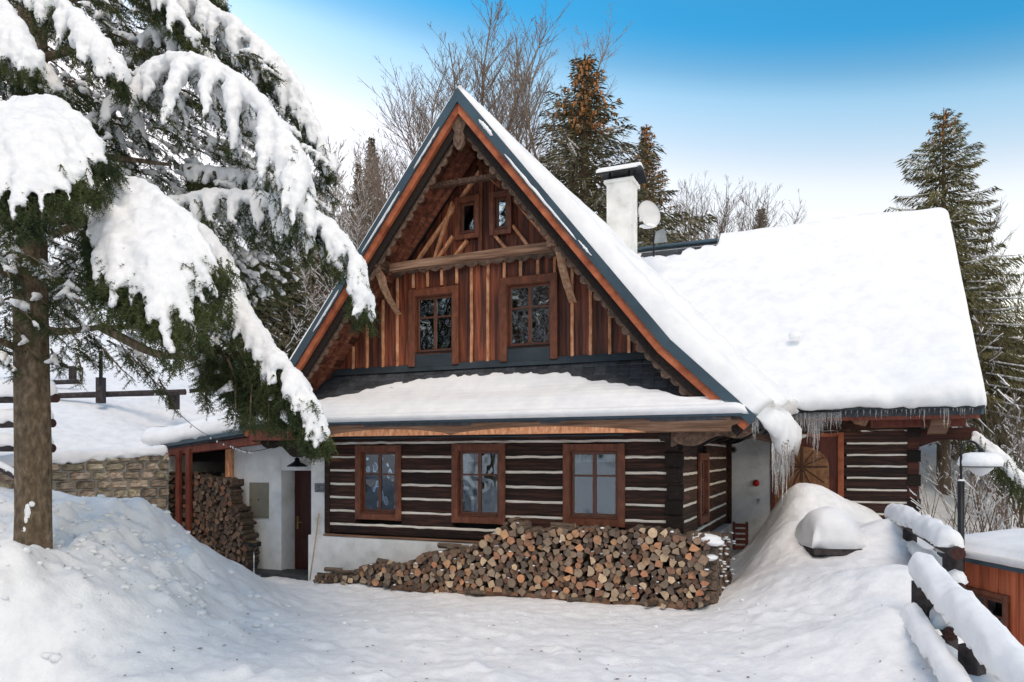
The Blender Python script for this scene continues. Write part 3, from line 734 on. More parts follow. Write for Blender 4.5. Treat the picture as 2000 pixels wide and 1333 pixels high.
ba = [A(p, -.03) for p in bpx]
for i in range(len(ba) - 1):
    a0, a1 = ba[i] + .006, ba[i + 1] - .006; am = (a0 + a1) / 2
    zt0, zt1 = under(a0, .30), under(a1, .30); zt0, zt1 = min(zt0, TIE + .1), min(zt1, TIE + .1)
    if max(zt0, zt1) < gz0 + .03: continue
    hit = [g for g in gwr if g[0] - .03 < am < g[1] + .03]
    zlo = gz0 - .06
    if hit and am > hit[0][0] + .03 and am < hit[0][1] - .03: zlo = zt_ - .06
    mb = MB(); mb.prism([(a0, zlo), (a1, zlo), (a1, max(zt1, zlo + .01)), (a0, max(zt0, zlo + .01))], 'y', .004 + rng.random() * .006, .075); mb.build('wall_board', M['board'], house)
for i, a in enumerate(ba[1:-1]):
    zt = min(under(a, .32), TIE); zlo = gz0 + .05
    if any(g[0] - .02 < a < g[1] + .02 for g in gwr): zlo = zt_ + .02
    if zt - zlo < .06: continue
    if i in (1,): pass
    mb = MB(); mb.beam((a, -.012, zlo), (a, -.012, zt), .034, .055, up=(1, 0, 0), c=.008, seg=max(2, int((zt - zlo) / .15)), jit=.003); mb.build('batten', M['batten'], house)
# scalloped string board
sb = MB(); a0, a1 = A(772, -.05), A(1088, -.05); n = 13
for k in range(n):
    p, q = a0 + (a1 - a0) * k / n, a0 + (a1 - a0) * (k + 1) / n
    poly = [(p, TIE + .16), (p, TIE + .02)] + [(p + (q - p) * t, TIE + .02 - .055 * math.sin(math.pi * t)) for t in (.1, .25, .5, .75, .9)] + [(q, TIE + .02), (q, TIE + .16)]
    sb.prism(poly, 'y', -.075, -.045)
sb.build('scalloped_board', M['carved'], house)
# upper gable: kingpost, slanted battens, little windows
def hpt(px, py, b): return Vector((A(px, b), b, Z(px, py, b)))
def bar(name, p, q, b, w, t, m, b2=None, seg=3, jit=.004):
    mb = MB(); mb.beam(hpt(*p, b), hpt(*q, b if b2 is None else b2), t, w, up=(-(hpt(*q, b) - hpt(*p, b)).z, 0, (hpt(*q, b) - hpt(*p, b)).x), c=.006, seg=seg, jit=jit); return mb.build(name, m, house)
bar('batten', (941, 318), (939, 516), .02, .07, .09, M['casing'])
for (p, q) in (((884, 395), (848, 508)), ((885, 462), (842, 526)), ((913, 470), (868, 528)), ((1000, 385), (1072, 470)), ((1002, 442), (1048, 502)), ((964, 457), (1007, 508)), ((924, 502), (914, 520)), ((950, 502), (960, 515)), ((937, 335), (815, 510)), ((960, 350), (1000, 385))):
    bar('batten', p, q, .02, .055, .07, M['batten'])
# slanted boards of the upper gable, laid like rays behind the battens
for sgn in (-1, 1):
    for k in range(9):
        x = .10 + k * .21; zt = under(AC + sgn * x, .32)
        x2 = x + 1.25 * (zt - TIE - .1) * .22
        x0, x1 = x - .10, x + .10
        z0_, z1_ = under(AC + sgn * x0, .32), under(AC + sgn * min(x1, 3), .32)
        if min(z0_, z1_) < TIE + .1: continue
        mb = MB(); mb.prism([(AC + sgn * x0, TIE + .08), (AC + sgn * (x1 - .008), TIE + .08), (AC + sgn * (x1 - .008), z1_), (AC + sgn * x0, z0_)], 'y', .048 + .008 * (k % 2), .075); mb.build('wall_board', M['board'], house)
for (x0, x1, y0, y1) in ((889, 937, 388, 466), (957, 1000, 378, 456)):
    a0, a1 = A(x0, -.02), A(x1, -.02); z1 = (Z(x0, y0, -.02) + Z(x1, y0 - 8, -.02)) / 2
    window(a0, a1, z1 - .74, z1, (0, -.02, 0), cw=.085, deep=.09, panes=(1, 1), curtain=None)
bar('tie_beam', (764, 524), (1086, 480), -.55, .13, .12, M['beam'], seg=8)
bar('collar_beam', (826, 367), (985, 342), -.5, .085, .09, M['beam_y'], seg=4)
bar('rafter', (921, 300), (778, 514), -.22, .15, .10, M['soffit'], seg=5)
bar('rafter', (935, 318), (1096, 480), .03, .10, .10, M['soffit'], seg=5)
for (px, py) in ((748, 518), (1092, 478)):
    c_ = hpt(px, py, -.5); mb = MB(); mb.beam((c_.x, -.84, c_.z - .02), (c_.x, .05, c_.z - .02), .17, .20, jit=.004, seg=3); mb.build('purlin', M['beam_y'], house)
for (p, q, s_) in (((742, 534), (777, 612), 1), ((1094, 488), (1118, 588), -1)):
    P0, P1 = hpt(p[0], p[1], -.62), hpt(q[0], q[1], -.03)
    mb = MB(); n = 10; vs = []
    for i in range(n + 1):
        t = i / n; c_ = P0.lerp(P1, t); c_.y -= .10 * math.sin(math.pi * t); wv = .065 + .028 * math.sin(t * 6 * math.pi) + .02 * (t < .3)
        for (dx, dy) in ((-.065, -wv), (.065, -wv), (.065, wv), (-.065, wv)): vs.append((c_.x + dx, c_.y + dy * .8, c_.z + dy * -.5))
    mb.add(vs, [(i * 4 + j, i * 4 + (j + 1) % 4, i * 4 + 4 + (j + 1) % 4, i * 4 + 4 + j) for i in range(n) for j in range(4)] + [(3, 2, 1, 0), (n * 4, n * 4 + 1, n * 4 + 2, n * 4 + 3)])
    mb.build('carved_bracket', M['fresh'], house)
# pendant under the ridge
pd = MB(); c_ = hpt(898, 262, -.84)
poly = [(-.10, .34), (.10, .34), (.12, .12), (.07, .02), (.10, -.08), (.085, -.17), (.04, -.25), (0, -.28), (-.04, -.25), (-.085, -.17), (-.10, -.08), (-.07, .02), (-.12, .12)]
pd.prism([(c_.x + x, c_.z + z) for (x, z) in poly], 'y', -.885, -.82); pd.prism([(c_.x + x * .45, c_.z + z * .55 - .02) for (x, z) in poly], 'y', -.905, -.885); pd.build('carved_pendant', M['carved'], house)

# --- the main roof
strip('roof_slope', .012, .25, -.86, BK, M['shingle'])
strip('verge_trim', 0, .14, -.965, -.86, M['blue'])
strip('verge_board', .142, .25, -.93, -.862, M['orange'])
strip('verge_shadow_strip', .252, .37, -.86, -.80, M['end'])  # dark strip put in for the shaded recess below the orange board
Q = off(.36); Q2 = off(.255)
for s_ in range(4):
    p, q = Vector(Q[s_]), Vector(Q[s_ + 1]); L = (q - p).length; t = (q - p) / L; nn = Vector((t.y, -t.x)); n = max(3, int(L / .17)); mb = MB()
    for k in range(n):
        w = L / n; s0 = k * w
        if (s_ == 1 and k > n - 3) or (s_ == 2 and k < 2): dep = .02
        else: dep = .075 if k % 2 else .045
        poly = [(s0, -.03), (s0, .04)] + [(s0 + w * u_, .04 + dep * math.sin(math.pi * u_) ** .8) for u_ in (.12, .3, .5, .7, .88)] + [(s0 + w, .04), (s0 + w, -.03)]
        mb.prism([tuple(p + t * x + nn * y) for (x, y) in poly], 'y', -.80, -.765)
    mb.build('scalloped_bargeboard', M['carved'], house)
SO0, SO1 = off(.255), off(.285)
for s_ in range(4):
    p, q, r2, r3 = [Vector(v) for v in (SO0[s_], SO0[s_ + 1], SO1[s_ + 1], SO1[s_])]
    n = max(2, int((q - p).length / .135))
    for k in range(n):
        t0, t1 = (k + .02) / n, (k + .97) / n
        mb = MB(); d = rng.uniform(-.004, .004)
        mb.prism([tuple(p.lerp(q, t0)), tuple(p.lerp(q, t1)), tuple(r3.lerp(r2, t1) + Vector((0, d))), tuple(r3.lerp(r2, t0) + Vector((0, d)))], 'y', -.79, .02); mb.build('soffit_board', M['soffit'], house)
# rafter pairs under the overhang
strip('inner_rafter', .285, .39, -.42, -.32, M['soffit'])

# --- wing with its own roof
WB = 5.7
WE = (4.72, 3.20); WR = (9.4, 8.12)
def wz(b): return WE[1] + (b - WE[0]) * (WR[1] - WE[1]) / (WR[0] - WE[0])
wroof = MB(); th = .2
wroof.prism([(WE[0], WE[1]), (WR[0], WR[1]), (2 * WR[0] - WE[0], WE[1]), (2 * WR[0] - WE[0], WE[1] - th), (WR[0], WR[1] - th * 1.3), (WE[0], WE[1] - th)], 'x', -3.3, 4.72)
wroof.build('wing_roof', M['shingle'], house)
wg = MB(); wg.box(-.1 + .8, 4.76, WE[0] - .10, WE[0] - .005, WE[1] - .075, WE[1] + .01, c=.02); wg.build('gutter', M['flash'], house)
wf = MB(); wf.box(.9, 4.7, WE[0] + .01, WE[0] + .05, WE[1] - .27, WE[1] - .085); wf.build('fascia_board', M['redwood'], house)
vt = MB(); vt.prism([(WE[0], WE[1] + .01), (WR[0], WR[1] + .01), (WR[0], WR[1] - .25), (WE[0], WE[1] - .2)], 'x', 4.722, 4.76); vt.prism([(2 * WR[0] - WE[0], WE[1] + .01), (WR[0], WR[1] + .01), (WR[0], WR[1] - .25), (2 * WR[0] - WE[0], WE[1] - .2)], 'x', 4.722, 4.76); vt.build('wing_verge_trim', M['blue'], house)
rc = MB(); ra0, ra1 = A(1262, WR[0]), A(1402, WR[0])
rc.beam((ra0 - 1.0, WR[0], WR[1] + .05), (ra1, WR[0], WR[1] + .05), .28, .09, c=.03, seg=4); rc.build('ridge_cap', M['blue'], house)
for r_ in range(3):
    for k in range(13):
        if r_ == 2 and k > 7: continue
        o = bpy.data.objects.new('shingle', sh_meshes[k % 4]); link(o, house); bb = WR[0] - .12 - (r_ + 1) * .12; o.location = (ra0 - .1 + k * .21 + r_ * .08, bb, wz(bb) + .03); o.scale = (1.1, 1.1, 1.1)
wall_a = A(1796, WB)
wc = MB(); wc.box(.12, wall_a - .12, WB + .1, 12.6, -.6, 3.3)
wc.prism([(WB + .1, 3.2), (12.6, 3.2), (WR[0], 7.8)], 'x', wall_a - .25, wall_a - .12); wc.build('inner_wall', M['room'], house)
wa = A(1505, WB - .03)
ww = MB(); ww.box(.08, wa, WB - .03, WB + .1, -.5, 3.1, c=.01); ww.build('white_wall', M['plaster'], house)
# side return of the log wall and dark post beside the white wall
pst = MB(); pst.box(-.12, .085, B1 - .02, WB + .02, .7, 3.0); pst.build('corner_board', M['log_y'], house)
pst = MB(); pst.box(wa + .005, wa + .09, WB - .06, WB + .05, .3, 3.1, c=.008); pst.build('door_post', M['redwood'], house)
da0, da1 = A(1512, WB), A(1636, WB)
lr = [Z(1740, y, WB) for y in (843, 866, 889, 911.5, 934.5, 958, 982, 1005, 1030)]
lr[0] = Z(1740, 842, WB)
dz1 = Z(1640, 847, WB)
logs(A(1648, WB), wall_a - .02, [], lr[1:], lr[-1] - .25, lr[0], WB + .06, M['log'], M['end'])
logs(.95, wall_a - .02, [], [lr[0]], lr[0] - .02, 3.05, WB + .06, M['log_y'], M['end'])
for k in range(13):
    e = MB(); z = .35 + k * .25; long_ = k % 2
    e.box(wall_a - .23, wall_a + (.02 if long_ else -.005), WB - (.06 if long_ else .035), WB + .14, z, z + .24, c=.02); e.build('log_end', M['end'] if long_ else M['log_red'], house)
# arched door with sunburst boards
dg = MB(); dg.box(da0, da1, WB + .02, WB + .06, .5, dz1, c=.005); dg.build('door_surround', M['redwood'], house)
dc = MB(); dc.box(da1, A(1648, WB), WB - .05, WB + .08, .5, dz1 + .02, c=.008); dc.box(da0 + .02, da1, WB - .03, WB + .02, dz1 - .07, dz1 + .01, c=.008); dc.build('door_casing', M['orange'], house)
cx, zc = A(1566, WB), Z(1566, 912, WB); rr = .545
dm = empty('arched_door', (0, 0, 0), 0, parent=house)
arch = [(cx - rr, .4), (cx + rr, .4)] + [(cx + rr * math.cos(t), zc + rr * .8 * math.sin(t)) for t in [math.pi * i / 18 for i in range(19)]]
pa = MB(); pa.prism(arch, 'y', WB - .005, WB + .02); pa.build('door_leaf', M['oak'], dm)
for ang in (0, 30, 60, 90, 120, 150, 180, 210, 240, 300, 330):
    t = R(ang); L = rr * .93 if ang <= 180 else rr * .95
    mb = MB(); ex, ez = cx + L * math.cos(t), zc + L * (.8 if ang <= 180 else 1.3) * math.sin(t)
    mb.beam((cx, WB - .012, zc), (ex, WB - .012, ez), .022, .026 if ang % 90 else .045, up=(-math.sin(t), 0, math.cos(t)), c=.005); mb.build('sunburst_rib', M['oak_dark'], dm)
mb = MB(); mb.box(cx - .03, cx + .03, WB - .028, WB - .006, .5, zc + rr * .78, c=.006); mb.build('centre_rib', M['oak_dark'], dm)
# carved gable-end brackets at the wing's right corner
br = MB(); br.box(A(1700, WB - .4), wall_a + .75, WB - .45, WB - .30, 2.80, 3.0, c=.01); br.build('wing_purlin', M['redwood'], house)
br = MB(); n = 12; x0, x1 = wall_a - .05, wall_a + .95
br.prism([(x0, 2.78), (x0, 2.38)] + [(x0 + (x1 - x0) * i / n, 2.38 + .20 * math.sin(math.pi * .5 * min(1, i / n * 1.6)) - .05 * (i / n)) for i in range(1, n + 1)] + [(x1 + .1, 2.72), (x1 + .05, 2.8)], 'y', WB + .0, WB + .16); br.build('wing_corbel', M['log_red'], house)
br = MB(); x = wall_a + .12; br.prism([(WB - .1, 2.9), (WB - .75, 3.02), (WB - .78, 2.86), (WB - .1, 2.66)], 'x', x, x + .34); br.build('outrigger', M['beam'], house)
br = MB(); br.prism([(A(1663, WB - .3), 3.0), (A(1663, WB - .3) + .35, 3.0), (A(1663, WB - .3) + .26, 2.84), (A(1663, WB - .3) + .05, 2.90)], 'y', WB - .5, WB + .05); br.build('outrigger', M['fresh'], house)
wso = MB(); wso.box(.9, 4.6, WE[0] + .05, WB + .02, 3.05, 3.07); wso.build('eave_soffit', M['soffit'], house)

# --- chimney
ch = empty('chimney', (0, 0, 0), 0, parent=house)
ca, cb = -2.16, 4.62
c_ = MB(); c_.box(ca - .28, ca + .28, cb - .28, cb + .28, 5.8, 8.260, c=.01); c_.build('chimney_shaft', M['plaster'], ch)
c_ = MB(); c_.box(ca - .33, ca + .33, cb - .33, cb + .33, 8.260, 8.335, c=.01); c_.build('chimney_slab', M['plaster'], ch)
c_ = MB()
for (x, y) in ((-.22, -.22), (.22, -.22), (-.22, .22), (.22, .22)): c_.box(ca + x - .02, ca + x + .02, cb + y - .02, cb + y + .02, 8.330, 8.510)
c_.box(ca - .25, ca + .25, cb - .25, cb + .25, 8.335, 8.420); c_.build('chimney_legs', M['dark'], ch)
c_ = MB(); n = 12
outer = [(cb - .46 + .92 * i / n, 8.460 + .17 * math.sin(math.pi * i / n)) for i in range(n + 1)]; inn = [(y, z - .035) for (y, z) in outer[::-1]]
c_.prism(outer + inn, 'x', ca - .50, ca + .46); c_.build('chimney_cap', M['dark'], ch)
c_ = MB(); outer2 = [(cb - .42 + .84 * i / n, 8.480 + .15 * math.sin(math.pi * i / n)) for i in range(n + 1)]
c_.prism([(y, z + .05 + .035 * math.sin(math.pi * i / n)) for i, (y, z) in enumerate(outer2)] + outer2[::-1], 'x', ca - .48, ca + .44); c_.build('chimney_cap_snow', M['snow'], ch)
# ------------------------------------------------------------------ snow on the roofs
def sweep(name, rings, m, parent=None, caps=True):
    """rings: (n_stations, n_ring, 3) closed loops"""
    rings = np.asarray(rings, float); n, k = rings.shape[:2]
    v = rings.reshape(-1, 3); i, j = np.meshgrid(np.arange(n - 1), np.arange(k), indexing='ij')
    a_ = (i * k + j).ravel(); b_ = (i * k + (j + 1) % k).ravel()
    f = np.stack([a_, b_, b_ + k, a_ + k], 1)
    if caps:
        c0, c1 = v[:k].mean(0), v[-k:].mean(0); v = np.vstack([v, c0, c1]); q = len(v)
        j = np.arange(k); e = (n - 1) * k
        f = np.vstack([f, np.stack([(j + 1) % k, j, np.full(k, q - 2), np.full(k, q - 2)], 1)[:, [0, 1, 2, 2]], np.stack([e + j, e + (j + 1) % k, np.full(k, q - 1), np.full(k, q - 1)], 1)[:, [0, 1, 2, 2]]])
    fl = [tuple(dict.fromkeys(int(x) for x in r)) for r in f]
    me = bpy.data.meshes.new(name); me.from_pydata([tuple(p) for p in v], [], fl); me.materials.append(m)
    me.polygons.foreach_set('use_smooth', [True] * len(me.polygons)); me.update()
    bm = bmesh.new(); bm.from_mesh(me); bmesh.ops.recalc_face_normals(bm, faces=bm.faces); bm.to_mesh(me); bm.free()
    return link(bpy.data.objects.new(name, me), parent)

def slope_snow(side, b0, b1, nb, thick, droop, name, seed):
    pts = [Vector(p) for p in ([PROF[2], PROF[3], PROF[4]] if side > 0 else [PROF[2], PROF[1], PROF[0]])]
    samp = []
    for p, q, n in ((pts[0], pts[1], 34), (pts[1], pts[2], 12)):
        for i in range(n): samp.append((p.lerp(q, i / n), (q - p).normalized()))
    samp.append((pts[2], (pts[2] - pts[1]).normalized()))
    rings = []
    bs = np.concatenate([b0 + (1 - np.cos(np.linspace(0, math.pi / 2, 9))) * .13, np.linspace(b0 + .19, b0 + 2.4, 40), np.linspace(b0 + 2.5, b1, nb)])
    for b in bs:
        e = math.sqrt(max(0.0, 1 - (1 - min(1, (b - b0) / .13)) ** 2)); D = droop(b)
        ring = []
        for i, (p, t) in enumerate(samp):
            s_ = i / (len(samp) - 1); n = Vector((t.y, -t.x)) * (-1 if side > 0 else 1)
            n = Vector((abs(n.x) * side, abs(n.y)))
            if i == 0: n = Vector((0, 1))
            if i == 34: n = n
            h = thick(s_, b) * e
            h = max(.004, h * (1 + .16 * float(vnoise(s_ * 9, b * 1.4, None, seed)) + .07 * float(vnoise(s_ * 30, b * 5, None, seed + 1))))
            o = p + n * h; ring.append((o.x, b, o.y))
        E = pts[2]; H = thick(1, b) * e
        for (x, z) in ((.15, .74), (.27, .44), (.34, .05), (.34, -.34), (.27, -.72), (.15, -.62), (.04, -.12)):
            jx = 1 + .2 * float(vnoise(b * 2.2, x * 9, None, seed + 3)); jz = 1 + .35 * float(vnoise(b * 1.7, 4.4, None, seed + 4)) + .12 * float(vnoise(b * 7, z * 5, None, seed + 5))
            ring.append((E.x + side * x * D * jx * e, b, E.y + (H * .8 * z if z > 0 else z * .62 * D * jz) * (e if z > 0 else e)))
        for f_ in (1.0, .75, .5, .25, 0):
            p = samp[int(f_ * (len(samp) - 1))][0]; ring.append((p.x, b, p.y - .01))
        rings.append(ring)
    return sweep(name, rings, M['snow'], house, caps=False)
slope_snow(1, -.955, 13.1, 90, lambda s_, b: (.07 + .15 * min(1, s_ * 2.2) + .10 * s_ + .20 * sstep(.35 + .3 * s_, .85 + .3 * s_, b) * min(1, s_ * 1.6) ** 1.5), lambda b: float(sstep(-.95, .25, b)) * .95 + .04, 'roof_snow', 5)
slope_snow(-1, -.93, 13.1, 30, lambda s_, b: .085 + .03 * s_, lambda b: .12, 'roof_snow', 9)
# strips of old snow lying on the blue verge trim
def verge_patch(t0, t1, d0, d1, side=1):
    P = Vector(PROF[2]); Q_ = Vector(PROF[3] if side > 0 else PROF[1]); t = (Q_ - P).normalized(); n = Vector((-abs(t.y) * side, -abs(t.x)))
    L = (Q_ - P).length; vs = []; k = 14
    for i in range(k + 1):
        x = P + t * (t0 + (t1 - t0) * i / k) * L; j0, j1 = [rng.uniform(-.008, .008) for _ in range(2)]
        w = math.sin(math.pi * i / k) ** .3
        dm_ = (d0 + d1) / 2
        for (d, y) in ((dm_ + (d0 - dm_) * w + j0, -.966), (dm_ + (d0 - dm_) * w * .6, -.985), (dm_ + (d1 - dm_) * w * .6, -.985), (dm_ + (d1 - dm_) * w + j1, -.966)):
            q = x + n * d; vs.append((q.x, y, q.y))
    mb = MB(); mb.add(vs, [(i * 4 + j, i * 4 + j + 1, i * 4 + 5 + j, i * 4 + 4 + j) for i in range(k) for j in range(3)] + [(0, 1, 2, 3), (k * 4 + 3, k * 4 + 2, k * 4 + 1, k * 4)])
    mb.build('snow_patch', M['snow'], house, smooth=True)
for a_ in ((.13, .20, .03, .09), (.27, .62, .085, .125), (.62, .68, .07, .10)): verge_patch(*a_)
for a_ in ((.12, .26, .10, .125), (.34, .56, .09, .125), (.60, .66, .06, .10), (.7, .86, .09, .12)): verge_patch(*a_, side=-1)

# pent roof snow
def pent_snow():
    rings = []; N = 150
    a0, a1 = AC - 4.33, AC + 4.48
    for i in range(N + 1):
        a = a0 + (a1 - a0) * i / N; x = (a - AC) / 4.4
        e = math.sqrt(max(0, 1 - (1 - min(1, (a - a0) / .2, (a1 - a) / .2)) ** 2))
        t0 = .10 + 1.10 * abs(x) ** 2.1 + .05 * float(vnoise(a * 2.1, 1, None, 3)) + .035 * float(vnoise(a * 9, 1, None, 4))
        lim = (PZ1 - (under(a, .40) if abs(x) < .98 else PZ0)) / (PZ1 - PZ0) if abs(x) > .6 else 0
        t0 = max(t0, 0.02); t0 = min(max(t0, lim - .05), .84)
        up = []; n = 34
        for k in range(n + 1):
            t = t0 + (1 - t0) * k / n; b = PB0 * t; z = pz(b)
            lay = .016 + .012 * ((t * 11.7) % 1.0)
            h = lay * min(1, k * .5) + .10 * float(sstep(.42 + .10 * float(vnoise(a * .9, 7, None, 8)), .80, t)) * (1 + .10 * float(vnoise(a * 1.5, t * 3, None, 12)))
            h *= e
            up.append((a, b - h * .55, z + h * .83))
        hh = .17 * e
        nose = [(a, PB0 - .10 * e, PZ0 + hh * .75), (a, PB0 - .13 * e, PZ0 + hh * .45 + .006 * float(vnoise(a * 12, 2, None, 14))), (a, PB0 - .105 * e, PZ0 + hh * .12 + .012 * float(vnoise(a * 9, 1, None, 15))), (a, PB0 - .03, PZ0 + .002)]
        base = [(a, PB0 * t, pz(PB0 * t) - .02) for t in (1, .7 + .3 * t0, .5 + .5 * t0, t0)]
        rings.append(up + nose + base)
    sweep('pent_roof_snow', rings, M['snow'], house, caps=False)
pent_snow()

# wing snow
def wing_snow():
    rings = []; a0, a1 = -3.2, 4.80
    A_ = np.concatenate([np.linspace(a0, a1 - .35, 90), a1 - .30 + .30 * (np.sin(np.linspace(0, math.pi / 2, 10)))])
    for a in A_:
        e = math.sqrt(max(0.0, 1 - (1 - min(1, (a1 - a) / .30)) ** 2)); ring = []; n = 40
        for k in range(n + 1):
            s_ = k / n; b = WR[0] + (WE[0] - WR[0]) * s_; z = wz(b)
            h = (.30 + .12 * s_) * e * (1 + .16 * float(vnoise(a * .7, s_ * 4, None, 18))) + .018 * float(vnoise(a * 2.2, s_ * 16, None, 19))
            if a < ra1 + .1:
                lim = .07 if a < ra1 - .9 else .035
                h *= float(sstep(lim, lim + .06, s_ + .012 * float(vnoise(a * 5, 3, None, 22))))
            h = max(h, .003)
            ring.append((a, b - h * .70, z + h * .70))
        J = lambda q: float(vnoise(a * 6.5, q, None, 20)) * .03 + float(vnoise(a * 17, q, None, 23)) * .018 + float(vnoise(a * 1.6, q, None, 24)) * .03
        cut = .10 * float(sstep(1.75, 1.05, a))
        for (db, dz) in ((-.33, .16), (-.31, .06), (-.24, -.02 + cut), (-.10, -.035 + cut), (0, .0)):
            ring.append((a, WE[0] + db * e + cut * .8 + (J(db * 9) if db < -.05 else 0), WE[1] + dz * (e if dz > 0 else 1) + J(dz * 9 + 3) * .8))
        for s_ in (1, .7, .4, .1, 0):
            b = WR[0] + (WE[0] - WR[0]) * s_; ring.append((a, b, wz(b) - .02))
        if a > ra1 + .1:   # wrap over the ridge
            ring.append((a, WR[0] + .35, WR[1] - .3)); ring.append((a, WR[0] + .30 * e, WR[1] + .10)); ring.append((a, WR[0] + .12, WR[1] + .24 * e))
        else: ring += [(a, WR[0], WR[1] - .02)] * 3
        rings.append(ring)
    sweep('wing_roof_snow', rings, M['snow'], house, caps=False)
wing_snow()
# added snow bump in place of a shaded hollow in the wing snow
lp = MB(); lp.lathe([(.0, .10), (.06, .09), (.09, .03), (.08, -.05), (.02, -.1)], 12); o = lp.build('hollow_bump', M['snow'], house, True)
_b = 5.9; o.location = (A(1553, _b - .4) , _b - .42, wz(_b) + .36); o.scale = (1.5, 1.1, 1.1)

# icicles
ice = []
for k in range(5):
    mb = MB(); n = 7; mb.tube([(.012 * math.sin(i * 1.3 + k) * i / n, .01 * math.cos(i + k) * i / n, -i / n) for i in range(n + 1)], [.022 * (1 - i / n) ** .75 * (1 + .15 * math.sin(i * 2.6 + k)) + .002 for i in range(n + 1)], 6)
    ice.append(mb.mesh('icicle', M['ice'], True))
def icicle(a, b, z, L, w=1.0):
    o = bpy.data.objects.new('icicle', ice[rng.randrange(5)]); link(o, house); o.location = (a, b, z); o.scale = (w, w, L); o.rotation_euler = (0, 0, rng.random() * 6)
px = 1522
while px < 1905:
    b = WE[0] - .09 + rng.uniform(-.05, .03)
    if px < 1572: L = rng.uniform(.18, .55)
    elif px < 1606: L = rng.uniform(.5, 1.15) * (1 - abs(px - 1592) / 60)
    elif px < 1640: L = rng.uniform(.15, .5)
    else: L = rng.choice([.08, .12, .15, .2, .38])
    icicle(A(px, b), b, 3.10 if px < 1640 else 3.13, L, .55 + L * .5)
    px += rng.uniform(1.6, 4.2) if px < 1640 else rng.uniform(3, 13)
for k in range(20):
    b = rng.uniform(-.15, 1.5); icicle(AC + 4.58 + rng.uniform(.12, .36), b, 2.48 - rng.random() * .12, rng.uniform(.25, 1.05), .8)
for k in range(10):
    b = rng.uniform(-.9, -.5); icicle(AC + 4.50 + rng.uniform(.0, .1), b, 2.74, rng.uniform(.12, .35), .6)
for k in range(12):
    b = rng.uniform(1.4, 4.6); icicle(AC + 4.58 + rng.uniform(.12, .3), b, 2.45, rng.uniform(.3, .8), .9)

# ------------------------------------------------------------------ white annex with the entrance door
def D(mb, name, m, parent=house, **k): return mb.build(name, m, parent, **k)
aL, aR = A(453, .3), A(549, .3)
w = MB(); w.box(aL, aR, .30, .95, -.3, 2.62, c=.008); D(w, 'annex_wall', M['plaster'])
w = MB(); w.box(aR + .002, -7.03, .302, .95, 1.93, 2.62); w.box(-7.05, -6.66, -.02, .95, -.3, 2.5, c=.006); D(w, 'entrance_surround', M['plaster'])
w = MB(); w.box(aL - 1.9, aL, .9, 3.0, 2.2, 2.62); D(w, 'annex_lintel', M['end'])
dr = MB(); dr.box(aR + .03, -7.06, .68, .73, -.25, 1.93); d_o = D(dr, 'entrance_door', M['door'])
for (z0, z1) in ((-.1, .55), (.65, 1.8)):
    q = MB(); q.box(aR + .18, -7.2, .665, .679, z0, z1, c=.008); q.build('door_panel', M['door'], d_o)
q = MB(); q.box(aR + .10, aR + .14, .65, .68, .72, .98); q.tube([(aR + .12, .64, .86), (aR + .24, .64, .86)], .012); q.build('door_handle', M['brass'], d_o)
th_ = MB(); th_.box(aR, -7.05, .28, .7, -.32, -.20); D(th_, 'doorstep', M['mortar'])
mc = MB(); a0, a1 = A(487, .28), A(524, .28); zt, zb = Z(505, 943, .28), Z(505, 1012, .28)
mc.box(a0, a1, .275, .3, zb, zt, c=.004); mo = D(mc, 'meter_cabinet', M['meter'])
q = MB(); q.box(a0 + .02, a1 - .02, .268, .276, zb + .02, zt - .02, c=.003); q.build('cabinet_door', M['meter'], mo)
q = MB(); q.box((a0 + a1) / 2 - .01, (a0 + a1) / 2 + .02, .26, .27, (zt + zb) / 2, (zt + zb) / 2 + .025); q.box(a0 + .05, a0 + .065, .258, .27, (zt + zb) / 2 - .02, (zt + zb) / 2 + .01); q.build('cabinet_lock', M['dark'], mo)
def P3(a, b, z, o=(0, 0)): return hx(a, b, z)

# paving strip
pv = MB(); q = [hx(-9.3, -.5, 0), hx(-6.9, -.9, 0), hx(-6.9, .3, 0), hx(-9.3, .3, 0)]
pvs = [(p.x, p.y, float(ground_z(p.x, p.y, False)) + .05) for p in (hx(-8.7, -.12, 0), hx(-7.05, -.05, 0), hx(-7.0, .75, 0), hx(-8.8, .3, 0))]
zz = max(-.17, -.2)
pv.add([(p[0], p[1], -.085) for p in pvs] + [(p[0], p[1], -.3) for p in pvs], [(0, 1, 2, 3), (0, 4, 5, 1), (1, 5, 6, 2), (2, 6, 7, 3), (3, 7, 4, 0)]); tag(pv.build('entrance_paving', M['paving']), kind='structure')

# woodshed
S0 = (-9.7, 1.2)
shed = empty('woodshed', tuple(hx(*S0, -.1)), RZ, 'open woodshed with red-brown posts and a low snowy lean-to roof beside the white entrance', 'shed')
def DS(mb, name, m, **k):
    o = mb.build(name, m, shed, **k); o.location = (-S0[0], -S0[1], .1); return o
fl_, fr_ = (A(322, 0), -.05, 2.44), (A(478, -.15), -.15, 2.70)
fr2 = (-7.0, -.15, 2.78)
r_ = MB(); back = 4.2
r_.add([fl_, fr_, fr2, (fr2[0], back, 3.3), (fl_[0], back, 2.95)] + [(p[0], p[1], p[2] - .09) for p in (fl_, fr_, fr2, (fr2[0], back, 3.3), (fl_[0], back, 2.95))],
       [(0, 1, 2, 3, 4), (9, 8, 7, 6, 5), (0, 5, 6, 1), (1, 6, 7, 2), (2, 7, 8, 3), (3, 8, 9, 4), (4, 9, 5, 0)]); DS(r_, 'roof', M['shingle'])
r_ = MB(); r_.beam((fl_[0], -.09, fl_[2] + .0), (fr_[0], -.19, fr_[2]), .03, .09, c=.004); DS(r_, 'roof_trim', M['blue'])
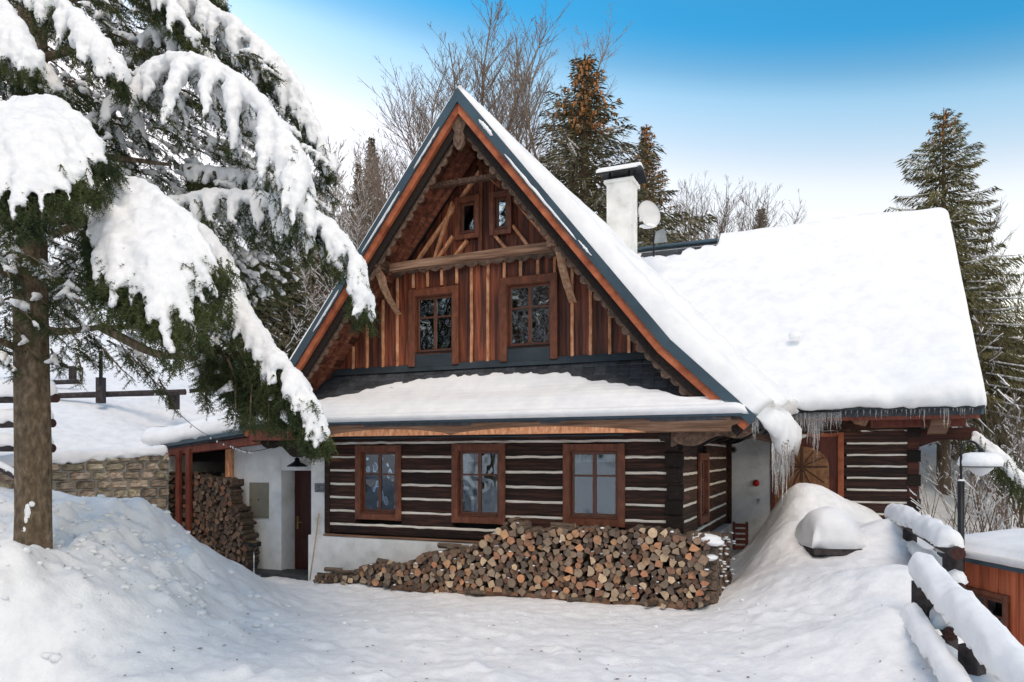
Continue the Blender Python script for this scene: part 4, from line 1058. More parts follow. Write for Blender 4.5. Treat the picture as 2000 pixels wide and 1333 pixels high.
r_ = MB(); r_.beam((fl_[0] + .1, .02, 2.30), (-7.55, -.06, 2.60), .14, .17, jit=.004, seg=5); DS(r_, 'front_beam', M['redwood'])
r_ = MB(); r_.beam((fl_[0] + .15, .55, 2.20), (-9.35, .55, 2.22), .12, .20); DS(r_, 'inner_beam', M['end'])
for px_ in (349, 369):
    q = MB(); a = A(px_, -.22); q.box(a - .05, a + .05, -.27, -.17, -.1, 2.34 + (.03 if px_ > 350 else 0), c=.008); DS(q, 'post', M['redwood'])
q = MB(); a = A(448, .22); q.box(a - .06, a + .06, .16, .28, -.1, 2.5, c=.008); DS(q, 'post', M['batten'])
for k in range(6):
    q = MB(); a = fl_[0] + .3 + k * .62; q.beam((a, -.02, 2.42 + k * .045), (a, 4.1, 2.86 + k * .05), .08, .10); DS(q, 'rafter', M['redwood'])
r_ = MB()
rings = []
for i in range(50):
    t = i / 49; a = fl_[0] - .5 + (A(470, -.1) + .35 - fl_[0] + .5) * t; e = math.sqrt(max(0, 1 - (1 - min(1, (1 - t) * 8 + .02)) ** 2)); tt = max(0, (a - fl_[0]) / (fr_[0] - fl_[0])); zf = fl_[2] + (fr_[2] - fl_[2]) * tt + .02
    ring = []
    for k in range(20):
        b = -.10 + 4.3 * (k / 19) ** 1.4; h = (.36 + .10 * float(vnoise(a, b, None, 31)) + .03 * float(vnoise(a * 5, b * 5, None, 32))) * e * float(sstep(-.25, .15, b) * .35 + .65) + .12 * (1 - tt) * sstep(.2, 2, b)
        ring.append((a, b, zf + .13 * b + h))
    ring = [(a, -.13 - .02 * float(vnoise(a * 7, 2, None, 3)), zf + .005 + .03 * float(vnoise(a * 8, 1, None, 2))), (a, -.17 - .03 * float(vnoise(a * 4, 2, None, 3)), zf + .10 * e), (a, -.15, zf + .19 * e)] + ring + [(a, 4.2, zf + .3), (a, 2, zf + .12), (a, .1, zf - .02)]
    rings.append(ring)
o = sweep('roof_snow', rings, M['snow'], shed); o.location = (-S0[0], -S0[1], .1)

# ------------------------------------------------------------------ stone retaining wall
swl = empty('stone_retaining_wall', tuple(W0.xy.lerp(W1.xy, .5)) + (1.2,), math.atan2(W1.y - W0.y, W1.x - W0.x), 'rough sandstone block wall under the snow bank left of the woodshed', 'stone wall')
LW = (W1.xy - W0.xy).length
zt0, zt1 = 1.88, 2.30
def wtop(x): return zt0 + (zt1 - zt0) * (x + LW / 2) / LW
q = MB(); q.add([(-LW / 2, .03, -1.6), (LW / 2, .03, -1.6), (LW / 2, .03, wtop(LW / 2) - 1.25), (-LW / 2, .03, wtop(-LW / 2) - 1.25), (-LW / 2, .45, -1.6), (LW / 2, .45, -1.6), (LW / 2, .45, wtop(LW / 2) - 1.25), (-LW / 2, .45, wtop(-LW / 2) - 1.25)],
                [(0, 1, 2, 3), (5, 4, 7, 6), (1, 5, 6, 2), (4, 0, 3, 7), (3, 2, 6, 7)]); q.build('mortar_core', M['mortar'], swl)
def stone_mesh(seed):
    r2 = random.Random(seed); mb = MB(); n = 5; vs = []
    for i in range(n + 1):
        for j in range(n + 1):
            x, z = i / n - .5, j / n - .5; e = min(1, (0.5 - max(abs(x), abs(z))) * 5)
            vs.append((x * (1 - .05 * (abs(z) * 2) ** 3) + r2.uniform(-.02, .02), -.035 - .05 * e + r2.uniform(-.018, .018) if e > .05 else .05, z * (1 - .05 * (abs(x) * 2) ** 3) + r2.uniform(-.03, .03)))
    mb.add(vs, [(i * (n + 1) + j, (i + 1) * (n + 1) + j, (i + 1) * (n + 1) + j + 1, i * (n + 1) + j + 1) for i in range(n) for j in range(n)])
    return mb.mesh('stone', M['stone'], False)
stones = [stone_mesh(s_) for s_ in range(10)]
ns = 0; z = -1.0; row = 0
def place_stones(parent, x0, x1, ztop, zbase, loc=(0, 0, 0), rz=0):
    global ns
    z = zbase; row = 0
    while z < ztop(x1) - .02:
        h = rng.uniform(.17, .25); x = x0 - rng.uniform(0, .15)
        while x < x1 - .05:
            w_ = min(rng.uniform(.20, .44), x1 - x); zt = ztop(x + w_ / 2)
            hh = min(h, zt - z)
            if hh > .06 and w_ > .06 and x + w_ > x0:
                o = bpy.data.objects.new('stone', stones[rng.randrange(10)]); link(o, parent); ns += 1
                c = Vector((x + w_ / 2, 0, z + hh / 2)); c.rotate(Matrix.Rotation(rz, 3, 'Z'))
                o.location = (c.x + loc[0], c.y + loc[1], c.z + loc[2]); o.scale = (w_ - .006, rng.uniform(.7, 1.3), hh - .006); o.rotation_euler = (0, rng.uniform(-.035, .035), rz)
            x += w_ + .004
        z += h + .004; row += 1
place_stones(swl, -3.7 + 1.0, LW / 2, lambda x: wtop(x) - 1.2, -.55)
# short return along the shed and the shed's back wall
back_w = empty('stone_shed_wall', tuple(hx(-9.9, 2.0, 0)), RZ, 'grey stone wall at the back of the woodshed behind the stacked firewood', 'stone wall')
q = MB(); q.box(-1.0, 1.0, .03, .3, -.2, 2.4); q.box(-1.15, -.9, -1.75, .3, -.2, 2.3); q.build('mortar_core', M['mortar'], back_w)
place_stones(back_w, -.9, 1.0, lambda x: 2.25, 1.2)

# ------------------------------------------------------------------ firewood
def rim_mat(name, key):
    m = ring_mat(name, [(.10, .08, .065), (.22, .10, .055), (.06, .045, .035), (.16, .10, .07), (.26, .16, .10), (.08, .06, .045)]); nt = m.node_tree
    g = nt.nodes.new('ShaderNodeNewGeometry')
    for l in list(nt.links):
        if l.from_node.type == 'OBJECT_INFO': nt.links.new(g.outputs['Random Per Island'], l.to_socket); 
    return m
M['fire_end_i'] = rim_mat('stacked_firewood_face', 0)
def fw_poly(kind, r2):
    if kind == 0: return [(.06 * (1 + r2.uniform(-.06, .06)) * math.cos(t), .06 * (1 + r2.uniform(-.06, .06)) * math.sin(t)) for t in [2 * math.pi * i / 11 for i in range(11)]]
    if kind == 1: return [(-.062, -.03)] + [(.066 * math.cos(t), -.03 + .085 * math.sin(t)) for t in [math.pi * i / 7 for i in range(0, 8)]]
    if kind == 2: return [(-.05 + r2.uniform(-.01, .01), -.055), (.06, -.05), (.055, .0), (.03, .045), (-.03, .066)]
    if kind == 3: return [(-.058, -.045), (.02, -.062), (.064, .0), (.012, .062), (-.05, .035)]
    return [(-.055, -.05), (.052, -.056), (.058, .045), (-.048, .055)]
FW = []
for s_ in range(14):
    r2 = random.Random(100 + s_); kind = [0, 0, 1, 2, 3, 4, 1, 2, 3, 4, 2, 0, 3, 1][s_]; poly = fw_poly(kind, r2); n = len(poly); mb = MB()
    vs = [(x * (1 + .0), y, z) for y in (-.17, .0, .17) for (x, z) in [(p[0] * (1 + r2.uniform(-.05, .05)), p[1] * (1 + r2.uniform(-.05, .05))) for p in poly]]
    mb.add(vs, [(k * n + i, k * n + (i + 1) % n, (k + 1) * n + (i + 1) % n, (k + 1) * n + i) for k in (0, 1) for i in range(n)], 1)
    mb.f += [tuple(range(n)), tuple(range(3 * n - 1, 2 * n - 1, -1))]; mb.mi += [0, 0]
    me = bpy.data.meshes.new('firewood_log'); me.from_pydata(mb.v, [], mb.f)
    me.materials.append(M['fire_end']); me.materials.append(M['fire_side']); me.polygons.foreach_set('material_index', mb.mi); me.update(); fix_normals(me)
    FW.append((kind, me))
def pack(x0, x1, top, floor, rlo, rhi, seed, tries=26, fill=.0):
    """drop circles one by one onto the pile; returns (x,z,r)"""
    r2 = random.Random(seed); C_ = []; fail = 0
    while fail < 60:
        r = r2.uniform(rlo, rhi) if r2.random() < .8 else r2.uniform(rhi, rhi * 1.25)
        best = None
        arr = np.array(C_) if C_ else np.zeros((0, 3))
        for _ in range(tries):
            x = r2.uniform(x0 + r, x1 - r); z = floor(x) + r
            if len(arr):
                dx = np.abs(arr[:, 0] - x); R_ = (arr[:, 2] + r) * .97; m = dx < R_
                if m.any(): z = max(z, float((arr[m, 1] + np.sqrt(R_[m] ** 2 - dx[m] ** 2)).max()))
            if z + r * .5 < top(x) and (best is None or z < best[1]): best = (x, z, r)
        if best is None: fail += 1; continue
        fail = 0; C_.append(best)
    return C_
PF = -.45
ptop = [(620, 1120), (700, 1122), (712, 1102), (745, 1100), (790, 1103), (830, 1082), (860, 1078), (925, 1070), (945, 1052), (985, 1030), (1003, 1012), (1040, 1034), (1100, 1030), (1180, 1030), (1215, 1040), (1245, 1028), (1300, 1035), (1390, 1045)]
tx = [A(p[0], PF) for p in ptop]; tz = [Z(p[0], p[1], PF) for p in ptop]
def zfloor(a):
    p = hx(a, PF - .1, 0); return float(ground_z(p.x, p.y, False)) + .035
fx = np.linspace(tx[0], tx[-1], 40); fz_ = [zfloor(a) for a in fx]
floor_f = lambda a: float(np.interp(a, fx, fz_))
piles = pack(tx[0] + .05, tx[-1], lambda a: float(np.interp(a, tx, tz)) - .0, floor_f, .030, .057, 3)
print('firewood front pile', len(piles))
GRP_F = 'firewood logs stacked in front of the cottage wall'
LB = {0: 'round firewood log with its sawn end showing in the stack below the windows', 1: 'half-round split firewood log in the stack below the windows', 2: 'wedge-shaped split firewood log in the stack below the windows', 3: 'angular split firewood log in the stack below the windows', 4: 'squarish split firewood log in the stack below the windows'}
def log_label(kind, a, z, r, cross):
    shape = {0: 'round', 1: 'half-round', 2: 'wedge-cut', 3: 'angular split', 4: 'squared split'}[kind]
    size = 'thin' if r < .04 else 'stout' if r > .053 else 'medium'
    f = floor_f(a); h = (z - f) / max(.15, float(np.interp(a, tx, tz)) - f)
    lev = 'at the snowy foot' if h < .12 else 'near the bottom' if h < .3 else 'low in the middle' if h < .5 else 'high in the middle' if h < .72 else 'near the top' if h < .92 else 'on the very top'
    zi = int((A(1400, PF) - a) / (A(1400, PF) - A(615, PF)) * 12)
    zone = ['at the stack\'s right end', 'by the snowy right end', 'right of the right window', 'below the right window\'s right edge', 'below the right window', 'between right and middle windows', 'below the middle window\'s right edge', 'below the middle window', 'left of the middle window', 'between middle and left windows', 'below the left window', 'in the low left tail', 'nearest the door'][max(0, min(12, zi))]
    return '%s %s log%s %s, %s' % (size, shape, ' lying crosswise' if cross else '', lev, zone)
def put_log(a, b, z, r, rot=0, rz=0, stuff=None, ls=1.0):
    kind, me = FW[rng.randrange(len(FW))]
    if stuff is None:
        o = bpy.data.objects.new('firewood_log', me); link(o)
        p = hx(a, b, z); o.location = p; o.scale = (r / .06 * 1.06, ls, r / .06 * 1.06)
        o.rotation_euler = (0, 0, 0); o.rotation_mode = 'QUATERNION'
        o.rotation_quaternion = Quaternion((0, 0, 1), RZ + rz) @ Quaternion((0, 1, 0), rot)
        tag(o, log_label(kind, a, z, r, abs(rz) > .6), 'firewood', GRP_F); return o
    mt = Matrix.Translation(hx(a, b, z)) @ (Quaternion((0, 0, 1), RZ + rz) @ Quaternion((0, 1, 0), rot)).to_matrix().to_4x4() @ Matrix.Diagonal((r / .06 * 1.06, ls, r / .06 * 1.06, 1))
    o_ = len(stuff[0]); stuff[0].extend([tuple(mt @ v.co) for v in me.vertices]); stuff[1].extend([tuple(i + o_ for i in p.vertices) for p in me.polygons]); stuff[2].extend([p.material_index for p in me.polygons])
piles.sort(key=lambda c: -c[2])
st_front = ([], [], [])
nlog = 0; LIM = 270
for (x, z, r) in piles:
    nlog += 1
    put_log(x, PF + rng.uniform(-.05, .03), z, r, rng.random() * 6.28, rng.uniform(-.12, .12), None if nlog <= LIM else st_front)
# second row behind, and the return side round the corner
for (x, z, r) in pack(A(960, -.3), .50, lambda a: float(np.interp(a, tx, tz)) - .04, floor_f, .05, .075, 8): put_log(x, PF + .34, z, r, rng.random() * 6, 0, st_front)
for (b, z, r) in pack(-.45, 1.3, lambda b: 1.02 - .08 * b, lambda b: -.02, .04, .07, 9): put_log(.42 + rng.uniform(-.03, .03), b, z, r, rng.random() * 6, R(90) + rng.uniform(-.1, .1), st_front)
# crosswise logs building up the right end
for k in range(13):
    for j in range(2):
        if (k + j) % 3 == 2: continue
        put_log(.25 - .26 * j + rng.uniform(-.06, .06), PF - .08 + rng.uniform(-.03, .03), .07 + k * .078, rng.uniform(.038, .05), rng.random() * 6, R(90) + rng.uniform(-.15, .15), None)
# loose logs at the left end and on top
for (px_, py_, r, rz_, s_) in ((640, 1124, .05, R(80), 1.1), (665, 1128, .05, R(70), 1), (690, 1130, .045, R(30), 1), (655, 1112, .04, R(95), 1), (680, 1118, .04, R(100), 1), (878, 1066, .045, R(85), 1.3), (895, 1070, .04, R(95), 1.1), (750, 1098, .045, R(70), 1), (1100, 1026, .035, R(88), 1.2)):
    put_log(A(px_, PF), PF - (.06 if px_ < 700 else 0), Z(px_, py_, PF), r, rng.random() * 6, rz_, None, s_)
for q in range(9):   # stray splits dropped at the foot
    a = rng.uniform(-6.2, .2); put_log(a, PF - .24, floor_f(a) + .03, rng.uniform(.03, .04), rng.random() * 6, rng.uniform(0, 3), None, .7)
def build_stuff(name, st, label):
    me = bpy.data.meshes.new(name); me.from_pydata(st[0], [], st[1]); me.materials.append(M['fire_end_i']); me.materials.append(M['fire_side']); me.polygons.foreach_set('material_index', st[2]); me.update()
    fix_normals(me); return tag(link(bpy.data.objects.new(name, me)), label, 'firewood', kind='stuff')
build_stuff('firewood_stack', st_front, 'smaller firewood logs filling the stack below the windows and round the corner')
plk = MB()
for (p, q) in ((760, 880), (890, 1010), (1015, 1190), (1195, 1340)):
    a0, a1 = A(p, PF - .2), A(q, PF - .2); plk.beam((a0, PF - .10, floor_f(a0) + .0), (a1, PF - .12, floor_f(a1) + .0), .10, .07, c=.01, seg=4, jit=.004)
o = plk.build('base_plank', M['beam']); o.location = (HX, HY, 0); o.rotation_euler = (0, 0, RZ); tag(o, 'grey planks lying in the snow under the firewood stack', 'planks', kind='stuff')
# snow caught on the stack's right end
def blob(mb, c, r, sx=1, sy=1, sz=1, n=8, k=6, jit=.1, rz=0):
    vs = []
    for i in range(1, k):
        for j in range(n):
            th, ph = math.pi * i / k, 2 * math.pi * j / n; q = r * (1 + rng.uniform(-jit, jit)); x, y = q * sx * math.sin(th) * math.cos(ph), q * sy * math.sin(th) * math.sin(ph)
            vs.append((c[0] + x * math.cos(rz) - y * math.sin(rz), c[1] + x * math.sin(rz) + y * math.cos(rz), c[2] + q * sz * math.cos(th)))
    vs += [(c[0], c[1], c[2] + r * sz), (c[0], c[1], c[2] - r * sz)]; t, b = len(vs) - 2, len(vs) - 1
    fs = [(i * n + j, i * n + (j + 1) % n, (i + 1) * n + (j + 1) % n, (i + 1) * n + j) for i in range(k - 2) for j in range(n)]
    fs += [(t, (j + 1) % n, j) for j in range(n)] + [(b, (k - 2) * n + j, (k - 2) * n + (j + 1) % n) for j in range(n)]
    mb.add([v for v in vs], fs)
mb = MB()
for (px_, py_, w_, h_) in ((1372, 1052, .26, .07), (1392, 1060, .16, .06), (1360, 1092, .20, .05), (1385, 1090, .12, .05), (1340, 1120, .05, .03), (1315, 1092, .06, .03)):
    blob(mb, hx(A(px_, PF - .08), PF - .02, Z(px_, py_, PF - .08)), 1, w_, .16, h_, 10, 7, .06, RZ)
for k in range(60):
    x, z, r = piles[rng.randrange(len(piles))]
    blob(mb, hx(x + rng.uniform(-.02, .02), PF - .15, z + r * .8), 1, r * .8, .04, .014, 6, 5, .2, RZ)
for k in range(30):
    b_ = rng.uniform(-.4, 1.3); blob(mb, hx(.62 + rng.uniform(-.03, .03), b_, rng.uniform(.1, 1.0) ** .7), 1, .035, rng.uniform(.02, .07), .014, 6, 5, .3, RZ)
tag(mb.build('snow_crust', M['snow'], None, True), 'crusts of snow lying on the firewood stack and its right end', 'snow', kind='stuff')
# stack inside the woodshed
st_shed = ([], [], [])
sp_ = [(398, 928), (440, 934), (462, 938), (466, 985), (482, 1002), (488, 1040), (496, 1110)]
sx_ = [A(p[0], 0) for p in sp_]; sz_ = [Z(p[0], p[1], 0) for p in sp_]
for (x, z, r) in pack(sx_[0] - .1, sx_[-1] + .03, lambda a: float(np.interp(a, sx_, sz_)), lambda a: -.15, .030, .055, 12): put_log(x, .0 + rng.uniform(-.06, .03), z, r, rng.random() * 6, rng.uniform(-.2, .2), st_shed)
c0, c1 = A(340, 0), A(402, 0)
for k in range(24):
    z = -.05 + k * .095
    if z > Z(370, 918, 0): break
    if k % 2:
        for j in range(3): put_log(c0 + .1 + (c1 - c0 - .16) * j / 2 + rng.uniform(-.03, .03), .0, z, rng.uniform(.04, .055), rng.random() * 6, rng.uniform(-.1, .1), st_shed)
    else:
        for j in range(2): put_log(c0 + .18 + j * .34 + rng.uniform(-.05, .05), -.08 + rng.uniform(-.03, .03), z, rng.uniform(.038, .05), rng.random() * 6, R(90) + rng.uniform(-.12, .12), st_shed, 1.1)
for (x, z, r) in pack(c0 - .4, c1 + .5, lambda a: 1.85, lambda a: -.15, .05, .07, 14): put_log(x, .5, z, r, 0, 0, st_shed)
build_stuff('woodshed_firewood', st_shed, 'firewood stacked to the beam inside the woodshed')

# ------------------------------------------------------------------ small things on and near the cottage
def top(name, label, cat, a, b, z, rz=0, group=None): return empty(name, tuple(hx(a, b, z)), RZ + rz, label, cat, group)
# barn lamp over the entrance
a, z = A(583, .0), Z(583, 905, .0)
t = top('wall_lamp', 'black barn lamp with curled bracket on the white wall above the entrance', 'wall lamp', a - .02, .30, z)
q = MB(); q.lathe([(.02, .14), (.045, .13), (.05, .07), (.09, .04), (.19, -.02), (.195, -.04), (.18, -.035), (.08, .02), (.02, .05)], 20, c=(-.08, -.22, -.03)); q.build('lamp_shade', M['dark'], t, True)
q = MB(); q.lathe([(.0, -.07), (.04, -.06), (.055, -.02), (.04, .02), (.02, .03)], 12, c=(-.08, -.22, -.03)); q.build('bulb', M['white'], t, True)
q = MB(); q.tube([(-.08, -.22, .10), (-.10, -.22, .17), (-.05, -.20, .23), (.03, -.14, .22), (.08, -.06, .16), (.10, .0, .12)], .012, 6); q.tube([(-.1, -.22, .15), (-.16, -.22, .19), (-.17, -.22, .23), (-.13, -.22, .25)], .009, 6); q.build('bracket', M['dark'], t, True)
q = MB(); q.prism([(.115 + .075 * math.cos(i * .5236), .14 + .075 * math.sin(i * .5236)) for i in range(12)], 'y', -.03, .0); q.build('mounting_plate', M['dark'], t)
# plaque
a, z = A(624, -.03), Z(624, 953, -.03)
t = top('house_plaque', 'small dark square plaque on the white pillar beside the log wall', 'plaque', a, -.025, z)
q = MB(); q.box(-.105, .105, -.018, .0, -.085, .085, c=.004); q.build('plate', mat('pewter_plate', [(.35, (.09, .10, .11)), (.6, (.22, .24, .25))], (1, 1, 1), 30, 3, .45, .6, .004, metallic=.4), t)
q = MB(); q.box(-.07, .07, -.022, -.018, .035, .042); q.box(-.05, .05, -.022, -.018, -.055, -.049); q.lathe([(.001, .012), (.028, .008), (.03, 0)], 10, c=(0, 0, 0)); q.build('relief', M['dark'], t)
# broom handle leaning on the plinth
p0, p1 = hx(A(605, -.42), -.42, Z(605, 1134, -.42)), hx(A(623, -.10), -.10, Z(623, 1003, -.10))
q = MB(); d = p1 - p0; q.tube([(0, 0, 0), tuple(d * .5 + Vector((.004, 0, 0))), tuple(d)], [.014, .0135, .013], 8)
o = q.build('broomstick', M['stick'], None, True); o.location = p0; tag(o, 'pale wooden broomstick leaning against the white plinth by the door', 'broomstick')
# standing ashtray
p = hx(A(496, -.35), -.35, -.12); 
t = empty('standing_ashtray', (p.x, p.y, p.z), 0, 'chrome standing ashtray with a round black bowl beside the woodshed', 'ashtray')
zt = EYE - (1062 - HOR) / FPX * p.y - p.z
q = MB(); q.lathe([(.13, 0), (.13, .015), (.02, .03), (.013, .05), (.013, zt - .06)], 16); q.build('stand', mat('chrome_tube', [(.3, (.5, .5, .5)), (.7, (.6, .6, .6))], rough=.25, bump=0, metallic=.9), t, True)
q = MB(); q.lathe([(.03, zt - .07), (.12, zt - .055), (.135, zt - .04), (.135, zt + .02), (.125, zt + .035), (.11, zt + .02), (.10, zt - .02), (.02, zt - .03)], 20); q.build('bowl', M['dark'], t, True)
q = MB(); q.lathe([(.08, zt + .02), (.12, zt + .035), (.128, zt + .04), (.118, zt + .045), (.07, zt + .03)], 20); q.build('rim', M['brass'], t, True)
# fire alarm bell, tap and siren on the white wall
z = Z(1477, 944, WB - .06); a = A(1477, WB - .06)
t = top('alarm_sounder', 'red alarm sounder with a pale bracket on the white wall near the hanging icicles', 'alarm', a, WB - .03, z)
q = MB(); q.tube([(0, 0, 0), (0, -.05, 0), (0, -.09, 0)], [.075, .075, .05], 14); q.build('sounder', M['redmetal'], t, True)
q = MB(); q.box(.05, .17, -.035, .0, -.05, .06, c=.004); q.build('bracket', M['white'], t)
a = A(1482, WB - .05); z = Z(1482, 978, WB - .05)
t = top('garden_tap', 'small metal garden tap on the white wall below the red sounder', 'tap', a, WB - .03, z)
q = MB(); q.tube([(0, 0, 0), (0, -.09, 0), (0, -.11, -.05)], [.03, .02, .016], 8); q.box(-.035, .035, -.07, -.05, .025, .04); q.build('spout', mat('chrome_tap', [(.3, (.45, .45, .45)), (.7, (.6, .6, .6))], rough=.3, bump=0, metallic=.9), t, True)
a = A(1432, WB - .05); z = Z(1432, 879, WB - .05)
t = top('wall_vent', 'round grey vent cover high on the white wall under the log eaves', 'vent', a, WB - .03, z)
q = MB(); q.tube([(0, 0, 0), (0, -.03, 0)], .075, 18); q.build('rim', M['meter'], t); q = MB(); q.tube([(0, -.03, 0), (0, -.045, 0)], .045, 16); q.build('cap', M['dark'], t)
# porch light above the arched door
a = A(1566, WB - .5); z = Z(1566, 851, WB - .5)
t = top('porch_ceiling_lamp', 'small white dome lamp hanging over the arched door behind the icicles', 'lamp', a, WB - .5, z)
q = MB(); q.lathe([(.0, -.06), (.06, -.05), (.10, 0), (.09, .02), (.02, .03)], 16); q.build('glass_dome', M['white'], t, True)
q = MB(); q.tube([(0, 0, .03), (0, 0, .32)], .012, 6); q.build('rod', M['dark'], t)
# red slatted crate in front of the white wall
pp = hx(A(1447, 4.6), 4.6, 0); zc = Z(1447, 1075, 4.6)
t = empty('slatted_crate', (pp.x, pp.y, zc), RZ + .2, 'dark red slatted wooden crate standing on end by the white wall', 'crate')
for k in range(5):
    q = MB(); q.box(-.12, .12, -.012, .012, .02 + k * .115, .10 + k * .115, c=.004); q.build('slat', M['redwood'], t)
for x in (-.13, .13):
    q = MB(); q.box(x - .02, x + .02, .013, .22, 0, .58, c=.004); q.build('side_board', M['redwood'], t)
# satellite dish behind the chimney
dc_ = pt(1264, 422, 19.2)
t = empty('satellite_dish', (dc_.x + .12, dc_.y + .25, dc_.z - .9), 0, 'round white satellite dish on the roof ridge behind the chimney', 'satellite dish')
q = MB(); n = 24; prof = [(r * .33, .10 * (r) ** 2) for r in (0.02, .3, .55, .8, 1.0)]; prof += [(.335, .115), (.335, .09), (.26, .03), (.15, -.01), (.02, -.02)]
q.lathe(prof, n); o = q.build('reflector', M['white'], t, True); o.location = (-.12, -.25, .9); o.rotation_euler = (R(78), R(8), R(22)); o.scale = (1, 1.12, 1)
q = MB(); q.tube([(.1, 0, -.1), (.1, 0, .75), (-.1, -.15, .88)], .025, 8); q.tube([(-.1, -.2, .62), (-.35, -.62, .66)], .012, 6); q.build('mast', M['dark'], t)
q = MB(); q.tube([(-.35, -.60, .66), (-.37, -.68, .70)], .035, 8); q.build('feed_horn', M['white'], t)
q = MB(); blob(q, (-.12, -.34, .60), 1, .24, .10, .06, 10, 6, .15); q.build('snow_cap', M['snow'], t, True)
t2 = empty('roof_hatch', tuple(pt(1288, 455, 19.0)), RZ, 'grey metal roof hatch standing open beside the satellite dish', 'roof hatch')
q = MB(); q.prism([(-.14, -.25), (.20, -.25), (.12, .10), (-.10, .04)], 'y', 0, .05); q.build('lid', mat('pale_zinc', [(.3, (.16, .18, .19)), (.7, (.3, .32, .33))], rough=.5, bump=.1, metallic=.4), t2)

# snow-buried board right of the pile
bc = pt(1643, 1068, 11.4)
t = empty('buried_chest', tuple(bc - Vector((0, -.3, .15))), -.05, 'low dark box buried under a rounded dome of snow in front of the wing', 'box')
q = MB(); q.box(-.435, .435, -.40, .55, .03, .12, c=.012); q.build('lid', M['rail'], t)
q = MB(); q.box(-.43, .43, -.30, .5, -.4, .03); q.build('body', M['rail'], t)
n = 40; rings = []
for i in range(n + 1):
    x = -1 + 2 * i / n; e = math.sqrt(max(0.0, 1 - abs(x) ** 2.6)); ring = []
    e = max(e, .01)
    for k in range(24):
        th = math.pi * k / 23; c_ = math.cos(th); s_ = math.sin(th) ** .62
        H = (.62 * (1 - .38 * max(0, x) ** 1.5 - .02 * max(0, -x)) * e ** .6) * (1 + .05 * float(vnoise(x * 2, c_ * 2, None, 44)))
        ring.append((x * .445 + .03 * float(vnoise(k * .4, x * 3, None, 45)), .08 - c_ * .50 * max(.86, e ** .5), .125 + H * s_))
    rings.append(ring)
o = sweep('snow_dome', rings, M['snow'], t)

# ------------------------------------------------------------------ snow ridges on rails, and the fences
def snow_ridge(pts, w, h, parent=None, name='snow_cap', seed=1, taper=.12, sag=.35, res=.05, lean=0.0):
    P = [Vector(p) for p in pts]; rings = []; L = [0]
    for p, q in zip(P[:-1], P[1:]): L.append(L[-1] + (q - p).length)
    n = max(8, int(L[-1] / res)); T = L[-1]
    for i in range(n + 1):
        s_ = T * i / n; k = max(j for j in range(len(L) - 1) if L[j] <= s_ + 1e-9) if s_ < T else len(P) - 2
        c = P[k].lerp(P[k + 1], (s_ - L[k]) / (L[k + 1] - L[k])); d = (P[k + 1] - P[k]).normalized(); sx = Vector((d.y, -d.x, 0)).normalized()
        e = math.sqrt(max(0.0, 1 - (1 - min(1, (s_ + .004) / taper, (T - s_ + .004) / taper)) ** 2)); e = max(e, .06)
        hh = h * (1 + .13 * float(vnoise(s_ * 1.1, seed, None, seed)) + .05 * float(vnoise(s_ * 5, seed, None, seed + 1)) + .05 * abs(float(vnoise(s_ * 11, seed, None, seed + 9)))) * (.35 + .65 * e); ww = w * (1 + .10 * float(vnoise(s_ * 2.5, seed, None, seed + 2))) * e
        ring = []
        for k2 in range(18):
            th = math.pi * (-.13 + 1.26 * k2 / 17); x = math.cos(th) * ww / 2; z = math.sin(th); z = (z * hh) if z > 0 else z * hh * sag
            jj = 1 + .09 * float(vnoise(s_ * 4 + k2 * .5, k2 * .3, None, seed + 3)) + .04 * float(vnoise(s_ * 14, k2 * 1.1, None, seed + 4))
            if k2 in (0, 1, 2, 15, 16, 17): z += .035 * float(vnoise(s_ * 13, k2 * .2, None, seed + 6)); x += .02 * float(vnoise(s_ * 17, k2, None, seed + 7))
            q = c + sx * (x * jj + lean * max(z, 0)) + Vector((0, 0, z * jj)); ring.append(tuple(q))
        rings.append(ring)
    return sweep(name, rings, M['snow'], parent)
def rail(pts, r, parent, name='rail', seed=0):
    q = MB(); P = [Vector(p) for p in pts]; n = 10; m_ = []
    for p, s_ in zip(P[:-1], P[1:]):
        for i in range(n): m_.append(p.lerp(s_, i / n))
    m_.append(P[-1]); q.tube(m_, [r * (1 + .05 * math.sin(i * 1.9 + seed)) for i in range(len(m_))], 14)
    q.mi[-1] = 1; q.mi[-2] = 1
    me = bpy.data.meshes.new(name); me.from_pydata(q.v, [], q.f); me.materials.append(M['rail']); me.materials.append(M['rail_end']); me.polygons.foreach_set('material_index', q.mi); me.update()
    return link(bpy.data.objects.new(name, me), parent)
def post(x, y, z0, z1, w, parent, rz=0):
    q = MB(); q.box(-w / 2, w / 2, -w / 2, w / 2, 0, z1 - z0, c=.012); o = q.build('post', M['rail'], parent); o.location = (x, y, z0); o.rotation_euler = (0, 0, rz); return o
def at0(t, o): o.location = Vector(o.location) - Vector(t.location); return o
# near fence on the right
f1 = empty('log_rail_fence', tuple(pt(1800, 1120, 9.5)), 0, 'upper length of log fence running from the cottage corner, one thick rail heaped with snow', 'fence')
a_, b_ = pt(1748, 1012, 12.6), pt(1872, 1082, 8.6)
at0(f1, rail([a_, b_], .078, f1)); 
o = snow_ridge([a_ + Vector((0, .1, .06)), a_.lerp(b_, .5) + Vector((0, 0, .075)), b_ + Vector((0, .12, .085))], .31, .20, f1, seed=4); at0(f1, o)
for t_, w_ in ((.03, .15), (.30, .15), (.93, .17)):
    p = a_.lerp(b_, t_); at0(f1, post(p.x + .02, p.y + .02, -.6, p.z - .05, w_, f1, .4))
a2, b2 = a_ + Vector((.02, 0, -.38)), b_ + Vector((.02, 0, -.40)); at0(f1, rail([a2, b2], .06, f1, seed=3))
o = snow_ridge([a2 + Vector((0, 0, .05)), b2 + Vector((0, 0, .05))], .2, .13, f1, seed=14); at0(f1, o)
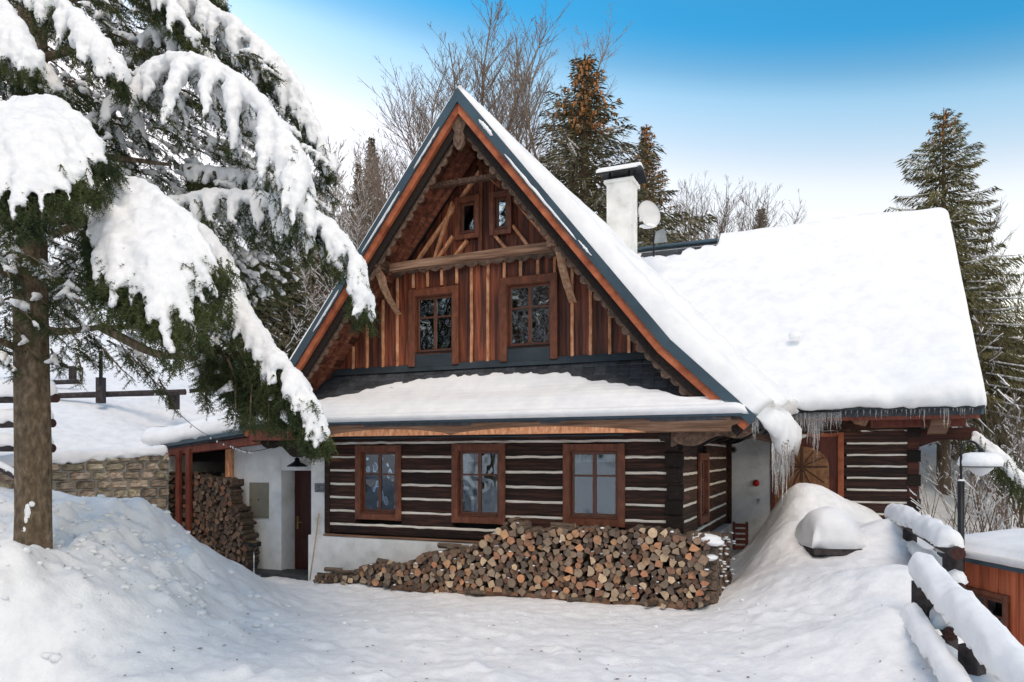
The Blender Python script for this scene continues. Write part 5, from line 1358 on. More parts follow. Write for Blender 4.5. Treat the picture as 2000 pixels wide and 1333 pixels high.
f2 = empty('log_rail_fence', tuple(pt(1900, 1333, 6.4)), 0, 'nearest log fence at the lower right with two thick rails under rounded snow', 'fence')
c0_, c1_ = pt(1799, 1122, 8.3), pt(2150, 1520, 4.6)
at0(f2, rail([c0_, c1_], .075, f2))
o = snow_ridge([c0_ + Vector((0, -.02, .06)), c0_.lerp(c1_, .5) + Vector((0, 0, .07)), c1_ + Vector((0, 0, .08))], .35, .245, f2, seed=24, lean=.15); at0(f2, o)
d0_, d1_ = pt(1778, 1212, 7.9), pt(1915, 1420, 5.6)
at0(f2, rail([d0_, d1_], .06, f2)); o = snow_ridge([d0_ + Vector((0, 0, .05)), d1_ + Vector((0, 0, .05))], .23, .15, f2, seed=34); at0(f2, o)
for (px_, py_, Y_, w_) in ((1812, 1135, 8.05, .17), (1912, 1262, 6.55, .17)):
    p = pt(px_, py_, Y_); at0(f2, post(p.x, p.y + .1, p.z - 1.5, p.z - .02, w_, f2, .5))
f3 = empty('log_rail_stub', tuple(pt(1845, 1290, 7.4)), 0, 'short lower rail with a round dark sawn end between the two fences', 'fence rail')
e0_, e1_ = pt(1806, 1165, 9.8), pt(1856, 1240, 7.4)
at0(f3, rail([e0_, e1_], .065, f3)); o = snow_ridge([e0_ + Vector((0, 0, .05)), e1_ + Vector((0, .08, .065))], .2, .13, f3, seed=36); at0(f3, o)
p = pt(1862, 1262, 7.5); at0(f3, post(p.x, p.y + .12, p.z - .7, p.z + .06, .16, f3, .3))

# street lamp
lp_ = pt(1877, 1050, 10.6)
t = empty('garden_lamp_post', (lp_.x, lp_.y, -.9), 0, 'black curved lamp post with a snow-capped dish shade over a white bowl', 'lamp post')
zb = lambda py: EYE - (py - HOR) / FPX * lp_.y + .9
q = MB(); q.tube([(0, 0, 0), (0, 0, zb(940))], .045, 14); q.build('post', M['dark'], t, True)
q = MB(); ar = [(0, 0, zb(940)), (0, 0, zb(880))] + [(.125 - .125 * math.cos(i * math.pi / 10) * 1.0, 0, zb(880) + .13 * math.sin(i * math.pi / 10)) for i in range(1, 10)] + [(.27, 0, zb(884))]
q.tube([(x * 1.05, y, z) for (x, y, z) in ar], .016, 10); q.build('curved_arm', M['dark'], t, True)
q = MB(); cx_ = .28; q.lathe([(.015, zb(878)), (.04, zb(884)), (.10, zb(891)), (.24, zb(905)), (.265, zb(912)), (.25, zb(913)), (.10, zb(900)), (.02, zb(899))], 28, c=(cx_, 0, 0)); q.build('lamp_shade', M['dark'], t, True)
q = MB(); q.lathe([(.175, zb(910)), (.16, zb(916)), (.09, zb(925)), (.03, zb(930)), (.0, zb(931))], 24, c=(cx_, 0, 0)); q.build('glass_bowl', M['white'], t, True)
q = MB(); q.lathe([(.06, zb(888)), (.12, zb(884)), (.20, zb(886)), (.26, zb(892)), (.285, zb(902)), (.275, zb(911)), (.25, zb(911)), (.10, zb(897))], 28, c=(cx_, 0, 0)); q.build('snow_ring', M['snow_tree'], t, True)
q = MB(); q.lathe([(.0, .03), (.035, .02), (.045, 0)], 12, c=(0, 0, zb(940))); q.build('snow_cap', M['snow'], t, True)

# orange shed down the slope
s0, s1 = pt(1862, 1086, 11.2), pt(2075, 1126, 9.2)
dS = (s1 - s0); LS = Vector((dS.x, dS.y)).length; rs = math.atan2(dS.y, dS.x)
t = empty('orange_garden_shed', (s0.x, s0.y, -1.3), rs, 'orange board shed down the slope with a thick flat slab of roof snow', 'shed')
hS = s0.z + 1.3
q = MB(); q.box(.03, LS + 1.5, .04, 3.0, 0, hS - .02); q.build('wall', M['room'], t)
wx0, wx1 = .30, .98; x = 0; k = 0
# window position from the photograph, on the wall plane
def onwall(px_, py_):
    kx = (px_ - 1000) / FPX; dx, dy = math.cos(rs), math.sin(rs)
    s_ = (kx * s0.y - s0.x) / (dx - kx * dy); Y_ = s0.y + dy * s_; return s_, EYE - (py_ - HOR) / FPX * Y_ + 1.3
(wx0, wz1), (wx1, _) = onwall(1886, 1143), onwall(1974, 1146); wz0 = wz1 - .85
while x < LS + 1.4:
    w_ = .185
    zhi, zlo = hS - .01, 0
    if x + w_ > wx0 + .05 and x < wx1 - .05: zlo = wz1 - .03
    q = MB(); q.box(x + .004, x + w_ - .004, -.005 + .004 * (k % 2), .04, zlo, zhi, c=.004); q.build('wall_board', M['cedar'], t)
    if zlo: 
        q = MB(); q.box(x + .004, x + w_ - .004, -.005 + .004 * (k % 2), .04, 0, wz0 + .03, c=.004); q.build('wall_board', M['cedar'], t)
    x += w_; k += 1
window(wx0, wx1, wz0, wz1, (0, -.012, 0), cw=.07, deep=.04, curtain=None, parent=t, room=False)
q = MB(); q.box(wx0 + .07, wx1 - .07, .032, .038, wz0, wz1); q.build('window_back', M['curtain'], t)
q = MB(); q.box(-.12, LS + 1.6, -.16, 3.2, hS, hS + .05, c=.01); q.build('roof', M['beam'], t)
q = MB(); q.box(-.12, LS + 1.6, -.18, -.165, hS - .02, hS + .07); q.build('roof_edge', M['blue'], t)
rings = []
for i in range(40):
    x = -.12 + (LS + 1.7) * i / 39; e = math.sqrt(max(0, 1 - (1 - min(1, (x + .14) / .2)) ** 2)); ring = []
    for k in range(16):
        y = -.24 + 3.4 * (k / 15) ** 1.5; h = (.30 + .03 * float(vnoise(x * 1.5, y, None, 61))) * e * math.sqrt(max(0, 1 - (1 - min(1, (y + .25) / .2)) ** 2)) + .04 * y
        ring.append((x, y, hS + .05 + h))
    ring = [(x, -.20, hS + .05 + .01 * float(vnoise(x * 7, 1, None, 62))), (x, -.26, hS + .13 * e + .03)] + ring + [(x, 3.2, hS + .05), (x, 1.5, hS + .04)]
    rings.append(ring)
sweep('roof_snow', rings, M['snow'], t)

# fences and rails on the left bank
def left_fence(name, label, rails, posts, base):
    t = empty(name, tuple(pt(*base)), 0, label, 'fence')
    for i, (p, q_, r, sn) in enumerate(rails):
        p, q_ = pt(*p), pt(*q_); at0(t, rail([p, q_], r, t, seed=i))
        if sn: at0(t, snow_ridge([p + Vector((0, 0, r * .7)), q_ + Vector((0, 0, r * .7))], r * 3.2, sn, t, seed=50 + i, res=.1))
    for (px_, y0, y1, Y_, w_) in posts:
        p = pt(px_, y1, Y_); p2 = pt(px_, y0, Y_); at0(t, post(p.x, p.y, p.z, p2.z, w_, t))
    return t
left_fence('snowy_pole_fence', 'three stacked snowy poles with round dark ends behind the spruce trunk', [((-260, 782, 13.5), (110, 778, 12.2), .075, .22), ((-260, 832, 13.5), (103, 827, 12.2), .07, .20), ((-260, 872, 13.3), (103, 876, 12.2), .07, .17)], [(-60, 770, 900, 12.9, .16), (88, 800, 940, 12.3, .13)], (0, 900, 12.8))
left_fence('long_pole_fence', 'long low pole fence half sunk in the bank above the woodshed', [((60, 775, 17.6), (362, 766, 17.6), .07, .0), ((370, 764, 17.8), (470, 757, 18.2), .05, .0)], [(197, 738, 788, 17.4, .17), (340, 765, 800, 17.8, .2)], (200, 790, 17.5))
left_fence('upper_pole_rail', 'upper pole rail sloping down the bank behind the spruce trunk', [((-100, 753, 19), (152, 746, 19), .06, .0), ((-60, 672, 20), (160, 722, 20), .06, .05)], [(142, 716, 742, 19.8, .15), (-20, 690, 780, 19.4, .15)], (100, 760, 19))
t = empty('iron_marker_post', tuple(pt(197, 745, 17.3)), 0, 'thin upright iron post rising from the long pole fence', 'post')
q = MB(); q.box(-.03, .03, -.03, .03, -.1, .72); q.build('shaft', M['dark'], t)
t = empty('stair_handrail', tuple(pt(60, 960, 11.8)), 0, 'dark sloping handrail with a line of snow left of the stone wall', 'handrail')
p, q_ = pt(-60, 880, 12.0), pt(140, 990, 11.2); at0(t, rail([p, q_], .055, t)); at0(t, snow_ridge([p + Vector((0, 0, .04)), q_ + Vector((0, 0, .04))], .12, .06, t, seed=77))
p, q_ = pt(-40, 972, 11.6), pt(60, 1000, 11.4); at0(t, rail([p, q_], .05, t, 'lower_rail'))
# snow lip drooping over the top of the stone wall
q = MB(); P_ = []
for i in range(26):
    x = -2.9 + (LW / 2 + 2.9) * i / 25; c = Vector((x, .08, wtop(x) + .0)); c.rotate(Matrix.Rotation(math.atan2(W1.y - W0.y, W1.x - W0.x), 3, 'Z')); P_.append((c.x + W0.xy.lerp(W1.xy, .5).x, c.y + W0.xy.lerp(W1.xy, .5).y, c.z))
o = snow_ridge(P_, .36, .17, None, name='snow_lip', seed=91, sag=.5); tag(o, 'lip of snow drooping over the top of the sandstone wall', 'snow', kind='stuff')
#; at0(t, post(pt(-30, 900, 11.8).x, 11.8, 1.3, 2.1, .12, t))

# clods broken off the ploughed heap, and bark litter blown over the snow
q = MB()
for k in range(330):
    if k < 240: x, y = rng.gauss(-5.0, .8), rng.gauss(9.2, .8)
    elif k < 290: x, y = rng.gauss(-5.2, .9), rng.gauss(7.2, .4)
    else: x, y = rng.uniform(-3.5, 3.5), rng.gauss(10.2, .5)
    if y < 6.4: continue
    r = rng.uniform(.012, .055) * (1 if k < 290 else .5); blob(q, (x, y, float(ground_z(x, y)) + r * .25), r, rng.uniform(.8, 1.5), rng.uniform(.8, 1.4), rng.uniform(.5, .8), 7, 5, .22, rng.random() * 3)
tag(q.build('snow_clods', M['snow'], None, True), 'crumbled snow clods scattered over the ploughed heap by the spruce trunk', 'snow', kind='stuff')
q = MB()
for k in range(170):
    x, y = (rng.uniform(-5.5, 4.2), rng.uniform(6.6, 10.3)) if k % 3 else (rng.gauss(-4.6, 1.0), rng.gauss(7.9, .8))
    z = float(ground_z(x, y)) + .004; a_ = rng.random() * 6.28; l_ = rng.uniform(.008, .035); w_ = l_ * rng.uniform(.15, .5); c_, s_ = math.cos(a_), math.sin(a_)
    q.add([(x + c_ * l_, y + s_ * l_, z), (x - s_ * w_, y + c_ * w_, z + .006), (x - c_ * l_, y - s_ * l_, z + .002), (x + s_ * w_, y - c_ * w_, z + .003), (x, y, z + .010)], [(0, 1, 4), (1, 2, 4), (2, 3, 4), (3, 0, 4)])
tag(q.build('bark_litter', M['fire_side'], None), 'dark flecks of bark and needles scattered over the snow of the yard', 'litter', kind='stuff')
# ------------------------------------------------------------------ vegetation builders
def seg_mesh(name, S, mat_, sides=3):
    """S: (n,8) p0,p1,r0,r1 -> little tapered prisms"""
    S = np.asarray(S, float); n = len(S); p0, p1, r0, r1 = S[:, :3], S[:, 3:6], S[:, 6], S[:, 7]
    d = p1 - p0; d /= np.linalg.norm(d, axis=1, keepdims=True) + 1e-9
    up = np.where(np.abs(d[:, 2:3]) > .9, np.array([[1., 0, 0]]), np.array([[0, 0, 1.]])); sx = np.cross(d, up); sx /= np.linalg.norm(sx, axis=1, keepdims=True) + 1e-9; sy = np.cross(sx, d)
    vs = []
    for (p, r) in ((p0, r0), (p1, r1)):
        for k in range(sides):
            a_ = 2 * math.pi * k / sides; vs.append(p + sx * (math.cos(a_) * r)[:, None] + sy * (math.sin(a_) * r)[:, None])
    v = np.stack(vs, 1).reshape(-1, 3); base = (np.arange(n) * 2 * sides)[:, None]
    f = np.concatenate([base + np.array([[k, (k + 1) % sides, sides + (k + 1) % sides, sides + k]]) for k in range(sides)], 0)
    return np_mesh(name, v, f, mat_, smooth=sides > 3)

def bare_tree_mesh(seed, H, stems=1, spread=.35, twig=.012, depth=4, r0=None, snow=False, low=.15):
    r2 = random.Random(seed); S = []; W = []
    def grow(p, d, L, r, lev):
        n = max(3, int(L / (.45 if lev == 0 else .28))); pts = [p]; rr = [r]
        for i in range(n):
            d = (d + Vector((r2.uniform(-1, 1), r2.uniform(-1, 1), r2.uniform(-.3, .8))) * (.085 if lev == 0 else .12) + Vector((0, 0, .035 * lev))).normalized()
            q = p + d * (L / n); r1 = r * (1 - (i + 1) / n * .85) if True else r
            r1 = max(r1, twig * .45); S.append((*p, *q, rr[-1], r1)); rr.append(r1); pts.append(q)
            if snow and abs(d.z) < .75: W.append((p.x, p.y, p.z + rr[-2] + .012, q.x, q.y, q.z + r1 + .012, .016 + rr[-2] * .7, .016 + r1 * .7))
            p = q
        if lev >= depth: return
        m = {0: int(L * 3.0), 1: int(L * 4.6), 2: int(L * 6.5), 3: int(L * 6)}.get(lev, 2)
        for k in range(max(2, m)):
            t = r2.uniform(low if lev == 0 else .15, .97) if k > 7 or lev else r2.uniform(.72, .985); i = min(int(t * n), n - 1); b = pts[i].lerp(pts[i + 1], t * n - i)
            dd = (pts[i + 1] - pts[i]).normalized(); side = Vector((r2.uniform(-1, 1), r2.uniform(-1, 1), r2.uniform(-.2, .3))); side = (side - dd * side.dot(dd)).normalized()
            nd = (dd * r2.uniform(.8, 1.2) + side * r2.uniform(.45, .9) + Vector((0, 0, .10))).normalized(); nl = L * (1 - t * .72) * r2.uniform(.28, .46) * (1 if lev else .95)
            if nl < .12: continue
            grow(b, nd, nl, max(rr[i] * .5, twig * .6), lev + 1)
    for s_ in range(stems):
        ang = r2.random() * 6.28; d0 = Vector((math.cos(ang) * spread * (stems > 1) * r2.uniform(.3, 1), math.sin(ang) * spread * (stems > 1) * r2.uniform(.3, 1), 1)).normalized()
        grow(Vector((0, 0, 0)), d0, H * r2.uniform(.8, 1), (r0 or H * .0078) * (1 if stems == 1 else .7), 0)
    big = [s_ for s_ in S if s_[6] > H * .0038]; small = [s_ for s_ in S if s_[6] <= H * .0038]
    return seg_mesh('trunk', big, M['bark_far'], 6), seg_mesh('twigs', small, M['twig'], 3), (seg_mesh('snow', W, M['snow_tree'], 3) if W else None)

def spruce_meshes(seed, H, R0, low=.12, drop=.30, leaf=.06, gap=.055, snow=.15, cones=.25, m='needle_far', shape=1.0, levels=None, tip=.12):
    r2 = random.Random(seed); rn = np.random.RandomState(seed); S = []; clp = []; cld = []; cll = []; sn = []; cn_ = []
    z = H * low; tr = [(0, 0, -1.0, 0, 0, H * .5, H * .0165, H * .010), (0, 0, H * .5, 0, 0, H, H * .010, .01)]
    while z < H - .1:
        t = (z - H * low) / (H * (1 - low)); L0 = R0 * (1 - t) ** shape * (.6 + .4 * min(1, t * 5 + .4)) + tip * t ** 2
        nb = 6 + int(2 * (1 - t)); a0 = r2.random() * 6.28
        for k in range(nb):
            L = L0 * (r2.uniform(.5, 1.15) if r2.random() < .8 else r2.uniform(.9, 1.35)); a_ = a0 + 6.283 * k / nb + r2.uniform(-.25, .25); c_, s_ = math.cos(a_), math.sin(a_)
            rise = .55 * (t > .75) * (t - .5) + .10; dr = drop * (1.25 - t)
            n = max(4, int(L / gap)); tt = np.linspace(.08, 1, n)
            x = L * tt; zz = z + L * (rise * tt - dr * tt ** 1.6 + .16 * tt ** 4)
            P = np.stack([c_ * x, s_ * x, zz], 1); S += [(*P[i], *P[min(i + max(1, n // 3), n - 1)], .018 * (1 - i / n) + .006, .006) for i in range(0, n - 1, max(1, n // 3))]
            side = np.array([-s_, c_, 0])
            wid = .30 * L * np.sin(np.pi * np.clip(tt * .85 + .12, 0, 1)) + .03
            for sg in (-1, 0, 1, -.5, .5):
                off = P + side[None] * (sg * wid * rn.uniform(.5, 1, n))[:, None] + rn.uniform(-.02, .02, (n, 3)); off[:, 2] -= abs(sg) * wid * .35
                dd = np.stack([c_ * np.ones(n) * .55, s_ * np.ones(n) * .55, -np.ones(n) * (.75 - .9 * max(0, t - .45))], 1) + side[None] * sg * .8 + rn.uniform(-.25, .25, (n, 3))
                clp.append(off); cld.append(dd); cll.append(rn.uniform(.45, 1.15, n) * (.13 + .14 * min(L, 1.6) * (1 - .4 * abs(sg))))
            if snow and r2.random() < snow * (1.3 - t):
                i0 = int(n * r2.uniform(.2, .5)); i1 = min(n - 1, i0 + int(n * r2.uniform(.25, .55)))
                for i in range(i0, i1): sn.append((*(P[i] + (0, 0, .03)), *(P[i + 1] + (0, 0, .03)), .035 * r2.uniform(.5, 1.3), .035 * r2.uniform(.5, 1.2)))
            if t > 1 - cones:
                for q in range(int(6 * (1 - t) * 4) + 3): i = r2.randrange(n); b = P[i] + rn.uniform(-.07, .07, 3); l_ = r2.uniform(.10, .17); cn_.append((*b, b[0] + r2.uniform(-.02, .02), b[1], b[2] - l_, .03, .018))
        z += H * .026 * r2.uniform(.75, 1.2) * (1.15 - .5 * t)
    p = np.concatenate(clp); d = np.concatenate(cld); l_ = np.concatenate(cll); n = len(p)
    d /= np.linalg.norm(d, axis=1, keepdims=True); sd = np.cross(d, rn.normal(size=(n, 3))); sd /= np.linalg.norm(sd, axis=1, keepdims=True) + 1e-9
    w = (leaf * rn.uniform(.35, .75, n))[:, None]; e = p + d * l_[:, None]; m_ = p + d * (l_ * .4)[:, None]
    v = np.stack([p, m_ + sd * w, e, m_ - sd * w], 1).reshape(-1, 3); f = (np.arange(n) * 4)[:, None] + np.array([[0, 1, 2, 3]])
    return dict(trunk=seg_mesh('trunk', tr, M['bark_far'], 9), branches=seg_mesh('branches', S, M['bark_far'], 3), crown=np_mesh('crown', v, f, M[m]),
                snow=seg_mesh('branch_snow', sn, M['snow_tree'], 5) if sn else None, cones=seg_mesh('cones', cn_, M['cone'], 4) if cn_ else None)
def plant(name, parts, loc, rz, sc, label, cat='tree', group=None):
    t = empty(name, loc, rz, label, cat, group); t.scale = (sc, sc, sc) if not hasattr(sc, '__len__') else sc
    for k, me in parts.items():
        if me is not None:
            q_ = link(bpy.data.objects.new(k, me), t)
            if k not in ('trunk',): q_['kind'] = 'stuff'
    return t
def gz(x, y): return float(ground_z(x, y, True))
def at_px(px, Y): p = pt(px, 893, Y); return p.x, p.y, gz(p.x, p.y) - .15
def spot(name, parts, px, Y, top_py, H, label, rz=None, group=None, wide=1.0):
    x, y, z = at_px(px, Y); zt = EYE - (top_py - HOR) / FPX * Y; sc = (zt - z) / H
    return plant(name, parts, (x, y, z), rng.random() * 6 if rz is None else rz, (sc * wide, sc * wide, sc), label, 'tree', group)

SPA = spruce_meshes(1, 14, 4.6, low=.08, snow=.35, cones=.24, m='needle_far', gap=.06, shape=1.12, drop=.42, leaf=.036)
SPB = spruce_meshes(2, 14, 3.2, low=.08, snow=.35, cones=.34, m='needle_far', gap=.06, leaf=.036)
SPC = spruce_meshes(3, 15, 4.2, low=.20, drop=.42, snow=1.2, cones=.12, m='needle_far2', gap=.045, shape=.85, leaf=.034)
SPD = spruce_meshes(4, 9, 1.7, low=.05, snow=.4, cones=0, m='needle_far', gap=.08)
SPE = spruce_meshes(5, 5, 1.6, low=.03, drop=.8, snow=2.0, cones=0, m='needle_far', gap=.07)
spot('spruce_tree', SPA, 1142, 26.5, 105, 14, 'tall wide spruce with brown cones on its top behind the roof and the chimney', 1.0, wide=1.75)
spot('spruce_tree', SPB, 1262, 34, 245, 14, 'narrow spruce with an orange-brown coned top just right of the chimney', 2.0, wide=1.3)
spot('spruce_tree', SPC, 1843, 23.5, 210, 15, 'big drooping spruce with snow lines on its boughs behind the right end of the wing', .4, wide=1.1)
spot('spruce_tree', SPD, 726, 48, 266, 9, 'small dark spruce standing left of the gable on the skyline')
spot('spruce_tree', SPD, 700, 50, 318, 9, 'shorter spruce left of the small dark one on the skyline')
spot('spruce_tree', SPD, 1487, 45, 404, 9, 'tiny spruce tip peeking over the ridge of the wing')
spot('spruce_tree', SPE, 560, 25, 498, 5, 'snowy young spruce on the slope between the big boughs and the gable', wide=1.3)
spot('spruce_tree', SPE, 505, 24, 478, 5, 'snow-covered spruce half hidden behind the long lower bough', wide=1.3)
spot('spruce_tree', SPE, 618, 33, 420, 5, 'snowy spruce farther up the slope beside the gable roof', wide=1.2)
BT = [bare_tree_mesh(20 + i, 14, 1, depth=4, low=.18, twig=.0115) for i in range(3)]
BM = [bare_tree_mesh(30 + i, 12, 3, .30, depth=3, low=.12, twig=.012) for i in range(2)]
BV = [bare_tree_mesh(60 + i, 13, 4, .22, depth=3, low=.12, twig=.011, r0=.10) for i in range(2)]
BS = [bare_tree_mesh(40 + i, 5, 3, .5, depth=3, low=.05, twig=.010, snow=True) for i in range(3)]
BF = [bare_tree_mesh(50 + i, 9, 2, .3, depth=3, low=.05, twig=.02, snow=True) for i in range(2)]
def tp(q): return dict(trunk=q[0], twigs=q[1], snow=q[2])
for (v, px_, Y, ty, lab) in ((BT[0], 985, 29, 92, 'tallest bare tree rising behind the roof slope right of the gable peak'), (BT[1], 1078, 34, 90, 'tall bare tree close to the left side of the wide spruce'), (BT[2], 893, 28, 84, 'bare tree standing directly behind the gable peak'),
                             (BT[1], 815, 30, 150, 'bare tree with fine twigs left of the gable peak'), (BM[0], 780, 32, 240, 'low forking bare tree at the left shoulder of the gable'), (BT[0], 855, 33, 132, 'thin bare tree between the gable peak and the tree to its left'), (BT[2], 1030, 33, 92, 'bare tree between the tallest one and the wide spruce'), (BM[1], 945, 34, 130, 'many-stemmed bare tree behind the upper roof edge'), (BM[0], 1180, 25.5, 330, 'low bare tree in front of the wide spruce, left of the chimney'), (BM[1], 1090, 26, 280, 'forked bare tree low behind the right roof slope'), (BT[0], 930, 30, 70, 'bare tree just right of the gable peak with its crown against the blue'), (BT[1], 1052, 29, 100, 'slim bare tree right of the tallest one'), (BT[2], 1010, 36, 95, 'faint bare tree right behind the tallest one'), (BM[0], 800, 36, 175, 'multi-stemmed bare tree low at the left of the gable peak'), (BT[0], 775, 38, 285, 'faint bare tree at the left end of the row over the gable'), (BT[1], 870, 27, 105, 'bare tree directly left of the gable peak')):
    spot('bare_tree', tp(v), px_, Y, ty, 14 if v in BT else 12, lab, wide=1.35)
for (v, px_, Y, ty, lab) in ((BM[0], 1352, 36, 338, 'bare tree right of the narrow spruce over the wing ridge'), (BM[1], 1395, 38, 352, 'bare tree in the middle of the thicket over the wing ridge'), (BM[0], 1432, 37, 380, 'last bare tree on the right of the thicket over the wing ridge'), (BM[1], 1322, 34, 372, 'twiggy bare tree beside the satellite dish'),
                             (BT[1], 1692, 34, 348, 'lone bare sapling above the wing ridge left of the drooping spruce'), (BT[2], 1728, 36, 372, 'faint bare sapling just left of the drooping spruce'), (BT[0], 1556, 44, 400, 'thin bare whip above the middle of the wing ridge'), (BM[1], 1985, 27, 385, 'brown bare tree at the right edge of the picture'), (BM[0], 1950, 31, 410, 'bare tree between the drooping spruce and the right edge'), (BT[2], 2010, 24, 430, 'bare tree cut by the right edge of the picture')):
    spot('bare_tree', tp(v), px_, Y, ty, 14 if v in BT else 12, lab, wide=1.35)
for i, (px_, Y, ty, lab) in enumerate(((842, 31, 150, 'slender many-stemmed bare tree left of the gable peak'), (905, 32, 88, 'slender many-stemmed bare tree behind the gable peak'), (965, 31, 95, 'slender many-stemmed bare tree left of the tallest one'), (1040, 32, 105, 'slender many-stemmed bare tree between the tallest one and the wide spruce'), (1092, 33, 96, 'slender many-stemmed bare tree touching the left side of the wide spruce'), (800, 33, 235, 'slender many-stemmed bare tree above the left roof shoulder'), (775, 35, 310, 'leftmost slender many-stemmed bare tree'), (1375, 35, 345, 'slender many-stemmed bare tree in the thicket right of the dish'), (1415, 36, 360, 'slender many-stemmed bare tree near the right end of the thicket'), (1335, 33, 350, 'slender many-stemmed bare tree just right of the narrow spruce'))):
    spot('bare_tree', tp(BV[i % 2]), px_, Y, ty, 13, lab, wide=1.15)
for i, (px_, Y, ty) in enumerate(((1822, 30, 560), (1850, 34, 600), (1905, 32, 540), (1932, 36, 470), (1958, 33, 520), (1978, 30, 450), (2000, 34, 480), (1880, 38, 620), (1945, 25, 640), (1990, 21, 600), (1915, 22, 700))):
    spot('thin_forest_tree', tp(BF[i % 2]), px_, Y, ty, 9, 'thin leafless tree dusted with snow in the wood right of the cottage', group='thin leafless trees in the wood right of the cottage')
k = 0
for (px_, Y, ty) in ((598, 42, 300), (625, 45, 290), (650, 43, 300), (676, 47, 292), (700, 44, 320), (735, 42, 330), (760, 40, 340), (612, 36, 350), (640, 37, 345), (668, 36, 350), (690, 34, 380), (720, 35, 370), (745, 34, 392), (580, 38, 310), (655, 31, 420), (625, 30, 440), (590, 33, 370), (608, 48, 285), (638, 50, 280), (664, 52, 285), (690, 50, 300), (715, 49, 300), (748, 48, 310), (680, 29, 440), (705, 31, 420), (735, 32, 400), (600, 28, 470)):
    spot('forest_tree', tp(BF[k % 2]), px_, Y, ty, 9, 'thin brown forest tree dusted with snow on the slope left of the gable', group='bare forest trees on the slope left of the gable'); k += 1
for (px_, Y, ty) in ((530, 22, 590), (560, 24, 575), (590, 26, 560), (615, 27, 555), (548, 20, 615), (640, 30, 520), (500, 26, 560), (600, 22, 600)):
    spot('bare_shrub', tp(BS[k % 3]), px_, Y, ty, 5, 'bare shrub with snowy twigs on the white slope left of the gable', group='bare shrubs on the white slope left of the gable'); k += 1
GR = 'snowy saplings in the wood right of the cottage'
for (px_, Y, ty) in ((1808, 19, 860), (1815, 17, 900), (1855, 18, 840), (1880, 21, 800), (1900, 17, 860), (1925, 19, 800), (1950, 18, 780), (1975, 16, 830), (1990, 20, 740), (1935, 24, 700), (1965, 25, 650), (1905, 26, 760), (2010, 15, 850), (1860, 27, 820), (1830, 24, 830), (1985, 28, 560), (1945, 29, 620), (1890, 14.5, 930), (1960, 14.5, 900), (1995, 22, 600), (1975, 21, 700), (1820, 21, 880), (1838, 15, 930), (1868, 23, 860), (1893, 19, 900), (1912, 20, 880), (1938, 16, 880), (1955, 22, 760), (1980, 19, 860), (2005, 18, 700), (1925, 27, 800), (1845, 30, 860), (1885, 30, 780), (1805, 25, 880), (1968, 27, 700)):
    spot('snowy_sapling', tp(BS[k % 3]), px_, Y, ty, 5, 'bare sapling with snow lines on its twigs in the wood right of the cottage', group=GR); k += 1
# tall trunks in the wood on the right
for (px_, Y, w_, lab) in ((1872, 26, .26, 'straight brown trunk behind the lamp post in the right wood'), (1895, 30, .22, 'thin trunk right of the lamp post in the right wood'), (1960, 24, .26, 'trunk below the right end of the snowy bough in the wood'), (1925, 34, .22, 'distant trunk between the lamp shade and the right edge'), (1990, 28, .28, 'trunk at the right edge of the wood'), (1812, 33, .20, 'slim trunk right beside the log wall corner')):
    x, y, z = at_px(px_, Y); H = (EYE - (560 + rng.random() * 120 - HOR) / FPX * Y) - z
    S = []; p = Vector((0, 0, -.5)); n = 14
    for i in range(n): q = Vector((rng.uniform(-.03, .03) * i ** .5, rng.uniform(-.03, .03), H * (i + 1) / n)); S.append((*p, *q, w_ * (1 - i / n * .8), w_ * (1 - (i + 1) / n * .8))); p = q
    br_ = []; sn_ = []
    for i in range(46):
        zz = rng.uniform(.8, H * .8); a_ = rng.random() * 6.28; L = rng.uniform(.4, 1.8); b0_ = Vector((0, 0, zz)); b1_ = b0_ + Vector((math.cos(a_) * L * .5, math.sin(a_) * L * .5, -.04 * L)); b2_ = b0_ + Vector((math.cos(a_) * L, math.sin(a_) * L, -.25 * L))
        br_ += [(*b0_, *b1_, .02, .014), (*b1_, *b2_, .014, .006)]
        if i % 2: sn_.append((b1_.x, b1_.y, b1_.z + .03, b2_.x, b2_.y, b2_.z + .03, .03, .02))
    hp = spruce_meshes(200 + int(px_), H, 1.5, low=.5, drop=.6, snow=.6, cones=0, m='needle_far2', gap=.12, leaf=.08)
    plant('spruce_tree', dict(trunk=seg_mesh('trunk', S, M['bark_far'], 8), dead_branches=seg_mesh('dead_branches', br_, M['twig'], 3), snow=seg_mesh('branch_snow', sn_, M['snow_tree'], 4), crown=hp['crown']), (x, y, z), 0, 1, lab)
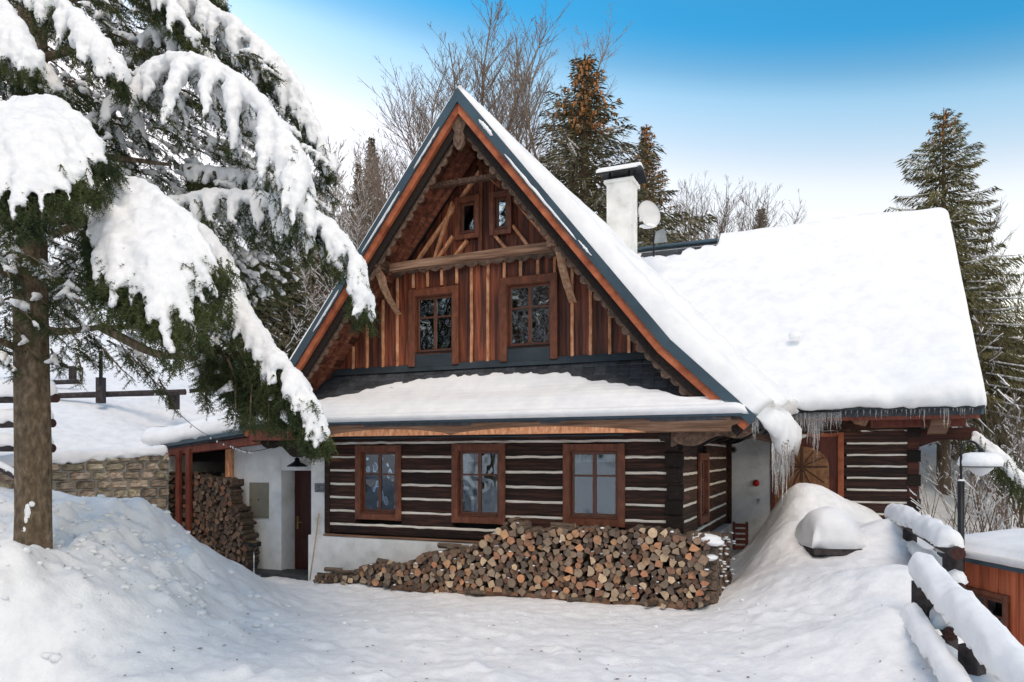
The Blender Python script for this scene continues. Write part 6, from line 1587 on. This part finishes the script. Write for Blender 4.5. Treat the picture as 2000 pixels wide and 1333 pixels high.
# low snowy bough reaching in at the right, beside the lamp
def needle_sprigs():
    """template of one needle sprig along +x"""
    T = []; r2 = random.Random(5); L = .13
    for i in range(14):
        x = L * i / 14; a_ = i * 2.4; c_, s_ = math.cos(a_), math.sin(a_); l_ = .028 * (1 - .3 * i / 14); w = .0052
        T.append([(x - w, 0, 0), (x + w, 0, 0), (x + l_ * .75, c_ * l_ * .62, s_ * l_ * .62)])
    T.append([(0, -.003, 0), (0, .003, 0), (L, 0, 0)]); T.append([(0, 0, -.003), (0, 0, .003), (L, 0, 0)])
    return np.array(T)
SPR = needle_sprigs()
def sprig_mesh(name, P, D_, S_, m, rn=nr, fat=1.0):
    P, D_, S_ = np.asarray(P), np.asarray(D_), np.asarray(S_); n = len(P)
    D_ = D_ / (np.linalg.norm(D_, axis=1, keepdims=True) + 1e-9); q = rn.normal(size=(n, 3)); Yv = np.cross(D_, q); Yv /= np.linalg.norm(Yv, axis=1, keepdims=True) + 1e-9; Zv = np.cross(D_, Yv)
    T = SPR.reshape(-1, 3); v = P[:, None] + (D_[:, None] * T[None, :, 0:1] + Yv[:, None] * T[None, :, 1:2] * fat + Zv[:, None] * T[None, :, 2:3] * fat) * S_[:, None, None]
    v = v.reshape(-1, 3); f = np.arange(len(v)).reshape(-1, 3); return np_mesh(name, v, f, m)

# ------------------------------------------------------------------ the snow-laden spruce on the left
TX, TY = pt(62, 893, 8.0).x, 8.0
tree = empty('snow_laden_spruce', (TX, TY, 1.15), 0, 'huge snow-laden spruce filling the upper left, its trunk in the ploughed snow', 'tree')
def AT(o): o.location = (-TX, -TY, -1.15); return o
tk = MB(); zs = [.7, 1.05, 1.15, 1.3, 1.6, 2.2, 3.0, 4, 5, 6.2, 8, 10]; n = 28; vs = []
for i, z in enumerate(zs):
    r = [.215, .20, .192, .186, .180, .176, .170, .165, .158, .15, .12, .08][i]
    for j in range(n):
        th = 2 * math.pi * j / n; rr_ = r * (1 + .05 * float(vnoise(math.cos(th) * 2, math.sin(th) * 2, z * 1.3, 91)) + .02 * math.sin(th * 5 + z))
        vs.append((TX + rr_ * math.cos(th) + .02 * math.sin(z), TY + rr_ * math.sin(th), z))
tk.add(vs, [(i * n + j, i * n + (j + 1) % n, (i + 1) * n + (j + 1) % n, (i + 1) * n + j) for i in range(len(zs) - 1) for j in range(n)]); AT(tk.build('trunk', M['bark'], tree, True))
q = MB()
for (px_, py_, w_, h_) in ((52, 1000, .035, .10), (46, 1035, .045, .07), (60, 985, .03, .03), (50, 1015, .025, .06)):
    p = pt(px_, py_, 7.82); blob(q, (p.x, p.y + .02, p.z), 1, w_, .03, h_, 10, 7, .12)
AT(q.build('trunk_snow', M['snow_tree'], tree, True))
limbs = MB(); spP, spD, spS = [], [], []       # needle sprigs: position, direction, size
def crv(P, n):
    P = [Vector(p) for p in P]; out = []
    Q_ = [P[0] * 2 - P[1]] + P + [P[-1] * 2 - P[-2]]
    m = len(P) - 1
    for i in range(n + 1):
        t = i / n * m; k = min(int(t), m - 1); f = t - k; a_, b_, c_, d_ = Q_[k:k + 4]
        out.append(.5 * ((2 * b_) + (c_ - a_) * f + (2 * a_ - 5 * b_ + 4 * c_ - d_) * f * f + (3 * b_ - a_ - 3 * c_ + d_) * f ** 3))
    return out
def hang(p, d, L, dens=1.1, sz=.75):
    """needle-bearing twig"""
    n = max(2, int(L / .045 * dens)); d = Vector(d)
    for i in range(n):
        t = i / n; q_ = Vector(p) + d * (L * t) + Vector((0, 0, -.25 * L * t * t))
        for _ in range(2):
            dd = d + Vector((rng.uniform(-.9, .9), rng.uniform(-.9, .9), rng.uniform(-.6, .45))); spP.append(tuple(q_)); spD.append(tuple(dd)); spS.append(sz * rng.uniform(.8, 1.25))
def bough(spine, flen, r0, nf, name='bough_snow', voxel=.02, down=.9, fwd=.35, out=.55, rs=1.0, seed=0, green=1.0, both=True, root=True, envelope=None):
    C_ = crv([pt(*s_) for s_ in spine], 40); mb = MB(); rr = [r0 * rs * (.75 + .3 * math.sin(math.pi * min(1, i / 40 * 1.1))) * (1 - .55 * max(0, i / 40 - .72) / .28) for i in range(41)]
    mb.tube([p + Vector((0, 0, r0 * .3)) for p in C_], [max(.02, r * .95) for r in rr], 10)
    for k in range(nf):
        t = (k + .5 + rng.uniform(-.3, .3)) / nf; i = min(int(t * 40), 39); c_ = C_[i].lerp(C_[i + 1], t * 40 - i); T = (C_[i + 1] - C_[i]).normalized()
        side = Vector((T.y, -T.x, 0)); side = side.normalized() if side.length > .05 else Vector((1, 0, 0))
        env = (math.sin(math.pi * (t * .80 + .16)) ** .7) if envelope is None else envelope(t)
        for sg in ((-1, 1) if both else (1,)):
            sd = side * sg
            if k % 2 and not both: sd = -sd
            L = flen * env * rng.uniform(.75, 1.2); d = (sd * out * rng.uniform(.6, 1.3) + T * fwd + Vector((0, 0, -down * .55))).normalized(); p = c_.copy(); m = 7; pts_ = [p.copy()]
            for j in range(m): d = (d + Vector((0, 0, -.16 * down)) + Vector((rng.uniform(-1, 1), rng.uniform(-1, 1), 0)) * .05).normalized(); p = p + d * (L / m); pts_.append(p.copy())
            ra = r0 * rng.uniform(.75, 1.15); rad = [ra * q for q in (.75, .98, 1.0, .9, .74, .55, .36, .14)]
            up_ = [pp + Vector((0, 0, .35 * ra_)) for pp, ra_ in zip(pts_, rad)]
            mb.tube(up_, rad, 9)
            for s2 in (-1, 1):      # side lobes give the frilled outline
                for j in (2, 3, 4, 5):
                    if rng.random() < .6:
                        e = T * s2 if abs(T.z) < .8 else side * s2
                        q2 = up_[j] + (e * ra * rng.uniform(.7, 1.1)) + d * (L * .12) + Vector((0, 0, -ra * .8)); mb.tube([up_[j], up_[j].lerp(q2, .6) + Vector((0, 0, .01)), q2], [rad[j] * .6, rad[j] * .5, rad[j] * .16], 7)
            # needles under and beyond the snow
            for j in range(2, m + 1):
                for _ in range(int(2 * green + rng.random())):
                    hang(pts_[j] + Vector((rng.uniform(-1, 1) * ra * .7, rng.uniform(-1, 1) * ra * .7, -rad[j] * .7)), (d * .6 + Vector((rng.uniform(-.4, .4), rng.uniform(-.4, .4), -.6))).normalized(), rng.uniform(.05, .12), 1.2, .65)
            limbs.tube(pts_, [.012 * (1 - j / m) + .003 for j in range(m + 1)], 4)
    for i in range(2, 40, 2):
        for _ in range(int(2 * green)): hang(C_[i] + Vector((rng.uniform(-.06, .06), rng.uniform(-.06, .06), -rr[i] * .6)), Vector((rng.uniform(-.5, .5), rng.uniform(-.5, .5), -.8)).normalized(), rng.uniform(.10, .22))
    limbs.tube(C_, [.035 * (1 - i / 40) + .006 for i in range(41)], 7)
    AT(remeshed(name, mb, voxel, M['snow_tree'], tree, disp=.020, freq=12, smooth_it=1))
# C: the great arching bough
bough([(170, 270, 7.6), (255, 175, 7.3), (340, 125, 7.0), (440, 150, 6.8), (530, 235, 6.6), (585, 325, 6.5), (600, 412, 6.5)], .76, .082, 12, down=1.0, seed=1, envelope=lambda t: min(1, .55 + 1.2 * t) * (1 - .62 * max(0, t - .72) / .28))
bough([(240, 120, 7.8), (320, 60, 7.6), (400, 110, 7.4), (470, 190, 7.2)], .42, .062, 9, seed=2)
# D: outer arc against the sky
bough([(300, -40, 8.2), (395, 15, 7.9), (480, 70, 7.7), (560, 150, 7.6), (608, 235, 7.5), (652, 335, 7.4)], .50, .074, 13, down=1.25, out=.4, seed=3, green=1.3)
# E: bough pointing at the gable
bough([(330, 400, 7.2), (420, 385, 7.0), (520, 395, 6.8), (610, 425, 6.6), (685, 490, 6.5), (714, 590, 6.4)], .42, .066, 13, down=1.2, seed=4, green=1.5, envelope=lambda t: .75 * (1 - .5 * max(0, t - .75) / .25) + .3)
bough([(360, 330, 7.6), (440, 340, 7.4), (520, 350, 7.2), (590, 400, 7.1)], .30, .05, 12, down=1.1, seed=41, green=1.3)
# F: long hanging bough in front of the eaves
bough([(365, 425, 6.5), (425, 490, 6.4), (475, 600, 6.3), (525, 680, 6.2), (590, 755, 6.1), (634, 856, 6.0)], .36, .058, 16, down=1.0, out=.75, seed=5, green=1.8, envelope=lambda t: .5 + .6 * math.sin(math.pi * t))
# top left
bough([(40, -60, 6.9), (95, -10, 6.7), (150, 40, 6.5), (205, 95, 6.4), (245, 150, 6.4)], .46, .075, 9, seed=6)
bough([(-60, -60, 6.6), (-10, 10, 6.3), (30, 60, 6.1), (65, 120, 6.0)], .44, .085, 8, seed=7)
bough([(230, -60, 7.6), (300, -20, 7.4), (350, 30, 7.2), (390, 95, 7.2)], .30, .06, 7, seed=8)
bough([(385, -60, 8.2), (420, -30, 8.1), (436, 15, 8.1)], .16, .05, 4, seed=88)
bough([(-40, 130, 7.0), (20, 110, 6.8), (80, 130, 6.6), (125, 180, 6.5)], .36, .055, 8, seed=9)
# A and B: broad fans of snow close to the camera
def fan(peak, tips, r0, name='bough_snow', arch=.35, nf=6, flen=.15, seed=0, voxel=.021):
    P = pt(*peak); mb = MB(); mb.tube([P + Vector((0, .5, -.12)), P + Vector((0, .2, 0)), P], [r0 * .6, r0, r0 * 1.1], 9)
    tips = [t for a_, b_ in zip(tips[:-1], tips[1:]) for t in (a_, tuple((p + q) / 2 + w for p, q, w in zip(a_, b_, (rng.uniform(-8, 8), rng.uniform(-38, -8), .05))))] + [tips[-1]]
    for tpx in tips:
        Q_ = pt(*tpx); m = 10; pts_ = []
        for i in range(m + 1):
            t = i / m; h = arch * math.sin(math.pi * min(1, t * .9)) * (Q_ - P).length * .35; pts_.append(P.lerp(Q_, t) + Vector((0, 0, h)) + Vector((rng.uniform(-1, 1), rng.uniform(-1, 1), rng.uniform(-1, 1))) * .012)
        rad = [r0 * (.95 + .25 * math.sin(t * 3.1) + .10 * math.sin(i * 2.1 + seed)) * (1 - .80 * max(0, t - .72) / .28) for i, t in [(i, i / m) for i in range(m + 1)]]
        mb.tube(pts_, rad, 10)
        limbs.tube([p - Vector((0, 0, r0 * .6)) for p in pts_], [.016 * (1 - i / m) + .004 for i in range(m + 1)], 5)
        T = (Q_ - P).normalized(); sd = Vector((0, 0, 1)).cross(T); sd = sd.normalized() if sd.length > .1 else Vector((1, 0, 0)); sd = (sd + Vector((.3, 0, 0))).normalized()
        for k in range(nf):
            t = .30 + .62 * k / nf; i = int(t * m)
            for sg in (-1, 1):
                L = flen * rng.uniform(.7, 1.25) * (1.15 - .4 * t); d = (sd * sg * .75 + T * .8 + Vector((0, 0, -.35))).normalized(); a_ = pts_[i]
                ra = rad[i] * .72; f_ = [a_, a_ + d * L * .4 + Vector((0, 0, .01)), a_ + d * L * .75 - Vector((0, 0, .02)), a_ + d * L - Vector((0, 0, .06))]
                mb.tube(f_, [ra, ra * .95, ra * .7, ra * .25], 8)
                for _ in range(4): hang(f_[3] + Vector((rng.uniform(-.04, .04), rng.uniform(-.04, .04), -.01)), (d * .6 + Vector((rng.uniform(-.4, .4), rng.uniform(-.3, .3), -.7))).normalized(), rng.uniform(.06, .13))
                for _ in range(3): hang(f_[2] - Vector((rng.uniform(-.05, .05), 0, ra * 1.0)), Vector((rng.uniform(-.4, .4), rng.uniform(-.3, .3), -.9)).normalized(), rng.uniform(.08, .15))
        for _ in range(14): hang(pts_[-1] + Vector((rng.uniform(-.07, .07), rng.uniform(-.05, .08), rng.uniform(-.05, .03))), (T * .5 + Vector((rng.uniform(-.4, .4), rng.uniform(-.3, .3), -.8))).normalized(), rng.uniform(.06, .14))
        for i in range(3, m):
            for _ in range(6): hang(pts_[i] + Vector((rng.uniform(-.15, .15), rng.uniform(-.05, .15), -rad[i] * 1.1)), Vector((rng.uniform(-.4, .4), rng.uniform(-.3, .3), -.9)).normalized(), rng.uniform(.1, .2))
    AT(remeshed(name, mb, voxel, M['snow_tree'], tree, disp=.022, freq=10, smooth_it=1))
fan((65, 205, 5.9), [(208, 330, 5.5), (180, 385, 5.3), (135, 420, 5.05), (82, 445, 4.9), (25, 452, 4.8), (-40, 440, 4.8), (-100, 400, 5.0)], .066, seed=1, arch=.42)
fan((238, 360, 5.9), [(428, 540, 5.5), (424, 600, 5.4), (385, 665, 5.25), (335, 712, 5.1), (298, 640, 5.2), (222, 622, 5.2), (190, 570, 5.3), (184, 480, 5.5)], .070, seed=2, arch=.34)
# limbs reaching out of the trunk
for P_ in ([(62, 300, 8), (140, 300, 7.8), (255, 312, 7.6), (330, 322, 7.4)], [(62, 120, 8), (200, 85, 8), (330, 92, 7.9), (430, 130, 7.8)], [(66, 640, 8), (120, 648, 7.6), (200, 640, 7.2), (300, 640, 6.8)], [(60, 560, 8), (0, 530, 7.6), (-120, 500, 7.2)], [(60, 690, 8), (-20, 660, 7.4), (-90, 650, 7)], [(66, 420, 8), (150, 390, 7), (238, 372, 6.1)], [(62, 330, 8), (60, 260, 7), (64, 215, 6.1)], [(66, 470, 8), (200, 430, 7.4), (365, 425, 6.6)], [(66, 440, 8), (200, 420, 7.6), (330, 402, 7.2)], [(62, 20, 8), (140, 0, 8), (300, -40, 8.2)], [(64, 330, 8), (110, 300, 7.8), (170, 272, 7.6)], [(200, 640, 7.2), (300, 690, 6.9), (380, 700, 6.6), (440, 740, 6.4)], [(380, 92, 8.2), (400, 60, 8.4), (392, -20, 8.6)]):
    C_ = crv([pt(*s_) for s_ in P_], 14); limbs.tube(C_, [.05 * (1 - i / 14 * .7) for i in range(15)], 8)
# inner foliage: drooping branchlets, many carrying small pads of snow
pads = MB()
def branchlet(c, d, L, snow=.5, dens=1.0):
    n = 7; p = Vector(c); d = Vector(d).normalized(); P_ = [p.copy()]
    for i in range(n): d = (d + Vector((0, 0, -.13))).normalized(); p = p + d * (L / n); P_.append(p.copy())
    limbs.tube(P_, [.010 * (1 - i / n) + .003 for i in range(n + 1)], 3)
    sd = Vector((d.y, -d.x, 0)); sd = sd.normalized() if sd.length > .05 else Vector((1, 0, 0))
    for i in range(1, n + 1):
        for sg in (-1, 1):
            if rng.random() < .9: hang(P_[i], (sd * sg * .9 + d * .6 + Vector((0, 0, -.25))).normalized(), L * rng.uniform(.18, .34) * (1.2 - i / n * .6), .95 * dens, .72)
        if rng.random() < snow:
            r = rng.uniform(.022, .05); q2 = P_[i] + Vector((0, 0, .015)); q3 = q2 + sd * rng.choice((-1, 1)) * r * rng.uniform(1, 2.6) + Vector((0, 0, -r * rng.uniform(.6, 1.8)))
            pads.tube([P_[i - 1] + Vector((0, 0, .012)), q2, q3], [r * .55, r, r * .3], 6)
def inpoly(x, y, P_):
    c = False; j = len(P_) - 1
    for i in range(len(P_)):
        if (P_[i][1] > y) != (P_[j][1] > y) and x < (P_[j][0] - P_[i][0]) * (y - P_[i][1]) / (P_[j][1] - P_[i][1]) + P_[i][0]: c = not c
        j = i
    return c
REG = [(-120, -120), (300, -120), (400, 20), (560, 190), (600, 330), (590, 450), (520, 520), (440, 560), (430, 640), (330, 640), (120, 560), (-120, 560)]
cnt = 0
while cnt < 430:
    x, y = rng.uniform(-120, 600), rng.uniform(-120, 640)
    if not inpoly(x, y, REG): continue
    if x > 280 and y < 40 and rng.random() < .7: continue
    Y = rng.uniform(7.2, 9.2); c = pt(x, y, Y); dx = (c.x - TX); d = Vector((dx + rng.uniform(-.6, 1.1), (c.y - TY) * .6 + rng.uniform(-.7, .4), -.1))
    branchlet(c, d, rng.uniform(.35, .65), .62 if (x > 230 and y > 250) else .25 if x < 260 else .42); cnt += 1
cnt = 0
while cnt < 300:              # the deep shaded inside of the crown
    x, y = rng.uniform(-120, 470), rng.uniform(-120, 560)
    if not inpoly(x, y, REG) or (x > 330 and y < 60): continue
    c = pt(x, y, rng.uniform(8.4, 10.2)); branchlet(c, Vector((c.x - TX + rng.uniform(-.6, 1.1), rng.uniform(-.9, .9), -.1)), rng.uniform(.45, .8), .2); cnt += 1
# dark skirt round the trunk
for k in range(120):
    x, y = rng.uniform(-90, 430), rng.uniform(430, 690)
    if x > 250 and y < 560: continue
    Y = rng.uniform(6.9, 8.6); c = pt(x, y, Y); branchlet(c, Vector((c.x - TX + rng.uniform(-.5, .8), rng.uniform(-.8, .3), -.25)), rng.uniform(.3, .55), .22)
# green mass below the long bough
for k in range(95):
    t = rng.random(); x = 385 + 130 * t + rng.uniform(-30, 60); y = 640 + 95 * t + rng.uniform(-10, 45); Y = rng.uniform(6.1, 6.7); c = pt(x, y, Y); branchlet(c, Vector((rng.uniform(-.1, .7), rng.uniform(-.4, .4), -.9)), rng.uniform(.25, .42), .05, 1.5)
for k in range(30):
    t = rng.random(); x = 500 + 110 * t; y = 700 + 110 * t + rng.uniform(0, 25); c = pt(x, y, 6.25); branchlet(c, Vector((rng.uniform(-.2, .3), rng.uniform(-.4, .4), -1)), rng.uniform(.18, .28), .0, 1.4)
# bare hanging twigs under the skirt
for (p, q) in (((250, 690), (340, 780)), ((200, 680), (265, 745)), ((270, 700), (330, 790)), ((150, 690), (160, 750)), ((310, 740), (345, 805))):
    a_, b_ = pt(*p, 6.8), pt(*q, 6.6); limbs.tube([a_, a_.lerp(b_, .5) + Vector((.03, 0, -.05)), b_], [.010, .007, .003], 4)
    for i in range(7): c = a_.lerp(b_, i / 7); hang(c, Vector((rng.uniform(-.3, .5), 0, -1)).normalized(), .06, .8, .7)
AT(limbs.build('branches', M['bark'], tree))['kind'] = 'stuff'; AT(pads.build('snow_pads', M['snow_tree'], tree, True))['kind'] = 'stuff'
AT(link(bpy.data.objects.new('needles', sprig_mesh('needles', spP, spD, spS, M['needle'], fat=1.5)), tree))['kind'] = 'stuff'
print('sprigs', len(spP))
# snowy bough near the lamp
q = MB(); P_ = crv([pt(*s_) for s_ in ((1900, 845, 14.5), (1935, 870, 14.2), (1965, 895, 14), (1990, 925, 13.8), (2030, 960, 13.6))], 16)
q.tube(P_, [.05 + .025 * math.sin(i * 1.7) for i in range(17)], 8)
for i in range(1, 16):
    for s_ in (-1, 1): q.tube([P_[i], P_[i] + Vector((s_ * .10, 0, -.04)), P_[i] + Vector((s_ * .14, 0, -.16))], [.045, .04, .015], 6)
t = empty('low_spruce_bough', tuple(pt(1965, 895, 14)), 0, 'snow-covered spruce bough hanging right of the lamp in front of the wood', 'branch')
o = remeshed('bough_snow', q, .035, M['snow_tree'], t, disp=.02, freq=8); at0(t, o)
PP, DD, SS = [], [], []
for i in range(17):
    for _ in range(26): c = P_[i] + Vector((rng.uniform(-.25, .25), rng.uniform(-.2, .2), rng.uniform(-.4, 0))); PP.append(tuple(c)); DD.append((rng.uniform(-.4, .4), rng.uniform(-.4, .4), -1)); SS.append(1.6)
at0(t, link(bpy.data.objects.new('needles', sprig_mesh('needles', PP, DD, SS, M['needle'], fat=1.5)), t))

# fairy lights strung from the spruce to the woodshed
t = empty('string_lights', tuple(pt(300, 740, 9)), 0, 'dark string of fairy lights hanging from the spruce to the woodshed roof', 'string lights')
C_ = crv([pt(*s_) for s_ in ((235, 670, 7.6), (270, 730, 8.4), (330, 790, 9.8), (385, 838, 11.2), (425, 860, 12.3), (455, 872, 13.2), (490, 882, 13.6), (540, 872, 13.9), (560, 862, 14.0))], 60)
q = MB(); q.tube(C_, .006, 4); at0(t, q.build('cable', M['dark'], t))
bm_ = MB(); blob(bm_, (0, 0, 0), .014, 1, 1, 1.5, 6, 4, 0); bme = bm_.mesh('light_bulb', M['white'])
for i in range(4, 60, 1):
    if i < 36 and i % 3: continue
    o = bpy.data.objects.new('light_bulb', bme); link(o, t); o.location = C_[i] + Vector((rng.uniform(-.02, .02), 0, -.025)) - Vector(t.location)
# trees behind the camera, seen only in the window panes
for i, (x, y) in enumerate(((-17, 1), (-22, -4), (-15, -5), (-27, -2), (-20, -11), (-30, -12), (-26, 4), (-13, -12), (-35, -6))):
    plant('spruce_tree', SPA if i % 2 else SPC, (x, y, gz(x, y) - .2), i * 1.3, .62 + .05 * (i % 3), 'spruce behind the viewer mirrored in the cottage windows', 'tree', 'spruces behind the viewer')
